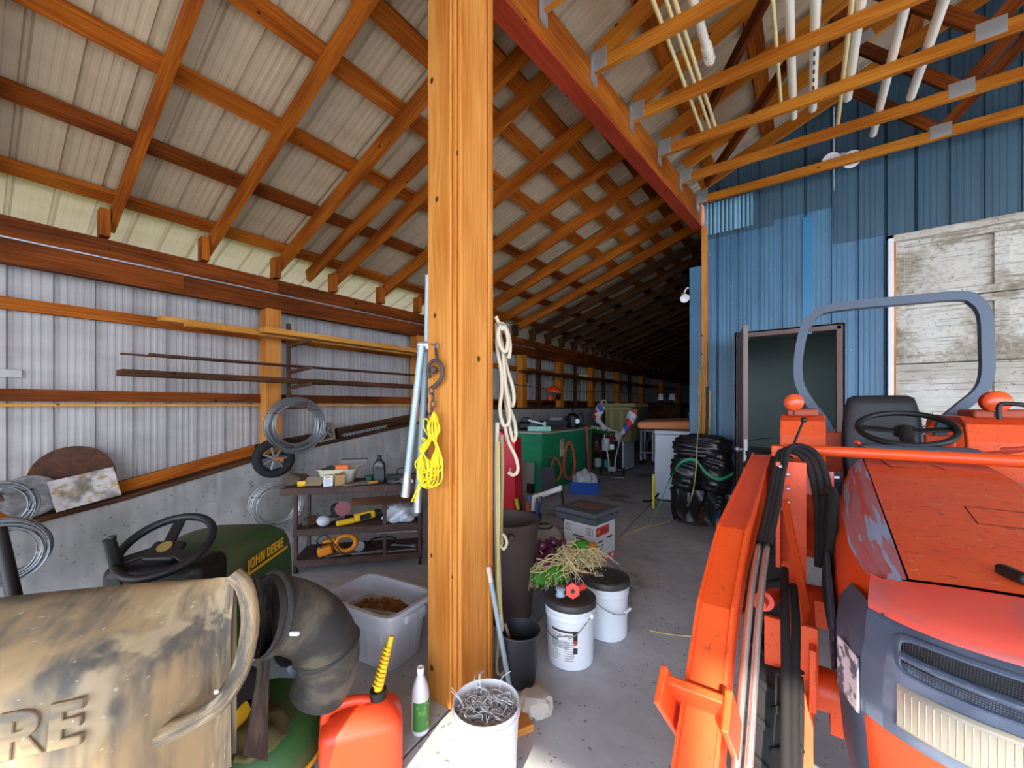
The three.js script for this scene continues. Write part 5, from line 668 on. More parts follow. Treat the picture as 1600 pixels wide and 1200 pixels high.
  const tyre = (x, w, R, z, lugs, rimM) => { const g = sub('tyre'); g.position.set(x - base.x, R, z - base.z); part(g, 'carcass', lathe([[R * 0.5, -w / 2], [R * 0.8, -w * 0.52], [R * 0.94, -w / 2], [R * 0.95, 0], [R * 0.94, w / 2], [R * 0.8, w * 0.52], [R * 0.5, w / 2]], 48).rotateZ(PI / 2), mRubber); const lg = []; for (let k = 0; k < lugs; k++) for (const s of [-1, 1]) { const q = (k + (s > 0 ? 0.5 : 0)) / lugs * 2 * PI; lg.push(place(rbox(w * 0.56, R * 0.06, R * 0.075, 0.008), s * w * 0.26, 0, 0, s * 0.5).translate(0, R * 0.965, 0).applyMatrix4(new THREE.Matrix4().makeRotationX(q))); } part(g, 'lugs', lg, mRubber); part(g, 'rim', [disc(R * 0.52, w * 0.5, 0, 0, 0, 32).rotateZ(PI / 2)], rimM); };
  tyre(-0.2, 0.27, 0.6, -3.45, 22, orange); tyre(1.09, 0.27, 0.6, -3.45, 22, orange); tyre(-0.09, 0.17, 0.33, -1.8, 18, orange); tyre(0.98, 0.17, 0.33, -1.8, 18, orange);
  // levers
  { const a = at(1238, 700, 2.2), b = at(1256, 656, 2.25); part(t, 'lever', loc(join([rod(a, b, 0.006), place(new THREE.SphereGeometry(0.016, 12, 8), b.x, b.y, b.z)])), mBlack); const c = atZ(1347, 700, -2.85), d = atZ(1340, 694, -2.85); part(t, 'red_lever', loc(rod(atZ(1353, 702, -2.9), atZ(1337, 690, -2.85), 0.015, 0.011)), std({ color: 0xd64a3a, roughness: 0.4 })); part(t, 'throttle_lever', loc(join([rod([0.66, 1.27, -2.85], [0.76, 1.3, -2.8], 0.006), rod([0.73, 1.292, -2.815], [0.8, 1.312, -2.78], 0.016, 0.012)])), std({ color: 0xd64a3a, roughness: 0.4 })); }
  // ---- loader
  const ld = sub('loader');
  const arm = (x, s) => {
    const P = [[-2.62, 1.19], [-1.52, 1.055], [-1.22, 0.93], [-0.95, 0.66], [-0.5, 0.26]], w = 0.082, h = 0.13;
    const up = [], dn = []; P.forEach(([z, y], i) => { const a = P[Math.max(0, i - 1)], b = P[Math.min(P.length - 1, i + 1)], tx_ = b[0] - a[0], ty = b[1] - a[1], l = Math.hypot(tx_, ty), nx = -ty / l, ny = tx_ / l; up.push([z + nx * h * 0.3, y + ny * h * 0.3]); dn.push([z - nx * h * 0.9, y - ny * h * 0.9]); });
    const g = prism([...up, ...dn.reverse()], w, 0.006).rotateY(-PI / 2).translate(x, 0, 0); part(ld, 'arm', loc(g), orange);
    const fl = []; for (const e of [-1, 1]) { const q = prism([...up.map(([z, y]) => [z, y + 0.008]), ...up.slice().reverse().map(([z, y]) => [z, y - 0.012])], 0.008).rotateY(-PI / 2).translate(x + e * w * 0.5, 0, 0); fl.push(q); } part(ld, 'arm_flange', fl.map(loc), orange);
    part(ld, 'end_bracket', [loc(place(rbox(0.13, 0.24, 0.02, 0.005), x, 0.79, -1.035, 0, 0.75)), loc(place(rbox(0.016, 0.26, 0.08, 0.005), x - 0.066, 0.785, -1.01, 0, 0.75)), loc(place(rbox(0.016, 0.26, 0.08, 0.005), x + 0.066, 0.785, -1.01, 0, 0.75))], orange);
    part(ld, 'mast', [loc(box(0.1, 0.75, 0.22, x + s * 0.15, 0.85, -2.5)), loc(box(0.018, 0.5, 0.4, x + s * 0.09, 0.98, -2.5)), loc(box(0.2, 0.12, 0.2, x + s * 0.22, 0.55, -2.4))], orange);
    part(ld, 'lift_cylinder', [loc(rod([x + s * 0.085, 0.62, -2.25], [x + s * 0.085, 0.86, -1.55], 0.03)), loc(rod([x + s * 0.085, 0.86, -1.55], [x + s * 0.085, 0.9, -1.42], 0.016))], red);
    const steel = []; for (const dx of [0.068, 0.092]) steel.push(tube([[x + s * dx, 1.03, -1.62], [x + s * dx, 0.98, -1.42], [x + s * dx, 0.9, -1.27], [x + s * dx, 0.72, -1.08], [x + s * dx, 0.3, -0.62]], 0.0095, 40, 10)); part(ld, 'hydraulic_pipe', steel.map(loc), std({ color: 0xd6dade, metalness: 0.9, roughness: 0.25 }), 'bright steel hydraulic pipes');
    const hoses = []; for (let k = 0; k < 3; k++) hoses.push(tube([[x + s * (0.07 + 0.012 * k), 1.03, -1.6], [x + s * (0.075 + 0.014 * k), 1.1, -1.95], [x + s * (0.08 + 0.016 * k), 1.2, -2.3], [x + s * (0.1 + 0.02 * k), 1.27 + 0.012 * k, -2.48], [x + s * (0.19 + 0.025 * k), 1.24 + 0.012 * k, -2.45], [x + s * (0.235 + 0.025 * k), 1.08, -2.35], [x + s * 0.24, 0.8, -2.2]], 0.0135, 60, 9)); part(ld, 'hydraulic_hose', hoses.map(loc), mRubber, 'black hydraulic hoses');
    part(ld, 'hydraulic_hose', [loc(tube([[x + s * 0.13, 0.86, -1.9], [x + s * 0.14, 0.84, -1.62], [x + s * 0.15, 0.7, -1.42], [x + s * 0.16, 0.45, -1.2], [x + s * 0.2, 0.2, -1.0]], 0.0135, 40, 9)), loc(tube([[x + s * 0.16, 0.84, -1.8], [x + s * 0.17, 0.78, -1.6], [x + s * 0.17, 0.6, -1.4], [x + s * 0.18, 0.4, -1.2], [x + s * 0.22, 0.2, -1.0]], 0.0135, 40, 9)), loc(tube([[x + s * 0.26, 1.1, -2.35], [x + s * 0.29, 1.14, -2.15], [x + s * 0.28, 1.05, -1.95], [x + s * 0.26, 0.85, -1.85], [x + s * 0.29, 0.66, -1.75], [x + s * 0.33, 0.5, -1.7]], 0.017, 50, 9))], mRubber);
    const bz = []; for (let k = 0; k < 7; k++) bz.push(loc(place(disc(0.011, 0.012, 0, 0, 0, 6), x + s * (0.1 + 0.03 * (k % 2)), 1.0 + 0.035 * k, -2.36 + 0.01 * k, 0, 0, PI / 2))); part(ld, 'bolt', bz, mGalv);
  };
  arm(-0.195, 1); arm(1.085, -1);
  part(ld, 'cross_tube', [loc(rod([-0.09, 1.274, -2.55], [0.98, 1.274, -2.55], 0.026, 0.026, 20)), loc(rbox(0.07, 0.06, 0.07, 0.008, -0.11, 1.262, -2.55)), loc(rbox(0.07, 0.06, 0.07, 0.008, 1.0, 1.262, -2.55))], orange); part(ld, 'valve_block', [loc(rbox(0.08, 0.07, 0.06, 0.008, -0.09, 1.205, -2.53))], mBlack); part(ld, 'guard_plate', loc(rbox(0.16, 0.12, 0.01, 0.004, 0.03, 1.13, -2.42)), pink);
  { const q = [[1226, 783, 1.95], [1245, 880, 1.7], [1262, 965, 1.52], [1264, 1040, 1.38], [1262, 1140, 1.28], [1262, 1230, 1.2]].map(([a, b, d]) => at(a, b, d)); const cv = curve(q, false, 0.2), rws = []; for (let i = 0; i <= 40; i++) { const p = cv.getPointAt(i / 40), a = 0.014, b = 0.012; rws.push([[a, b], [a, -b], [-a, -b], [-a, b], [a, b]].map(([m, n]) => p.clone().add(V(m, 0, n)))); } part(t, 'guard_strut', loc(crease(loft(rws).toNonIndexed(), 0.5)), orange); }
  part(t, 'chassis_plate', [loc(rbox(0.02, 0.2, 0.5, 0.004, 0.02, 0.62, -1.85)), loc(rbox(0.15, 0.22, 0.02, 0.004, -0.04, 0.66, -1.66))], orange); part(t, 'bumper_block', loc(rbox(0.2, 0.12, 0.22, 0.02, 0.05, 0.25, -1.35)), mBlack);
  { const q = at(1313, 770, 1.95), lab = canvasTex(64, 256, (g, w, h) => { g.fillStyle = '#182033'; g.fillRect(0, 0, w, h); g.fillStyle = '#f0f2f6'; g.save(); g.translate(44, 200); g.rotate(-PI / 2); g.font = 'bold 26px sans-serif'; g.fillText('EZ-1001', 0, 0); g.restore(); g.fillRect(10, 20, 44, 16); }); const d = part(t, 'data_plate', loc(place(rbox(0.05, 0.2, 0.012, 0.003), q.x - 0.02, q.y, q.z, 0.2)), mBlack); part(d, 'print', loc(place(new THREE.PlaneGeometry(0.045, 0.19), q.x - 0.02 + 0.0015, q.y, q.z + 0.0072, 0.2)), std({ map: lab })); }
  { const q = at(1308, 830, 1.8), w = canvasTex(64, 96, (g, ww, h) => { g.fillStyle = '#15181c'; g.fillRect(0, 0, ww, h); g.fillStyle = '#e9e9e9'; g.fillRect(8, 60, 48, 28); g.fillStyle = '#e8a020'; g.fillRect(8, 8, 48, 20); g.fillStyle = '#e9e9e9'; for (let i = 0; i < 4; i++) g.fillRect(10, 34 + i * 6, 40, 2); }); part(t, 'warning_label', loc(place(new THREE.PlaneGeometry(0.05, 0.085), C - 0.318, 1.02, -2.15, -PI / 2 + 0.3)), std({ map: w })); }
}
// ================================================================ MIDDLE AND BACK
// -------- two white pails with black lids
function pail(label, c, withLabel, ry) {
  const t = thing('lidded_pail', label, 'pail', [c.x, 0, c.z], ry, 'white pails with black lids'), m = std({ color: 0xdfe6ee, roughness: 0.4 });
  part(t, 'bucket', lathe([[0, 0.001], [0.13, 0.001], [0.134, 0.008], [0.139, 0.27], [0.146, 0.272], [0.147, 0.285], [0.14, 0.287], [0.141, 0.305], [0.148, 0.307], [0.149, 0.32], [0.142, 0.322], [0.143, 0.345], [0, 0.345]], 48), m);
  part(t, 'lid', lathe([[0, 0.362], [0.115, 0.362], [0.12, 0.372], [0.142, 0.374], [0.152, 0.366], [0.154, 0.335], [0.148, 0.33], [0.146, 0.345], [0, 0.345]], 48), phys({ roughness: 0.5, map: tex(128, 128, 1, 1, (u, v) => mix([58, 57, 58], [128, 122, 116], step(0.55, 0.8, fbm(u, v, 6, 6, 271, 4)))) }));
  const b = part(t, 'bail', tube([[-0.148, 0.3, 0.0], [-0.13, 0.25, 0.09], [-0.05, 0.2, 0.155], [0.05, 0.19, 0.158], [0.12, 0.23, 0.11], [0.148, 0.3, 0]], 0.0028, 50, 6), mSteel); part(b, 'grip', rod([0.03, 0.192, 0.16], [0.085, 0.203, 0.143], 0.009), mWhite);
  for (const s of [-1, 1]) part(t, 'ear', place(rbox(0.02, 0.03, 0.03, 0.006), s * 0.15, 0.3, 0), m);
  if (withLabel) { const g = new THREE.CylinderGeometry(0.1395, 0.1375, 0.19, 24, 1, true, -0.25, 1.15).translate(0, 0.135, 0), lab = canvasTex(384, 384, (q, w, h) => { q.fillStyle = '#e6e8ea'; q.fillRect(0, 0, w, h); q.fillStyle = '#3c3630'; q.fillRect(0, 0, w, 26); q.fillStyle = '#b9bcc0'; q.fillRect(0, 120, 260, 90); q.fillStyle = '#7e8288'; for (let i = 0; i < 24; i++) q.fillRect(12 + (i % 2) * 190, 50 + Math.floor(i / 2) * 26, 150 * (0.6 + 0.4 * hash(i, 1, 7)), 9); q.fillStyle = '#26241f'; q.fillRect(320, 20, 60, 120); q.fillStyle = '#c03a30'; q.fillRect(330, 110, 40, 50); q.fillStyle = '#32302c'; q.fillRect(320, 190, 60, 70); }); part(t, 'label', g, std({ map: lab, roughness: 0.5 }), 'printed paper label'); }
  return t;
}
const pA = at(891, 1027, 2.405), pB = at(947, 987, 2.68);
pail('nearer white pail with black lid and a printed label', pA, true, -0.1); pail('plain white pail with black lid behind the labelled pail', pB, false, 1.0);
{
  const c = at(902, 925, 2.34), t = thing('hexagonal_fitting', 'red hexagonal plastic cap with a spout on the nearer pail lid', 'cap', [pA.x + 0.03, 0.375, pA.z + 0.03], YAW), m = std({ color: 0xe8483a, roughness: 0.4 });
  part(t, 'hex_cap', place(new THREE.CylinderGeometry(0.045, 0.045, 0.026, 6), 0, 0.042, 0, 0, PI / 2 - 0.15, 0), m); part(t, 'bore', place(disc(0.012, 0.03), 0, 0.042, 0.001, 0, PI / 2 - 0.15), mBlack); part(t, 'stub', rod([0.02, 0.038, -0.02], [0.075, 0.045, -0.05], 0.018, 0.02), m);
  const u = thing('bottle_neck', 'pale blue plastic bottle neck on the nearer pail lid', 'bottle neck', [pA.x - 0.035, 0.375, pA.z + 0.055], 0.3); part(u, 'neck', lathe([[0, 0], [0.027, 0], [0.03, 0.01], [0.022, 0.022], [0.022, 0.034], [0.027, 0.038], [0.026, 0.052], [0, 0.052]], 24), std({ color: 0x9fb0c6, roughness: 0.4 })); part(u, 'ridge', new THREE.TorusGeometry(0.028, 0.003, 6, 24).rotateX(PI / 2).translate(0, 0.044, 0), std({ color: 0x9fb0c6, roughness: 0.4 }));
  const sc = thing('metal_scoop', 'small flat metal scoop on the farther pail lid', 'scoop', [pB.x - 0.06, 0.377, pB.z + 0.06], 0.7); part(sc, 'blade', rbox(0.06, 0.006, 0.05, 0.002, 0.03, 0.006, 0), mGalv); part(sc, 'handle', rod([0, 0.008, 0], [-0.1, 0.012, 0], 0.005), mRust);
}
// -------- blue tub with onions and dried stalks
{
  const c = at(885, 1003, 2.95), t = thing('blue_tub', 'blue plastic tub under the onions and dry stalks', 'tub', [c.x, 0, c.z]); part(t, 'tub', lathe([[0, 0.002], [0.15, 0.002], [0.155, 0.01], [0.182, 0.3], [0.19, 0.305], [0.19, 0.315], [0.178, 0.315], [0.15, 0.02], [0, 0.02]], 44), std({ color: 0x1f4f9e, roughness: 0.45 })); part(t, 'rim', new THREE.TorusGeometry(0.188, 0.006, 8, 50).rotateX(PI / 2).translate(0, 0.31, 0), std({ color: 0x1f4f9e, roughness: 0.45 }));
  const O = t.position, onion = [[0, 0x561e38], [1, 0x642642], [2, 0x46192e]].map(([k, col]) => phys({ color: col, roughness: 0.3 }));
  const og = lathe([[0, -0.032], [0.012, -0.034], [0.03, -0.022], [0.037, 0], [0.03, 0.022], [0.012, 0.032], [0.006, 0.045], [0, 0.05]], 20);
  const spots = [[-0.17, 0.34, 0.02], [-0.19, 0.345, -0.06], [-0.14, 0.35, -0.1], [-0.12, 0.39, 0.0], [-0.15, 0.395, -0.05], [-0.09, 0.36, 0.08], [-0.12, 0.35, 0.14], [-0.05, 0.35, 0.15], [-0.07, 0.4, 0.06], [-0.1, 0.43, -0.03], [-0.16, 0.41, 0.03], [-0.03, 0.4, 0.11], [-0.05, 0.41, -0.09]];
  spots.forEach(([x, y, z], k) => single('red_onion', k === 9 ? 'red onion on top of the heap in the blue tub' : 'dark red onion in the heap at the left of the dry stalks', 'onion', place(og.clone(), O.x + x - 0.01, y + 0.05, O.z + z + 0.03, k, 0.5 * Math.sin(k * 2), 0.6 * Math.cos(k)), onion[k % 3], 'red onions on the blue tub'));
  const gm = std({ color: 0x3a8a20, roughness: 0.5 }); const bag = (dx, y, dz, s, l) => { const b = thing('green_bag', l, 'bag', [O.x + dx, y, O.z + dz], dx * 5); part(b, 'sack', smoothG(warp(new THREE.IcosahedronGeometry(0.07 * s, 4), (x, yy, z) => { const k = 1 + 0.12 * Math.sin(60 * x) * Math.sin(50 * yy + 30 * z); return [x * k * 1.1, yy * k * 0.85, z * k]; })), gm); part(b, 'tie', place(new THREE.TorusGeometry(0.012 * s, 0.004, 6, 16), 0.06 * s, 0.03 * s, 0, 0.5, 0.6), gm); };
  bag(-0.09, 0.3, 0.22, 1.05, 'green mesh bag hanging at the left front of the blue tub'); bag(0.04, 0.34, 0.2, 1.1, 'green mesh bag tucked under the dry stalks'); bag(0.06, 0.44, -0.13, 0.9, 'green mesh bag at the back of the dry stalks'); 
  const ob = single('orange_gourd', 'small orange gourd beside the rear green bag', 'gourd', place(lathe([[0, -0.04], [0.03, -0.035], [0.045, 0], [0.03, 0.035], [0, 0.045]], 20), O.x + 0.135, 0.44, O.z - 0.15), std({ color: 0xb0702c, roughness: 0.6 }));
  const g = []; for (let i = 0; i < 170; i++) { const a = rr(-1.6, 1.6), x0 = rr(-0.04, 0.12), z0 = rr(-0.16, 0.14), y0 = 0.36 + rr(0, 0.1), L = rr(0.12, 0.28), q = rr(-2.0, 1.9), p = []; for (let k = 0; k < 6; k++) { const s = k / 5, x = x0 + Math.cos(q + a * s) * L * s, z = z0 + Math.sin(q + a * s) * L * s, out = Math.max(0, Math.hypot(x, z) - 0.2); p.push([x + rr(-0.012, 0.012), Math.max(0.2, y0 + 0.03 * Math.sin(s * 3 + i) - out * 0.6 + rr(-0.012, 0.012)), z + rr(-0.006, 0.006)]); } g.push(tube(p, rr(0.0024, 0.004), 14, 4)); }
  for (let i = 0; i < 80; i++) { const x0 = rr(-0.2, 0.12), z0 = rr(0.16, 0.27), p = [[x0 + 0.05, 0.38, z0 - 0.08], [x0, 0.37 + rr(-0.03, 0.03), z0 + 0.02]]; let y = 0.33; for (let k = 0; k < 3; k++) { p.push([x0 + rr(-0.03, 0.03) - 0.015 * k, y, z0 + 0.03 + rr(-0.02, 0.02)]); y -= rr(0.02, 0.07); } g.push(tube(p, 0.0022, 16, 4)); }
  const st = single('dry_stalks', 'tangle of dry straw-coloured onion stalks over the blue tub', 'stalks', place(join(g), O.x, 0, O.z), std({ color: 0xe6d6a0, roughness: 0.9 })); st.userData.kind = 'stuff';
}
// -------- brown trash can and black waste bin
{
  const c = at(806, 975, 2.86), t = thing('trash_can', 'large brown plastic trash can behind the timber post', 'trash can', [c.x - 0.09, 0, c.z]), m = std({ color: 0x4d3f3c, roughness: 0.6 });
  part(t, 'barrel', lathe([[0, 0.002], [0.18, 0.002], [0.185, 0.01], [0.225, 0.6], [0.235, 0.61], [0.235, 0.66], [0.245, 0.665], [0.245, 0.69], [0.225, 0.69], [0.215, 0.6], [0.17, 0.02], [0, 0.02]], 44), m); part(t, 'rim_band', [new THREE.TorusGeometry(0.243, 0.01, 8, 50).rotateX(PI / 2).translate(0, 0.68, 0)], m); part(t, 'handle', place(rbox(0.1, 0.04, 0.04, 0.012), 0.17, 0.63, 0.17, -PI / 4), m);
  const b = at(812, 1060, 2.2), w = thing('waste_bin', 'black plastic waste bin at the foot of the timber post', 'bin', [b.x, 0, b.z]); part(w, 'bin', lathe([[0, 0.002], [0.082, 0.002], [0.085, 0.01], [0.108, 0.27], [0.113, 0.275], [0.113, 0.283], [0.106, 0.283], [0.08, 0.015], [0, 0.015]], 40), std({ color: 0x2a2b33, roughness: 0.4 })); part(w, 'rim', new THREE.TorusGeometry(0.112, 0.004, 8, 44).rotateX(PI / 2).translate(0, 0.28, 0), std({ color: 0x3a3c46, roughness: 0.4 }));
  const r = at(850, 830, 3.35), d = thing('grey_bundle', 'pale grey plastic sheet bundle between the trash can and the box', 'bundle', [r.x, 0, r.z]); part(d, 'bundle', smoothG(warp(new THREE.IcosahedronGeometry(0.24, 4), (x, y, z) => { const k = 1 + 0.06 * Math.sin(20 * x + 14 * y) * Math.sin(22 * z); return [x * k * 0.8, Math.max(0.001, (y + 0.2) * k * 1.15), z * k * 0.8]; })), std({ color: 0x8a8078, roughness: 0.7 })); part(d, 'tie', new THREE.TorusGeometry(0.07, 0.008, 6, 20).rotateX(PI / 2).translate(0, 0.5, 0), mBlack);
}
// -------- printed white box with grey case on top
{
  const c = at(921, 868, 4.0), B = V(c.x, 0, c.z), ry = -0.12, t = thing('printed_carton', 'white printed cardboard box under the grey plastic case', 'box', B, ry);
  const W = 0.36, H = 0.38, D = 0.36, side = canvasTex(256, 256, (g, w, h) => { g.fillStyle = '#e4e8ee'; g.fillRect(0, 0, w, h); g.strokeStyle = '#333'; g.lineWidth = 3; g.strokeRect(18, 20, 40, 40); g.strokeRect(190, 24, 44, 40); g.fillStyle = '#222'; g.font = 'bold 13px sans-serif'; g.fillRect(78, 82, 92, 8); g.fillRect(84, 98, 80, 8); g.fillRect(88, 128, 20, 12); g.fillRect(140, 168, 22, 12); g.strokeRect(78, 120, 90, 66); for (let i = 0; i < 6; i++) g.fillRect(86, 130 + i * 9, 74, 4); g.fillStyle = '#b89aa8'; g.fillRect(30, 30, 8, 22); g.fillRect(204, 34, 16, 22); }), front = canvasTex(256, 256, (g, w, h) => { g.fillStyle = '#e6eaf0'; g.fillRect(0, 0, w, h); g.fillStyle = '#d8403c'; g.fillRect(0, 14, 172, 58); g.fillStyle = '#7a1c1c'; g.font = 'bold 36px sans-serif'; g.fillText('O.Brn', 62, 56); g.fillStyle = '#e88a84'; g.beginPath(); g.arc(32, 42, 15, 0, 7); g.fill(); g.fillStyle = '#24262a'; g.font = 'bold 15px sans-serif'; g.fillRect(14, 106, 84, 10); g.fillRect(150, 96, 70, 12); for (let i = 0; i < 4; i++) g.fillRect(14, 130 + i * 10, 110 * (0.6 + 0.4 * hash(i, 1, 2)), 4); g.fillStyle = '#d8607a'; g.fillRect(60, 212, 196, 44); g.fillStyle = '#f6e4e8'; g.fillRect(204, 224, 36, 18); });
  part(t, 'carton', rbox(W, H, D, 0.004, 0, H / 2, 0), std({ color: 0xe2e6ec, roughness: 0.7 })); part(t, 'front_print', new THREE.PlaneGeometry(W - 0.01, H - 0.01).rotateY(PI / 2).translate(W / 2 + 0.001, H / 2, 0), std({ map: front, roughness: 0.7 }), 'printed front with red bands'); part(t, 'side_print', new THREE.PlaneGeometry(W - 0.01, H - 0.01).translate(0, H / 2, D / 2 + 0.001), std({ map: side, roughness: 0.7 }), 'printed side with black marks');
  const k = thing('grey_case', 'grey plastic case with an orange label lying on the printed box', 'case', [B.x - 0.03, H + 0.002, B.z - 0.02], ry - 0.03), m = std({ color: 0x5a626c, roughness: 0.5 }); part(k, 'shell', rbox(0.46, 0.06, 0.44, 0.015, 0, 0.03, 0), m); part(k, 'lid', rbox(0.47, 0.05, 0.45, 0.014, 0, 0.088, 0), m); part(k, 'lid_label', rbox(0.28, 0.003, 0.18, 0.001, 0.02, 0.1145, -0.04), std({ roughness: 0.8, map: tex(64, 64, 0.2, 0.2, (u, v) => mix([150, 92, 76], [104, 84, 78], fbm(u, v, 6, 6, 281, 3))) }), 'worn orange-brown label'); for (const s of [-0.12, 0.12]) part(k, 'latch', rbox(0.008, 0.04, 0.05, 0.003, 0.236, 0.06, s), m);
}
// -------- green workbench, its clutter and what leans on it
const BX0 = -4.46, BX1 = -3.68, BZ0 = -5.92, BZ1 = -7.95, BH = 1.04;
{
  const t = thing('green_bench', 'green painted plywood workbench along the left wall', 'workbench', [(BX0 + BX1) / 2, 0, (BZ0 + BZ1) / 2]), g = std({ roughness: 0.7, map: tex(256, 256, 1.2, 1.2, (u, v) => mix([36, 156, 108], [26, 124, 88], cl(fbm(u, v, 5, 8, 291, 4) * 1.2 - 0.1))) }), w = BX1 - BX0, d = BZ0 - BZ1;
  part(t, 'end_panel', box(w, BH - 0.03, 0.02, 0, (BH - 0.03) / 2, d / 2), g); part(t, 'front_panel', box(0.02, BH - 0.03, d * 0.42, w / 2, (BH - 0.03) / 2, d * 0.28), g); part(t, 'front_panel', box(0.02, BH - 0.03, d * 0.44, w / 2, (BH - 0.03) / 2, -d * 0.26), g); part(t, 'front_gap', box(0.02, BH - 0.03, d * 0.14, w / 2 - 0.03, (BH - 0.03) / 2, 0.04), g); part(t, 'end_panel', box(w, BH - 0.03, 0.02, 0, (BH - 0.03) / 2, -d / 2), g); part(t, 'top', box(w + 0.05, 0.03, d + 0.05, 0, BH - 0.015, 0), std({ color: 0xb0aca2, roughness: 0.8 })); part(t, 'notice', box(0.006, 0.32, 0.16, w / 2 + 0.014, 0.72, 0.3), std({ color: 0xc8b088, roughness: 0.8 })); part(t, 'notice', box(0.004, 0.14, 0.15, w / 2 + 0.019, 0.63, 0.3), std({ color: 0xdadde2, roughness: 0.8 }));
  const on = (px, d2) => { const r = ray(px, 634), q = d2; return V(r[0] * q, BH + 0.001, r[2] * q); };
  const top = (x, z) => V(x, BH + 0.001, z);
  const tv = thing('mitre_saw', 'teal and grey bench saw on the green workbench', 'saw', top(-3.9, -6.2), 0.6), teal = std({ color: 0x8fd0bd, roughness: 0.45 }); part(tv, 'base', rbox(0.42, 0.09, 0.16, 0.015, 0, 0.045, 0), teal); part(tv, 'arm', place(rbox(0.3, 0.035, 0.05, 0.01), -0.05, 0.16, 0, 0, 0, -0.25), std({ color: 0xbfd6dc, roughness: 0.4 })); part(tv, 'post', rbox(0.05, 0.16, 0.06, 0.01, 0.1, 0.09, 0), teal); part(tv, 'guard', place(disc(0.07, 0.03), -0.1, 0.12, 0, 0, PI / 2), mBlack);
  const blk = thing('black_bag', 'black tool bag at the near end of the green workbench', 'bag', top(-4.28, -6.35), 0.3); part(blk, 'bag', rbox(0.3, 0.16, 0.22, 0.06, 0, 0.08, 0, 4), mBlack); part(blk, 'strap', tube([[-0.1, 0.14, 0], [-0.06, 0.22, 0], [0.06, 0.22, 0], [0.1, 0.14, 0]], 0.01, 24, 6), mBlack);
  const cs = thing('blue_case', 'dark blue hard case with items on top in the middle of the green workbench', 'case', top(-4.05, -6.95), 0.9); part(cs, 'case', rbox(0.5, 0.1, 0.32, 0.02, 0, 0.12, 0), std({ color: 0x2a3644, roughness: 0.5 })); part(cs, 'foot', rbox(0.44, 0.07, 0.26, 0.01, 0, 0.035, 0), mRust); part(cs, 'pad', rbox(0.26, 0.06, 0.2, 0.03, 0.05, 0.2, 0), std({ color: 0x8d8f8c, roughness: 0.7 }));
  const pmp = thing('hand_sprayer', 'round black pump with a hose on the far end of the green workbench', 'pump', top(-3.95, -7.6)); part(pmp, 'tank', lathe([[0, 0], [0.12, 0], [0.14, 0.03], [0.14, 0.22], [0.1, 0.28], [0.05, 0.31], [0, 0.31]], 28), mBlack); part(pmp, 'gauge', place(disc(0.05, 0.02), 0.135, 0.14, 0.06, 0.5, PI / 2), mSteel); part(pmp, 'handle', [rod([0, 0.3, 0], [0, 0.4, 0], 0.012), rod([-0.07, 0.4, 0], [0.07, 0.4, 0], 0.014)], mBlack); part(pmp, 'hose', tube([[0.1, 0.22, 0], [0.2, 0.3, 0.02], [0.26, 0.18, 0.04], [0.25, 0.02, 0.05]], 0.012, 24, 7), mRubber);
  const lmp = at(897, 612, 8.4), sg = thing('chainsaw_helmet', 'red-orange safety helmet with ear muffs hanging on the far wall', 'helmet', [-4.4, lmp.y, lmp.z], PI / 2), hm = phys({ color: 0xe0401c, roughness: 0.3 }); part(sg, 'shell', new THREE.SphereGeometry(0.15, 24, 14, 0, 2 * PI, 0, PI / 2).scale(1, 0.95, 1.1), hm); part(sg, 'brim', place(disc(0.16, 0.012, 0, 0, 0, 28).scale(1, 1, 1.2), 0, 0, 0.04), hm); for (const s of [-1, 1]) part(sg, 'ear_muff', place(rbox(0.06, 0.12, 0.1, 0.03), s * 0.13, -0.13, 0), hm); part(sg, 'visor', place(rbox(0.22, 0.13, 0.01, 0.004), 0, -0.1, 0.13, 0, 0.2), mBlack);
  // bench front: hoses of orange cord on hooks
  const cord = (label, px, py, rx2, ry2, n, col, s) => { const c = atX(px, py, BX1 + 0.06), k = thing('extension_cord', label, 'cord', [c.x + 0.1, c.y, c.z], 0.75), m = std({ color: col, roughness: 0.6 }), g2 = []; for (let i = 0; i < n; i++) { const p = [], e = 0.72 + 0.28 * hash(i, 1, s), z = 0.03 * (hash(i, 2, s) - 0.5); for (let q = 0; q < 16; q++) { const a = q / 16 * 2 * PI; p.push([Math.cos(a) * rx2 * e * (1 - 0.25 * Math.sin(a)), Math.sin(a) * ry2 * (0.85 + 0.15 * hash(i, 3, s)), z]); } g2.push(tube(p, 0.0085, 40, 6, true)); } part(k, 'loops', g2, m); part(k, 'binding', place(new THREE.TorusGeometry(0.03, 0.009, 6, 16), 0, ry2 * 0.9, 0, PI / 2), m); part(k, 'plug', rbox(0.03, 0.06, 0.03, 0.008, 0.02, -ry2 * 0.2, 0.03), mBlack); part(k, 'hook', rod([-0.14, ry2, -0.1], [0, ry2, 0.02], 0.008), mSteel); };
  cord('larger orange extension cord hanging on the green workbench', 882, 719, 0.12, 0.36, 12, 0xb4532c, 3); cord('smaller brown extension cord hanging on the green workbench', 861, 732, 0.105, 0.2, 11, 0x9a5228, 5);
  // grey panels leaning before the bench
  const pn = (px, py, w2, h2, x, l, col, a) => { const c = atX(px, py, x); single('leaning_panel', l, 'panel', place(rbox(w2, h2, 0.015, 0.003, 0, h2 / 2, 0), c.x, 0.004, c.z, a, -0.12), std({ color: col, roughness: 0.7 })); };
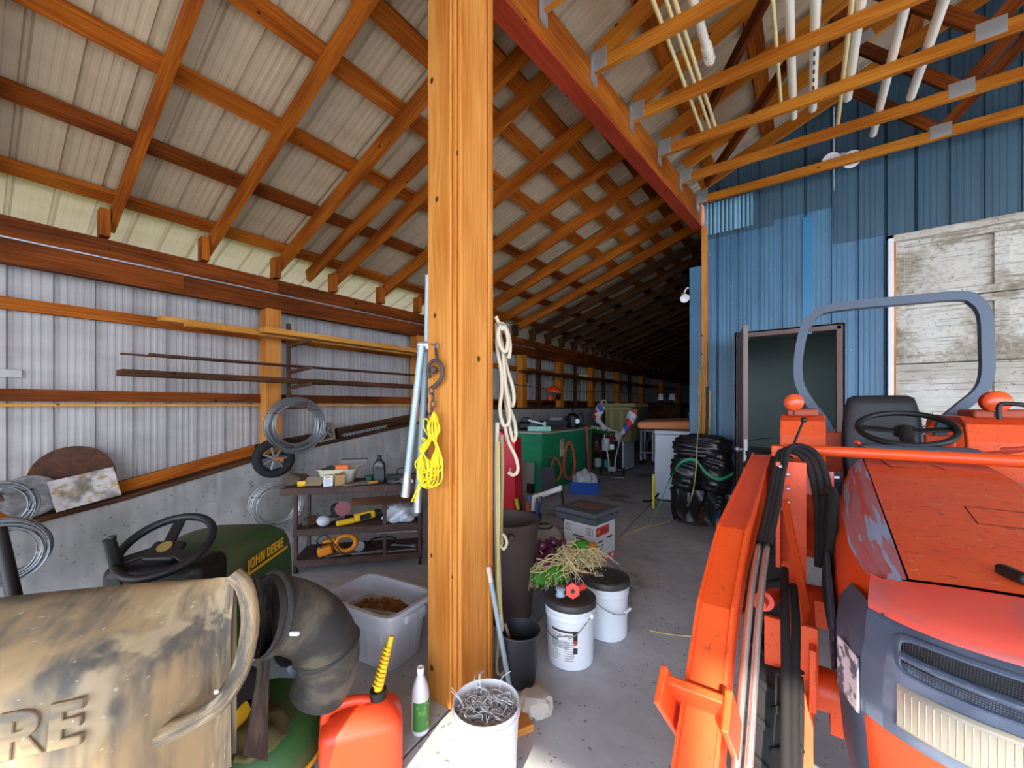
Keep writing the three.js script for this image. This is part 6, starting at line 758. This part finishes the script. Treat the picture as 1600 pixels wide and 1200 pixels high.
  pn(858, 770, 0.34, 0.48, -3.42, 'dark grey panel leaning on the front of the green workbench', 0x585c64, PI / 2 - 0.2); { const c = atZ(823, 760, -5.8); single('leaning_panel', 'light grey square panel leaning on the near end of the green workbench', 'panel', place(rbox(0.3, 0.36, 0.012, 0.003, 0, 0.2, 0), c.x, 0.14, c.z, 0.05, -0.06), std({ color: 0x83827e, roughness: 0.8 })); single('panel_prop', 'dark block propping the light grey square panel', 'block', place(rbox(0.26, 0.15, 0.08, 0.004, 0, 0.075, 0), c.x, 0, c.z + 0.0), wDark[0]); }
  // red cabinet
  const rc = at(798, 800, 5.2), rd = thing('red_cabinet', 'narrow bright red metal cabinet behind the hanging ropes', 'cabinet', [rc.x - 0.02, 0, rc.z], 0.3), rm = std({ color: 0xd8142c, roughness: 0.4 }); part(rd, 'body', rbox(0.24, 1.05, 0.28, 0.012, 0, 0.525, 0), rm); part(rd, 'sloped_top', prism([[-0.12, 0], [0.12, 0], [0.12, 0.02], [-0.12, 0.14]], 0.28).translate(0, 1.05, 0), rm); part(rd, 'door', rbox(0.2, 0.6, 0.01, 0.003, 0, 0.68, 0.145), rm); part(rd, 'drawer', rbox(0.2, 0.24, 0.01, 0.003, 0, 0.2, 0.145), rm); part(rd, 'handle', rbox(0.02, 0.09, 0.02, 0.004, 0.07, 0.68, 0.158), mGalv);
  const gp = at(808, 745, 5.35); single('standing_board', 'grey weathered board standing beside the red cabinet', 'board', board([gp.x + 0.02, 0, gp.z - 0.05], [gp.x + 0.02, 0.78, gp.z - 0.05], 0.18, 0.03, [0, 0, 1]), std({ color: 0x746c62, roughness: 0.9 }));
  // tools on the floor in front
  const wh = at(850, 795, 4.9), q0 = at(842, 775, 5.3), q1 = at(878, 762, 5.2); const pv = thing('white_pipe', 'white plastic pipe propped before the green workbench', 'pipe', [q0.x, 0, q0.z]); part(pv, 'pipe', rod([0, q0.y, 0], [q1.x - q0.x, q1.y, q1.z - q0.z], 0.035), mWhite); part(pv, 'elbow', tube([[0, q0.y, 0], [-0.06, q0.y - 0.03, 0.03], [-0.08, 0.05, 0.06], [-0.08, 0.012, 0.06]], 0.032, 16, 10), mWhite); part(pv, 'strut', rod([q1.x - q0.x, q1.y, q1.z - q0.z], [q1.x - q0.x, 0.0, q1.z - q0.z - 0.05], 0.014), mBlack);
  const bl = std({ color: 0x24386a, roughness: 0.5 }); const tb = thing('tool_caddy', 'dark blue tool caddy full of hand tools on the floor', 'caddy', [at(826, 790, 4.75).x, 0, at(826, 790, 4.75).z], 0.4); part(tb, 'bin', lathe([[0, 0.002], [0.13, 0.002], [0.16, 0.22], [0.15, 0.22], [0.12, 0.02], [0, 0.02]], 28), bl);
  const hp = tb.position; [[0x2c4a8c, 'blue'], [0xc8502a, 'red'], [0xd8b41e, 'yellow'], [0x2a2a30, 'black'], [0x3a5aa0, 'bright blue'], [0x555a60, 'grey']].forEach(([col, n], k) => { const a = k * 1.05, x = hp.x + 0.07 * Math.cos(a), z = hp.z + 0.07 * Math.sin(a), h = thing('caddy_tool', n + ' handled hand tool sticking out of the tool caddy', 'hand tool', [x, 0.05, z]); h.rotation.set(0.25 * Math.sin(a), 0, -0.25 * Math.cos(a)); part(h, 'handle', rod([0, 0.18, 0], [0, 0.34 + 0.02 * (k % 3), 0], 0.02, 0.024), std({ color: col, roughness: 0.5 })); part(h, 'shank', rod([0, 0, 0], [0, 0.18, 0], 0.007), mSteel); });
  const lt = at(864, 803, 4.35), tray = thing('rubber_tray', 'round black rubber tray with rags in front of the bench', 'tray', [lt.x, 0, lt.z]); part(tray, 'tray', lathe([[0, 0.002], [0.24, 0.002], [0.3, 0.09], [0.29, 0.09], [0.23, 0.015], [0, 0.015]], 36), mRubber); part(tray, 'rolled_rim', new THREE.TorusGeometry(0.296, 0.01, 8, 44).rotateX(PI / 2).translate(0, 0.09, 0), mRubber);
  single('white_bag', 'crumpled white plastic bag in the black rubber tray', 'bag', place(smoothG(warp(new THREE.IcosahedronGeometry(0.16, 4), (x, y, z) => { const k = 1 + 0.2 * Math.sin(24 * x + 9 * y) * Math.sin(27 * z); return [x * k * 1.1, y * k * 0.5 + 0.075, z * k * 0.75]; })), lt.x - 0.02, 0.02, lt.z - 0.03, 0.4), std({ color: 0xb9c2d6, roughness: 0.6 }));
  single('printed_packet', 'blue and white printed packet lying on the rubber tray', 'packet', place(rbox(0.2, 0.012, 0.14, 0.003), lt.x + 0.12, 0.128, lt.z + 0.06, 0.5, 0.3, -0.2), std({ color: 0x5f7da8, roughness: 0.6 }));
}
// -------- red handled broom, blue basin, jugs, green kayak-like sled
{
  const b0 = atY(921, 752, 0), t0 = at(916, 664, 8.0), t = thing('red_broom', 'red handled broom leaning by the far end of the green workbench', 'broom', [b0.x, 0, b0.z]); part(t, 'handle', rod([0, 0.15, 0], [t0.x - b0.x, 1.1, t0.z - b0.z], 0.022), std({ color: 0xd0202e, roughness: 0.45 })); part(t, 'head', rbox(0.3, 0.06, 0.08, 0.015, 0, 0.14, 0), std({ color: 0x5a4428, roughness: 0.7 })); part(t, 'bristles', prism([[-0.14, 0.12], [0.14, 0.12], [0.18, 0.0], [-0.18, 0.0]], 0.06), std({ color: 0x8a7450, roughness: 1 }));
  const bb = atY(914, 770, 0), u = thing('blue_basin', 'bright blue basin holding crumpled plastic on the floor', 'basin', [bb.x, 0, bb.z], 0.4); const bm = std({ color: 0x1c54b8, roughness: 0.45 }); part(u, 'basin', [box(0.44, 0.015, 0.3, 0, 0.008, 0), place(box(0.46, 0.2, 0.012), 0, 0.1, 0.155, 0, 0.08), place(box(0.46, 0.2, 0.012), 0, 0.1, -0.155, 0, -0.08), place(box(0.012, 0.2, 0.32), 0.225, 0.1, 0, 0, 0, -0.08), place(box(0.012, 0.2, 0.32), -0.225, 0.1, 0, 0, 0, 0.08)], bm); part(u, 'rim', [box(0.5, 0.014, 0.02, 0, 0.2, 0.168), box(0.5, 0.014, 0.02, 0, 0.2, -0.168), box(0.02, 0.014, 0.34, 0.24, 0.2, 0), box(0.02, 0.014, 0.34, -0.24, 0.2, 0)], bm);
  single('plastic_sheet', 'crumpled clear plastic sheet in the bright blue basin', 'plastic sheet', place(smoothG(warp(new THREE.IcosahedronGeometry(0.18, 4), (x, y, z) => { const k = 1 + 0.3 * Math.sin(30 * x + 9 * y) * Math.sin(31 * z + 12 * y); return [x * k, y * k * 0.9 + 0.06, z * k * 0.7]; })), bb.x, 0.16, bb.z), std({ color: 0xb4bac4, roughness: 0.4 }));
  const sh = atY(938, 742, 0), sf = thing('wire_shelf', 'small wire shelf with jars behind the red broom', 'shelf', [sh.x - 0.1, 0, sh.z - 0.3], 0.2); for (const [x, z] of [[-0.25, -0.15], [0.25, -0.15], [-0.25, 0.15], [0.25, 0.15]]) part(sf, 'leg', rod([x, 0, z], [x, 0.95, z], 0.012), mRust); for (const y of [0.12, 0.5, 0.9]) part(sf, 'shelf_board', box(0.54, 0.02, 0.34, 0, y, 0), mRust);
  const names = ['white jug on the middle of the small wire shelf', 'teal tin on the bottom of the small wire shelf', 'pale tin beside the teal tin on the small wire shelf', 'brown jar on the middle of the small wire shelf']; [[0.1, 0.51, 0xd8dce0, 0.09, 0.3], [0.14, 0.13, 0x3f9a94, 0.085, 0.2], [-0.08, 0.13, 0xa8c4c0, 0.08, 0.22], [-0.12, 0.51, 0x5e3a2a, 0.08, 0.24]].forEach(([x, y, col, r, h], i) => { const p = V(x, 0, 0.02).applyAxisAngle(V(0, 1, 0), 0.2).add(sf.position); const j = thing('storage_jar', names[i], 'jar', [p.x, y + 0.001, p.z]); part(j, 'jar', lathe([[0, 0], [r, 0], [r, h * 0.8], [r * 0.7, h * 0.9], [0, h * 0.9]], 24), std({ color: col, roughness: 0.4 })); part(j, 'lid', disc(r * 0.74, h * 0.12, 0, h * 0.93, 0), mBlack); });
  const gs = at(935, 683, 8.9), gk = thing('green_sled', 'dark green pointed plastic sled leaning behind the red broom', 'sled', [gs.x - 0.2, 0.91 + 0.001, gs.z + 0.06]), km = phys({ color: 0x1c5a26, roughness: 0.3 }); const rows = []; for (let i = 0; i <= 20; i++) { const s = i / 20, w = 0.17 * Math.pow(Math.sin(PI * (0.08 + 0.92 * (1 - s)) * 0.55), 0.8) + 0.005, r = []; for (let k = 0; k <= 14; k++) { const q = k / 14 * PI * 2; r.push([-0.45 + s * 1.0, 0.12 + Math.sin(q) * w * 0.62 - 0.12 * s, Math.cos(q) * w]); } rows.push(r); } part(gk, 'hull', loft(rows), km); part(gk, 'lettering', place(text('xtreme', 0.07, 0.004), 0.1, 0.1, 0.135, 0.18, 0, -0.16), std({ color: 0xc8d8b8, roughness: 0.5 }));
}
// -------- hand truck, white cabinet, wrapped chair, freezer with tarp
{
  const h0 = atY(956, 744, 0), ht = thing('hand_truck', 'small folding hand truck with a looped grey handle', 'hand truck', [h0.x, 0, h0.z], 0.3); part(ht, 'handle_loop', tube([[-0.05, 0.1, 0], [-0.08, 0.4, -0.03], [-0.16, 0.8, -0.05], [-0.1, 0.95, -0.06], [0.1, 0.95, -0.06], [0.16, 0.8, -0.05], [0.08, 0.4, -0.03], [0.05, 0.1, 0]], 0.014, 60, 8), mGalv); part(ht, 'toe_plate', rbox(0.5, 0.015, 0.26, 0.004, 0.02, 0.02, 0.12), mSteel); part(ht, 'bracket', [rbox(0.16, 0.1, 0.03, 0.006, 0, 0.15, 0), rbox(0.1, 0.12, 0.04, 0.01, 0, 0.62, -0.04)], mSteel); for (const s of [-1, 1]) part(ht, 'wheel', place(disc(0.09, 0.04, 0, 0, 0, 24), s * 0.24, 0.09, -0.06, 0, 0, PI / 2), mRubber);
  const c0 = atY(975, 738, 0), wc = thing('white_appliance', 'black fronted appliance with a white side under the olive hamper', 'appliance', [c0.x - 0.26, 0, c0.z - 0.36]), wm = std({ color: 0xc9d2e0, roughness: 0.45 }); part(wc, 'body', rbox(0.5, 0.66, 0.7, 0.015, 0, 0.36, 0), wm); part(wc, 'front', rbox(0.48, 0.62, 0.02, 0.006, 0, 0.37, 0.36), mBlack); part(wc, 'door_edge', rbox(0.03, 0.64, 0.03, 0.008, 0.235, 0.37, 0.36), wm); part(wc, 'plinth', rbox(0.46, 0.04, 0.64, 0.006, 0, 0.02, 0), mBlack);
  const ch = thing('olive_hamper', 'olive slatted hamper with an overhanging lid standing on the appliance', 'hamper', [wc.position.x + 0.08, 0.691, wc.position.z + 0.02], -0.1), ol = std({ color: 0x8f8a5c, roughness: 0.95 }), ol2 = std({ color: 0x7e784e, roughness: 0.95 });
  part(ch, 'core', rbox(0.6, 0.7, 0.5, 0.01, 0, 0.35, 0), ol2); for (let k = 0; k < 5; k++) { part(ch, 'slat', rbox(0.112, 0.69, 0.014, 0.004, -0.24 + k * 0.12, 0.35, 0.256), k % 2 ? ol : ol2); part(ch, 'slat', rbox(0.014, 0.69, 0.09, 0.004, 0.306, 0.35, -0.2 + k * 0.1), k % 2 ? ol2 : ol); } part(ch, 'lid_band', rbox(0.7, 0.08, 0.6, 0.02, 0, 0.74, 0), ol); part(ch, 'lid', rbox(0.96, 0.09, 0.74, 0.035, 0.02, 0.825, 0, 4), ol);
  const sackTex = canvasTex(512, 128, (g, w, h) => { g.fillStyle = '#d4d8de'; g.fillRect(0, 0, w, h); const cs = ['#d42a32', '#3c58c8', '#d42a32', '#d8342e', '#e8eaee', '#d84a3a']; for (let i = 0; i < 18; i++) { g.fillStyle = cs[i % 6]; g.save(); g.translate(i * 30, 20 + 70 * hash(i, 1, 4)); g.rotate(0.6); g.fillRect(-15, -34, 30, 74); g.restore(); } });
  const sk = thing('printed_sack', 'red, white and blue printed sack draped across the olive hamper', 'sack', [ch.position.x, 0.06, ch.position.z + 0.06], 0); { const rows = [], pth = [[-0.34, 1.5, 0.2], [-0.42, 1.36, 0.26], [-0.46, 1.18, 0.3], [-0.36, 1.02, 0.33], [-0.2, 0.86, 0.35], [0.0, 0.74, 0.36], [0.16, 0.8, 0.36], [0.28, 0.98, 0.35], [0.36, 1.16, 0.33], [0.4, 1.36, 0.28]], cv = curve(pth); for (let i = 0; i <= 40; i++) { const s = i / 40, p = cv.getPointAt(s), tg = cv.getTangentAt(s), n = V(-tg.y, tg.x, 0).normalize(), r = [], w = 0.06 + 0.05 * Math.sin(s * 8 + 0.6) ** 2; for (let k = 0; k <= 12; k++) { const q = k / 12 * 2 * PI; r.push(p.clone().addScaledVector(n, Math.cos(q) * w).add(V(0, 0, Math.sin(q) * 0.045 + 0.012 * Math.sin(s * 50 + q * 3)))); } rows.push(r); } part(sk, 'sack', loft(rows).rotateY(0), std({ map: (() => { sackTex.wrapS = sackTex.wrapT = THREE.RepeatWrapping; sackTex.rotation = PI / 2; return sackTex; })(), roughness: 0.5 })); part(sk, 'tie', place(new THREE.TorusGeometry(0.07, 0.01, 6, 20), -0.34, 1.5, 0.2, 0.5), mWhite); }
  const f0 = atY(1028, 783, 0), fz_ = thing('chest_freezer', 'white upright chest freezer with a tan tarp on top', 'freezer', [f0.x + 0.2, 0, f0.z - 0.36], 0.06), fm = std({ color: 0xc4cfdd, roughness: 0.4 }); part(fz_, 'body', rbox(0.62, 1.02, 0.66, 0.02, 0.03, 0.54, 0), fm); part(fz_, 'lid', rbox(0.63, 0.06, 0.67, 0.015, 0.03, 1.082, 0), fm); part(fz_, 'plinth', box(0.56, 0.04, 0.6, 0.03, 0.02, 0), mBlack); part(fz_, 'hinge', rbox(0.06, 0.05, 0.02, 0.005, 0.2, 1.05, 0.34), mGalv);
  const F = fz_.position; single('tan_tarp', 'folded reddish tan tarp on top of the white freezer', 'tarp', place(smoothG(warp(new RoundedBoxGeometry(0.95, 0.14, 0.72, 8, 0.05), (x, y, z) => [x + 0.03 * z, y * (1 - 0.6 * Math.max(0, -x - 0.1)) + 0.02 * Math.sin(9 * x + 5 * z) - 0.12 * Math.max(0, -x - 0.3), z + 0.02 * Math.sin(11 * x)])), F.x - 0.1, 1.215, F.z - 0.05, 0.1), std({ color: 0xd08458, roughness: 0.8 }));
  single('teal_tub', 'small teal-blue tub on the tan tarp near the blue wall', 'tub', place(lathe([[0, 0], [0.06, 0], [0.075, 0.09], [0.068, 0.09], [0.055, 0.01], [0, 0.01]], 20), F.x + 0.22, 1.3, F.z - 0.1), std({ color: 0x3f86b0, roughness: 0.5 }));
  const st = thing('white_trolley', 'white metal trolley frame between the appliance and the freezer', 'trolley', [atY(1010, 726, 0).x, 0, atY(1010, 726, 0).z - 0.2]); for (const [x, z] of [[-0.15, -0.15], [0.15, -0.15], [-0.15, 0.15], [0.15, 0.15]]) { part(st, 'leg', rbox(0.05, 0.78, 0.05, 0.01, x, 0.48, z), wm); part(st, 'caster', place(disc(0.045, 0.03), x, 0.046, z, 0, 0, PI / 2), mBlack); } part(st, 'shelf_board', [box(0.36, 0.03, 0.36, 0, 0.3, 0), box(0.36, 0.03, 0.36, 0, 0.86, 0)], wm); 
  single('bundled_hose', 'grey bundled hose standing in the white trolley frame', 'hose', place(tube([[-0.06, 0.02, 0], [-0.03, 0.2, 0.05], [0.04, 0.38, -0.03], [0.02, 0.5, 0.04]], 0.04, 20, 8), st.position.x, 0.32, st.position.z), std({ color: 0x6e6460, roughness: 0.8 }));
  const w0 = at(1042, 620, 12), gl = thing('shelf_crate', 'dark crate with two white cups far back along the left wall', 'crate', [w0.x, 0, w0.z]); part(gl, 'crate', [box(0.9, 1.5, 0.6, 0, 0.75, 0)], wDark[1]); part(gl, 'lip', box(0.94, 0.06, 0.64, 0, 1.52, 0), wDark[0]); for (const [dx, l] of [[-0.16, 'left white lamp shade standing on the dark crate far back'], [0.16, 'right white lamp shade standing on the dark crate far back']]) { const q = thing('white_lamp', l, 'lamp', [w0.x + dx, 1.551, w0.z + 0.05]); part(q, 'base', lathe([[0, 0], [0.08, 0], [0.07, 0.02], [0.03, 0.06], [0.03, 0.12], [0, 0.12]], 18), mBlack); part(q, 'shade', lathe([[0.1, 0.12], [0.07, 0.3], [0.06, 0.3], [0.09, 0.12]], 20), mWhite); }
}
// -------- black wrapped bundle at the corner, strap, cords, poles, propeller of rope
{
  const c = at(1097, 820, 4.98), t = thing('tarp_bundle', 'black plastic bundle tied with a green strap at the wall corner', 'bundle', [c.x, 0, c.z]), m = phys({ color: 0x1c1d22, roughness: 0.3 });
  const roll = (x, y, z, rX, rY, rZ, s) => smoothG(warp(new THREE.SphereGeometry(1, 56, 40), (a, b, d) => { const n = Math.sin(7 * a + 4 * b + s) * Math.sin(6 * d - 9 * b) * 0.05 + Math.sin(21 * b + 4 * a + s) * 0.035 + Math.sin(26 * a + 17 * d) * 0.018, p = (q) => Math.sign(q) * Math.pow(Math.abs(q), 0.7), k = 1 + n; return [x + p(a) * rX * k, y + p(b) * rY * k, z + p(d) * rZ * k]; }));
  part(t, 'upper_roll', roll(0.0, 1.0, 0, 0.33, 0.15, 0.22, 1), m); part(t, 'left_roll', roll(-0.15, 0.68, 0.02, 0.2, 0.24, 0.2, 2), m); part(t, 'right_roll', roll(0.16, 0.7, 0.04, 0.18, 0.26, 0.2, 3), m); part(t, 'lower_roll', roll(0.14, 0.36, 0.02, 0.16, 0.1, 0.16, 5), m);
  for (const [x, z, a, w] of [[-0.2, 0.08, 0.25, 0.1], [-0.05, 0.1, -0.2, 0.12], [0.12, 0.12, 0.1, 0.09], [0.28, 0.1, -0.35, 0.1], [-0.3, 0.05, 0.5, 0.08]]) part(t, 'torn_flap', place(warp(new THREE.BoxGeometry(w, 0.42, 0.01, 4, 10, 1), (xx, y, zz) => [xx + 0.03 * Math.sin(9 * y), y, zz + 0.03 * Math.sin(14 * y + 20 * xx)]), x, 0.28, z + 0.05, a, 0.1, a * 0.6), m);
  const gs = std({ color: 0x1f9a6c, roughness: 0.6 }); const strap = (pts) => { const cv = curve(pts), rows = []; for (let i = 0; i <= 30; i++) { const p = cv.getPointAt(i / 30); rows.push([p.clone().add(V(0, 0.018, 0)), p.clone().add(V(0, -0.018, 0.004))]); } return loft(rows); };
  part(t, 'strap', strap([[-0.36, 0.55, 0.14], [-0.2, 0.8, 0.25], [-0.03, 0.86, 0.27], [0.1, 0.72, 0.29], [0.24, 0.66, 0.28], [0.36, 0.72, 0.16]]), gs, 'green ratchet strap'); part(t, 'strap', strap([[-0.36, 0.55, 0.14], [-0.42, 0.35, 0.2], [-0.5, 0.12, 0.26], [-0.55, 0.03, 0.28]]), gs); part(t, 'strap', strap([[0.02, 1.4, -0.12], [0.08, 1.22, 0.0], [0.14, 1.08, 0.1]]), gs);
  const pot = atY(1092, 812, 0); const mr = thing('burlap_heap', 'reddish brown burlap heap under the black bundle', 'heap', [pot.x - 0.02, 0, pot.z + 0.22]); part(mr, 'heap', smoothG(warp(new THREE.IcosahedronGeometry(0.16, 4), (x, y, z) => { const k = 1 + 0.15 * Math.sin(26 * x) * Math.sin(24 * z + 9 * y); return [x * k * 1.2, Math.max(0.001, (y + 0.1) * k * 0.75), z * k * 0.7]; })), std({ color: 0x4c342c, roughness: 0.95 })); part(mr, 'fold', tube([[-0.15, 0.06, 0.08], [0, 0.12, 0.1], [0.15, 0.05, 0.09]], 0.015, 20, 7), std({ color: 0x4c342c, roughness: 0.95 }));
  const cordP = [[1096, 560, 5.45], [1094, 600, 5.4], [1092, 650, 5.2], [1089, 700, 4.68], [1087, 740, 4.62], [1080, 778, 4.56]].map(([a, b, d]) => at(a, b, d)), fl = [[1070, 795], [1058, 806], [1043, 815], [1000, 826], [960, 845]].map(([a, b]) => atY(a, b, 0.006)); single('trailing_twine', 'long thin pale yellow cord hanging at the corner and trailing over the floor', 'twine', tube([...cordP, ...fl], 0.006, 120, 6), std({ color: 0xcfc07a, roughness: 0.7 }));
  for (const [px, l, col, r, h] of [[1091, 'tall thin bamboo stick leaning in the wall corner', 0xb59458, 0.012, 1.9], [1101, 'dark metal stake leaning in the wall corner', 0x4a4034, 0.012, 1.75], [1106, 'pale wooden stake leaning in the wall corner', 0xc4a878, 0.013, 1.7]]) { const a = atZ(px, 780, BLUE_Z + 0.1); single('corner_stake', l, 'stake', rod([a.x, 0, a.z], [a.x + 0.02, h, BLUE_Z + 0.05], r), std({ color: col, roughness: 0.8 })); }
  const yp = at(1021, 770, 5.9); single('yellow_strip', 'short yellow strip standing beside the freezer', 'strip', place(rbox(0.03, 0.5, 0.03, 0.004, 0, 0.25, 0), yp.x, 0, yp.z), std({ color: 0xe6d21e, roughness: 0.5 }));
  const kk = atY(1018, 786, 0); single('rubber_handle', 'black curved rubber handle lying on the floor by the freezer', 'handle', place(tube([[-0.12, 0.02, 0.05], [-0.02, 0.03, 0], [0.06, 0.1, -0.03], [0.1, 0.16, -0.02]], 0.016, 24, 8), kk.x, 0, kk.z), mRubber);  // loose curved rubber handle
}
// -------- overhead: pipes, lamps; far shelf; wicker stand inside the doorway
{
  const names = ['thin cream pipe furthest left across the truss chords', 'thin cream pipe second from the left on the trusses', 'thin cream pipe third from the left on the trusses', 'white pipe with a threaded coupling near the long beam', 'thin cream pipe behind the thick white pipes', 'thick white pipe left of the printed pipe', 'thick white pipe with black print along it', 'thin cream pipe between the thick white pipes', 'short thick white pipe right of the thin cream pipe', 'longest thick white pipe in front of the blue gable', 'thick white pipe furthest right on the trusses'];
  [[1097, 205, 0.014, 1], [1114, 202, 0.013, 1], [1116, 205, 0.014, 1], [1110, 97, 0.03, 0], [1220, 158, 0.013, 1], [1240, 183, 0.03, 0], [1270, 171, 0.03, 0], [1309, 193, 0.016, 1], [1324, 154, 0.032, 0], [1364, 210, 0.03, 0], [1423, 152, 0.032, 0]].forEach(([px, py, r, cream], i) => {
    const e = atY(px, py, 4.132 + r), L = [4.6, 4.2, 4.4, 3.6, 3.8, 3, 3, 4.6, 3.4, 4.6, 3.6][i], m = cream ? mCream : mPVC, x = e.x + (i === 1 ? -0.02 : i === 2 ? 0.02 : 0), t = thing('plastic_pipe', names[i], 'pipe', [x, 4.132 + r, e.z], 0, 'pipes stored on the truss chords');
    const ro = r, ri = r * 0.78; part(t, 'pipe', lathe([[ri, 0], [ro, 0], [ro, L], [ri, L], [ri, 0]], 18).rotateX(PI / 2), m);
    if (i === 3) part(t, 'coupling', [lathe([[r, 0], [r * 1.3, 0], [r * 1.3, 0.08], [r, 0.08]], 18).rotateX(PI / 2).translate(0, 0, 0.1), new THREE.TorusGeometry(r * 1.15, 0.006, 6, 20).translate(0, 0, 0.03), new THREE.TorusGeometry(r * 1.15, 0.006, 6, 20).translate(0, 0, 0.06)], m);
    if (i === 6) part(t, 'print', Array.from({ length: 9 }, (_, k) => place(box(0.012, 0.001, 0.05), 0, -r - 0.0005, 0.15 + k * 0.1)), mBlack);
  });
  const a = atZ(1316, 247, BLUE_Z + 0.12), t = thing('flood_light', 'twin white flood light fixed high on the blue wall', 'flood light', a); part(t, 'base', place(disc(0.06, 0.04, 0, 0, 0, 24), 0.0, 0.04, -0.1, 0, PI / 2), mWhite); for (const [x, y] of [[0.07, -0.02], [-0.1, 0.02]]) { part(t, 'lamp_head', place(lathe([[0, 0], [0.03, 0.005], [0.05, 0.06], [0.085, 0.14], [0.08, 0.145], [0, 0.12]], 24), x, y, -0.02, 0, PI / 2 + 0.5, 0), mWhite); part(t, 'arm', rod([0, 0.04, -0.08], [x, y, -0.02], 0.012), mWhite); }
  const b = at(1068, 460, 5.35), s = thing('spot_lamp', 'small white spot lamp on an arm beside the corner post', 'spot lamp', b); part(s, 'lamp_head', place(lathe([[0, 0], [0.03, 0.0], [0.035, 0.06], [0.06, 0.12], [0.055, 0.125], [0, 0.1]], 20), 0, 0, 0, 0.4, PI / 2 + 0.7), mWhite); part(s, 'arm', tube([[0, 0, 0], [0.03, 0.1, -0.08], [0.07, 0.06, -0.22], [0.1, 0, -0.36]], 0.01, 20, 7), mWhite);
  const sh = thing('wall_shelf', 'long dark plank shelf along the far left wall', 'shelf', [-4.38, 2.17, -11]); part(sh, 'plank', board([0, 0, 4.6], [0, 0, -3.4], 0.24, 0.04), wDark[0]); for (const z of [4.3, 2.8, 1.1, -0.75, -2.9]) part(sh, 'bracket', [box(0.2, 0.03, 0.03, -0.02, -0.035, z), box(0.03, 0.2, 0.03, -0.115, -0.12, z)], wDark[1]);
  const wl = single('wall_cable', 'thin dark cable sagging along the far left wall', 'cable', tube([[-4.48, 1.92, -6.0], [-4.48, 1.84, -8.5], [-4.48, 1.9, -11], [-4.48, 1.85, -15]], 0.008, 60, 6), mBlack);
  const yb = single('yellow_offcut', 'small yellow-grey offcut lying on the far wall shelf', 'offcut', place(rbox(0.2, 0.05, 0.3, 0.004), -4.33, 2.217, -8.9, 0.4), std({ color: 0xb9a860, roughness: 0.8 }));
  const rk = at(1276, 676, 6.6), wk = thing('slatted_chair', 'yellow-green slatted chair back inside the dim doorway', 'chair', [0.16, 0, -6.9]), wy = std({ color: 0x6c6c3c, roughness: 0.7 }); for (const x of [-0.19, 0.19]) part(wk, 'upright', rbox(0.03, 1.36, 0.03, 0.005, x, 0.68, 0), wy); for (let k = 0; k < 9; k++) part(wk, 'slat', rbox(0.36, 0.035, 0.02, 0.004, 0, 0.62 + k * 0.075, 0), wy); part(wk, 'seat', rbox(0.42, 0.03, 0.4, 0.006, 0, 0.48, 0.18), wy); for (const x of [-0.17, 0.17]) part(wk, 'leg', rbox(0.03, 0.47, 0.03, 0.005, x, 0.235, 0.36), wy);
  const g = single('coiled_cable', 'thin pale cable hanging in a loop on the wall corner', 'cable', tube([[1096, 570], [1093, 590], [1092, 615], [1096, 625], [1101, 612], [1100, 585], [1097, 565]].map(([p, q]) => atZ(p, q, BLUE_Z + 0.06)), 0.006, 50, 6), std({ color: 0xc0b070, roughness: 0.7 }));
  // loose bits on the floor
  const bits = []; for (let i = 0; i < 60; i++) { const p = atY(rr(1000, 1070), rr(860, 1120), 0.003); bits.push(place(new THREE.TetrahedronGeometry(rr(0.004, 0.012)).scale(1.5, 0.3, 1), p.x, 0.002, p.z, rr(0, 6))); }
  const d = single('floor_debris', 'small pale crumbs scattered over the concrete floor', 'debris', bits, std({ color: 0xb8b0a2, roughness: 1 })); d.userData.kind = 'stuff';
  const stw = single('straw_piece', 'single long dry straw lying on the concrete floor', 'straw', tube([[1015, 985], [1040, 990], [1065, 993], [1092, 995]].map(([p, q]) => atY(p, q, 0.004)), 0.0035, 24, 5), std({ color: 0xd2c08a, roughness: 0.9 }));
}
renderer.render(scene, camera);
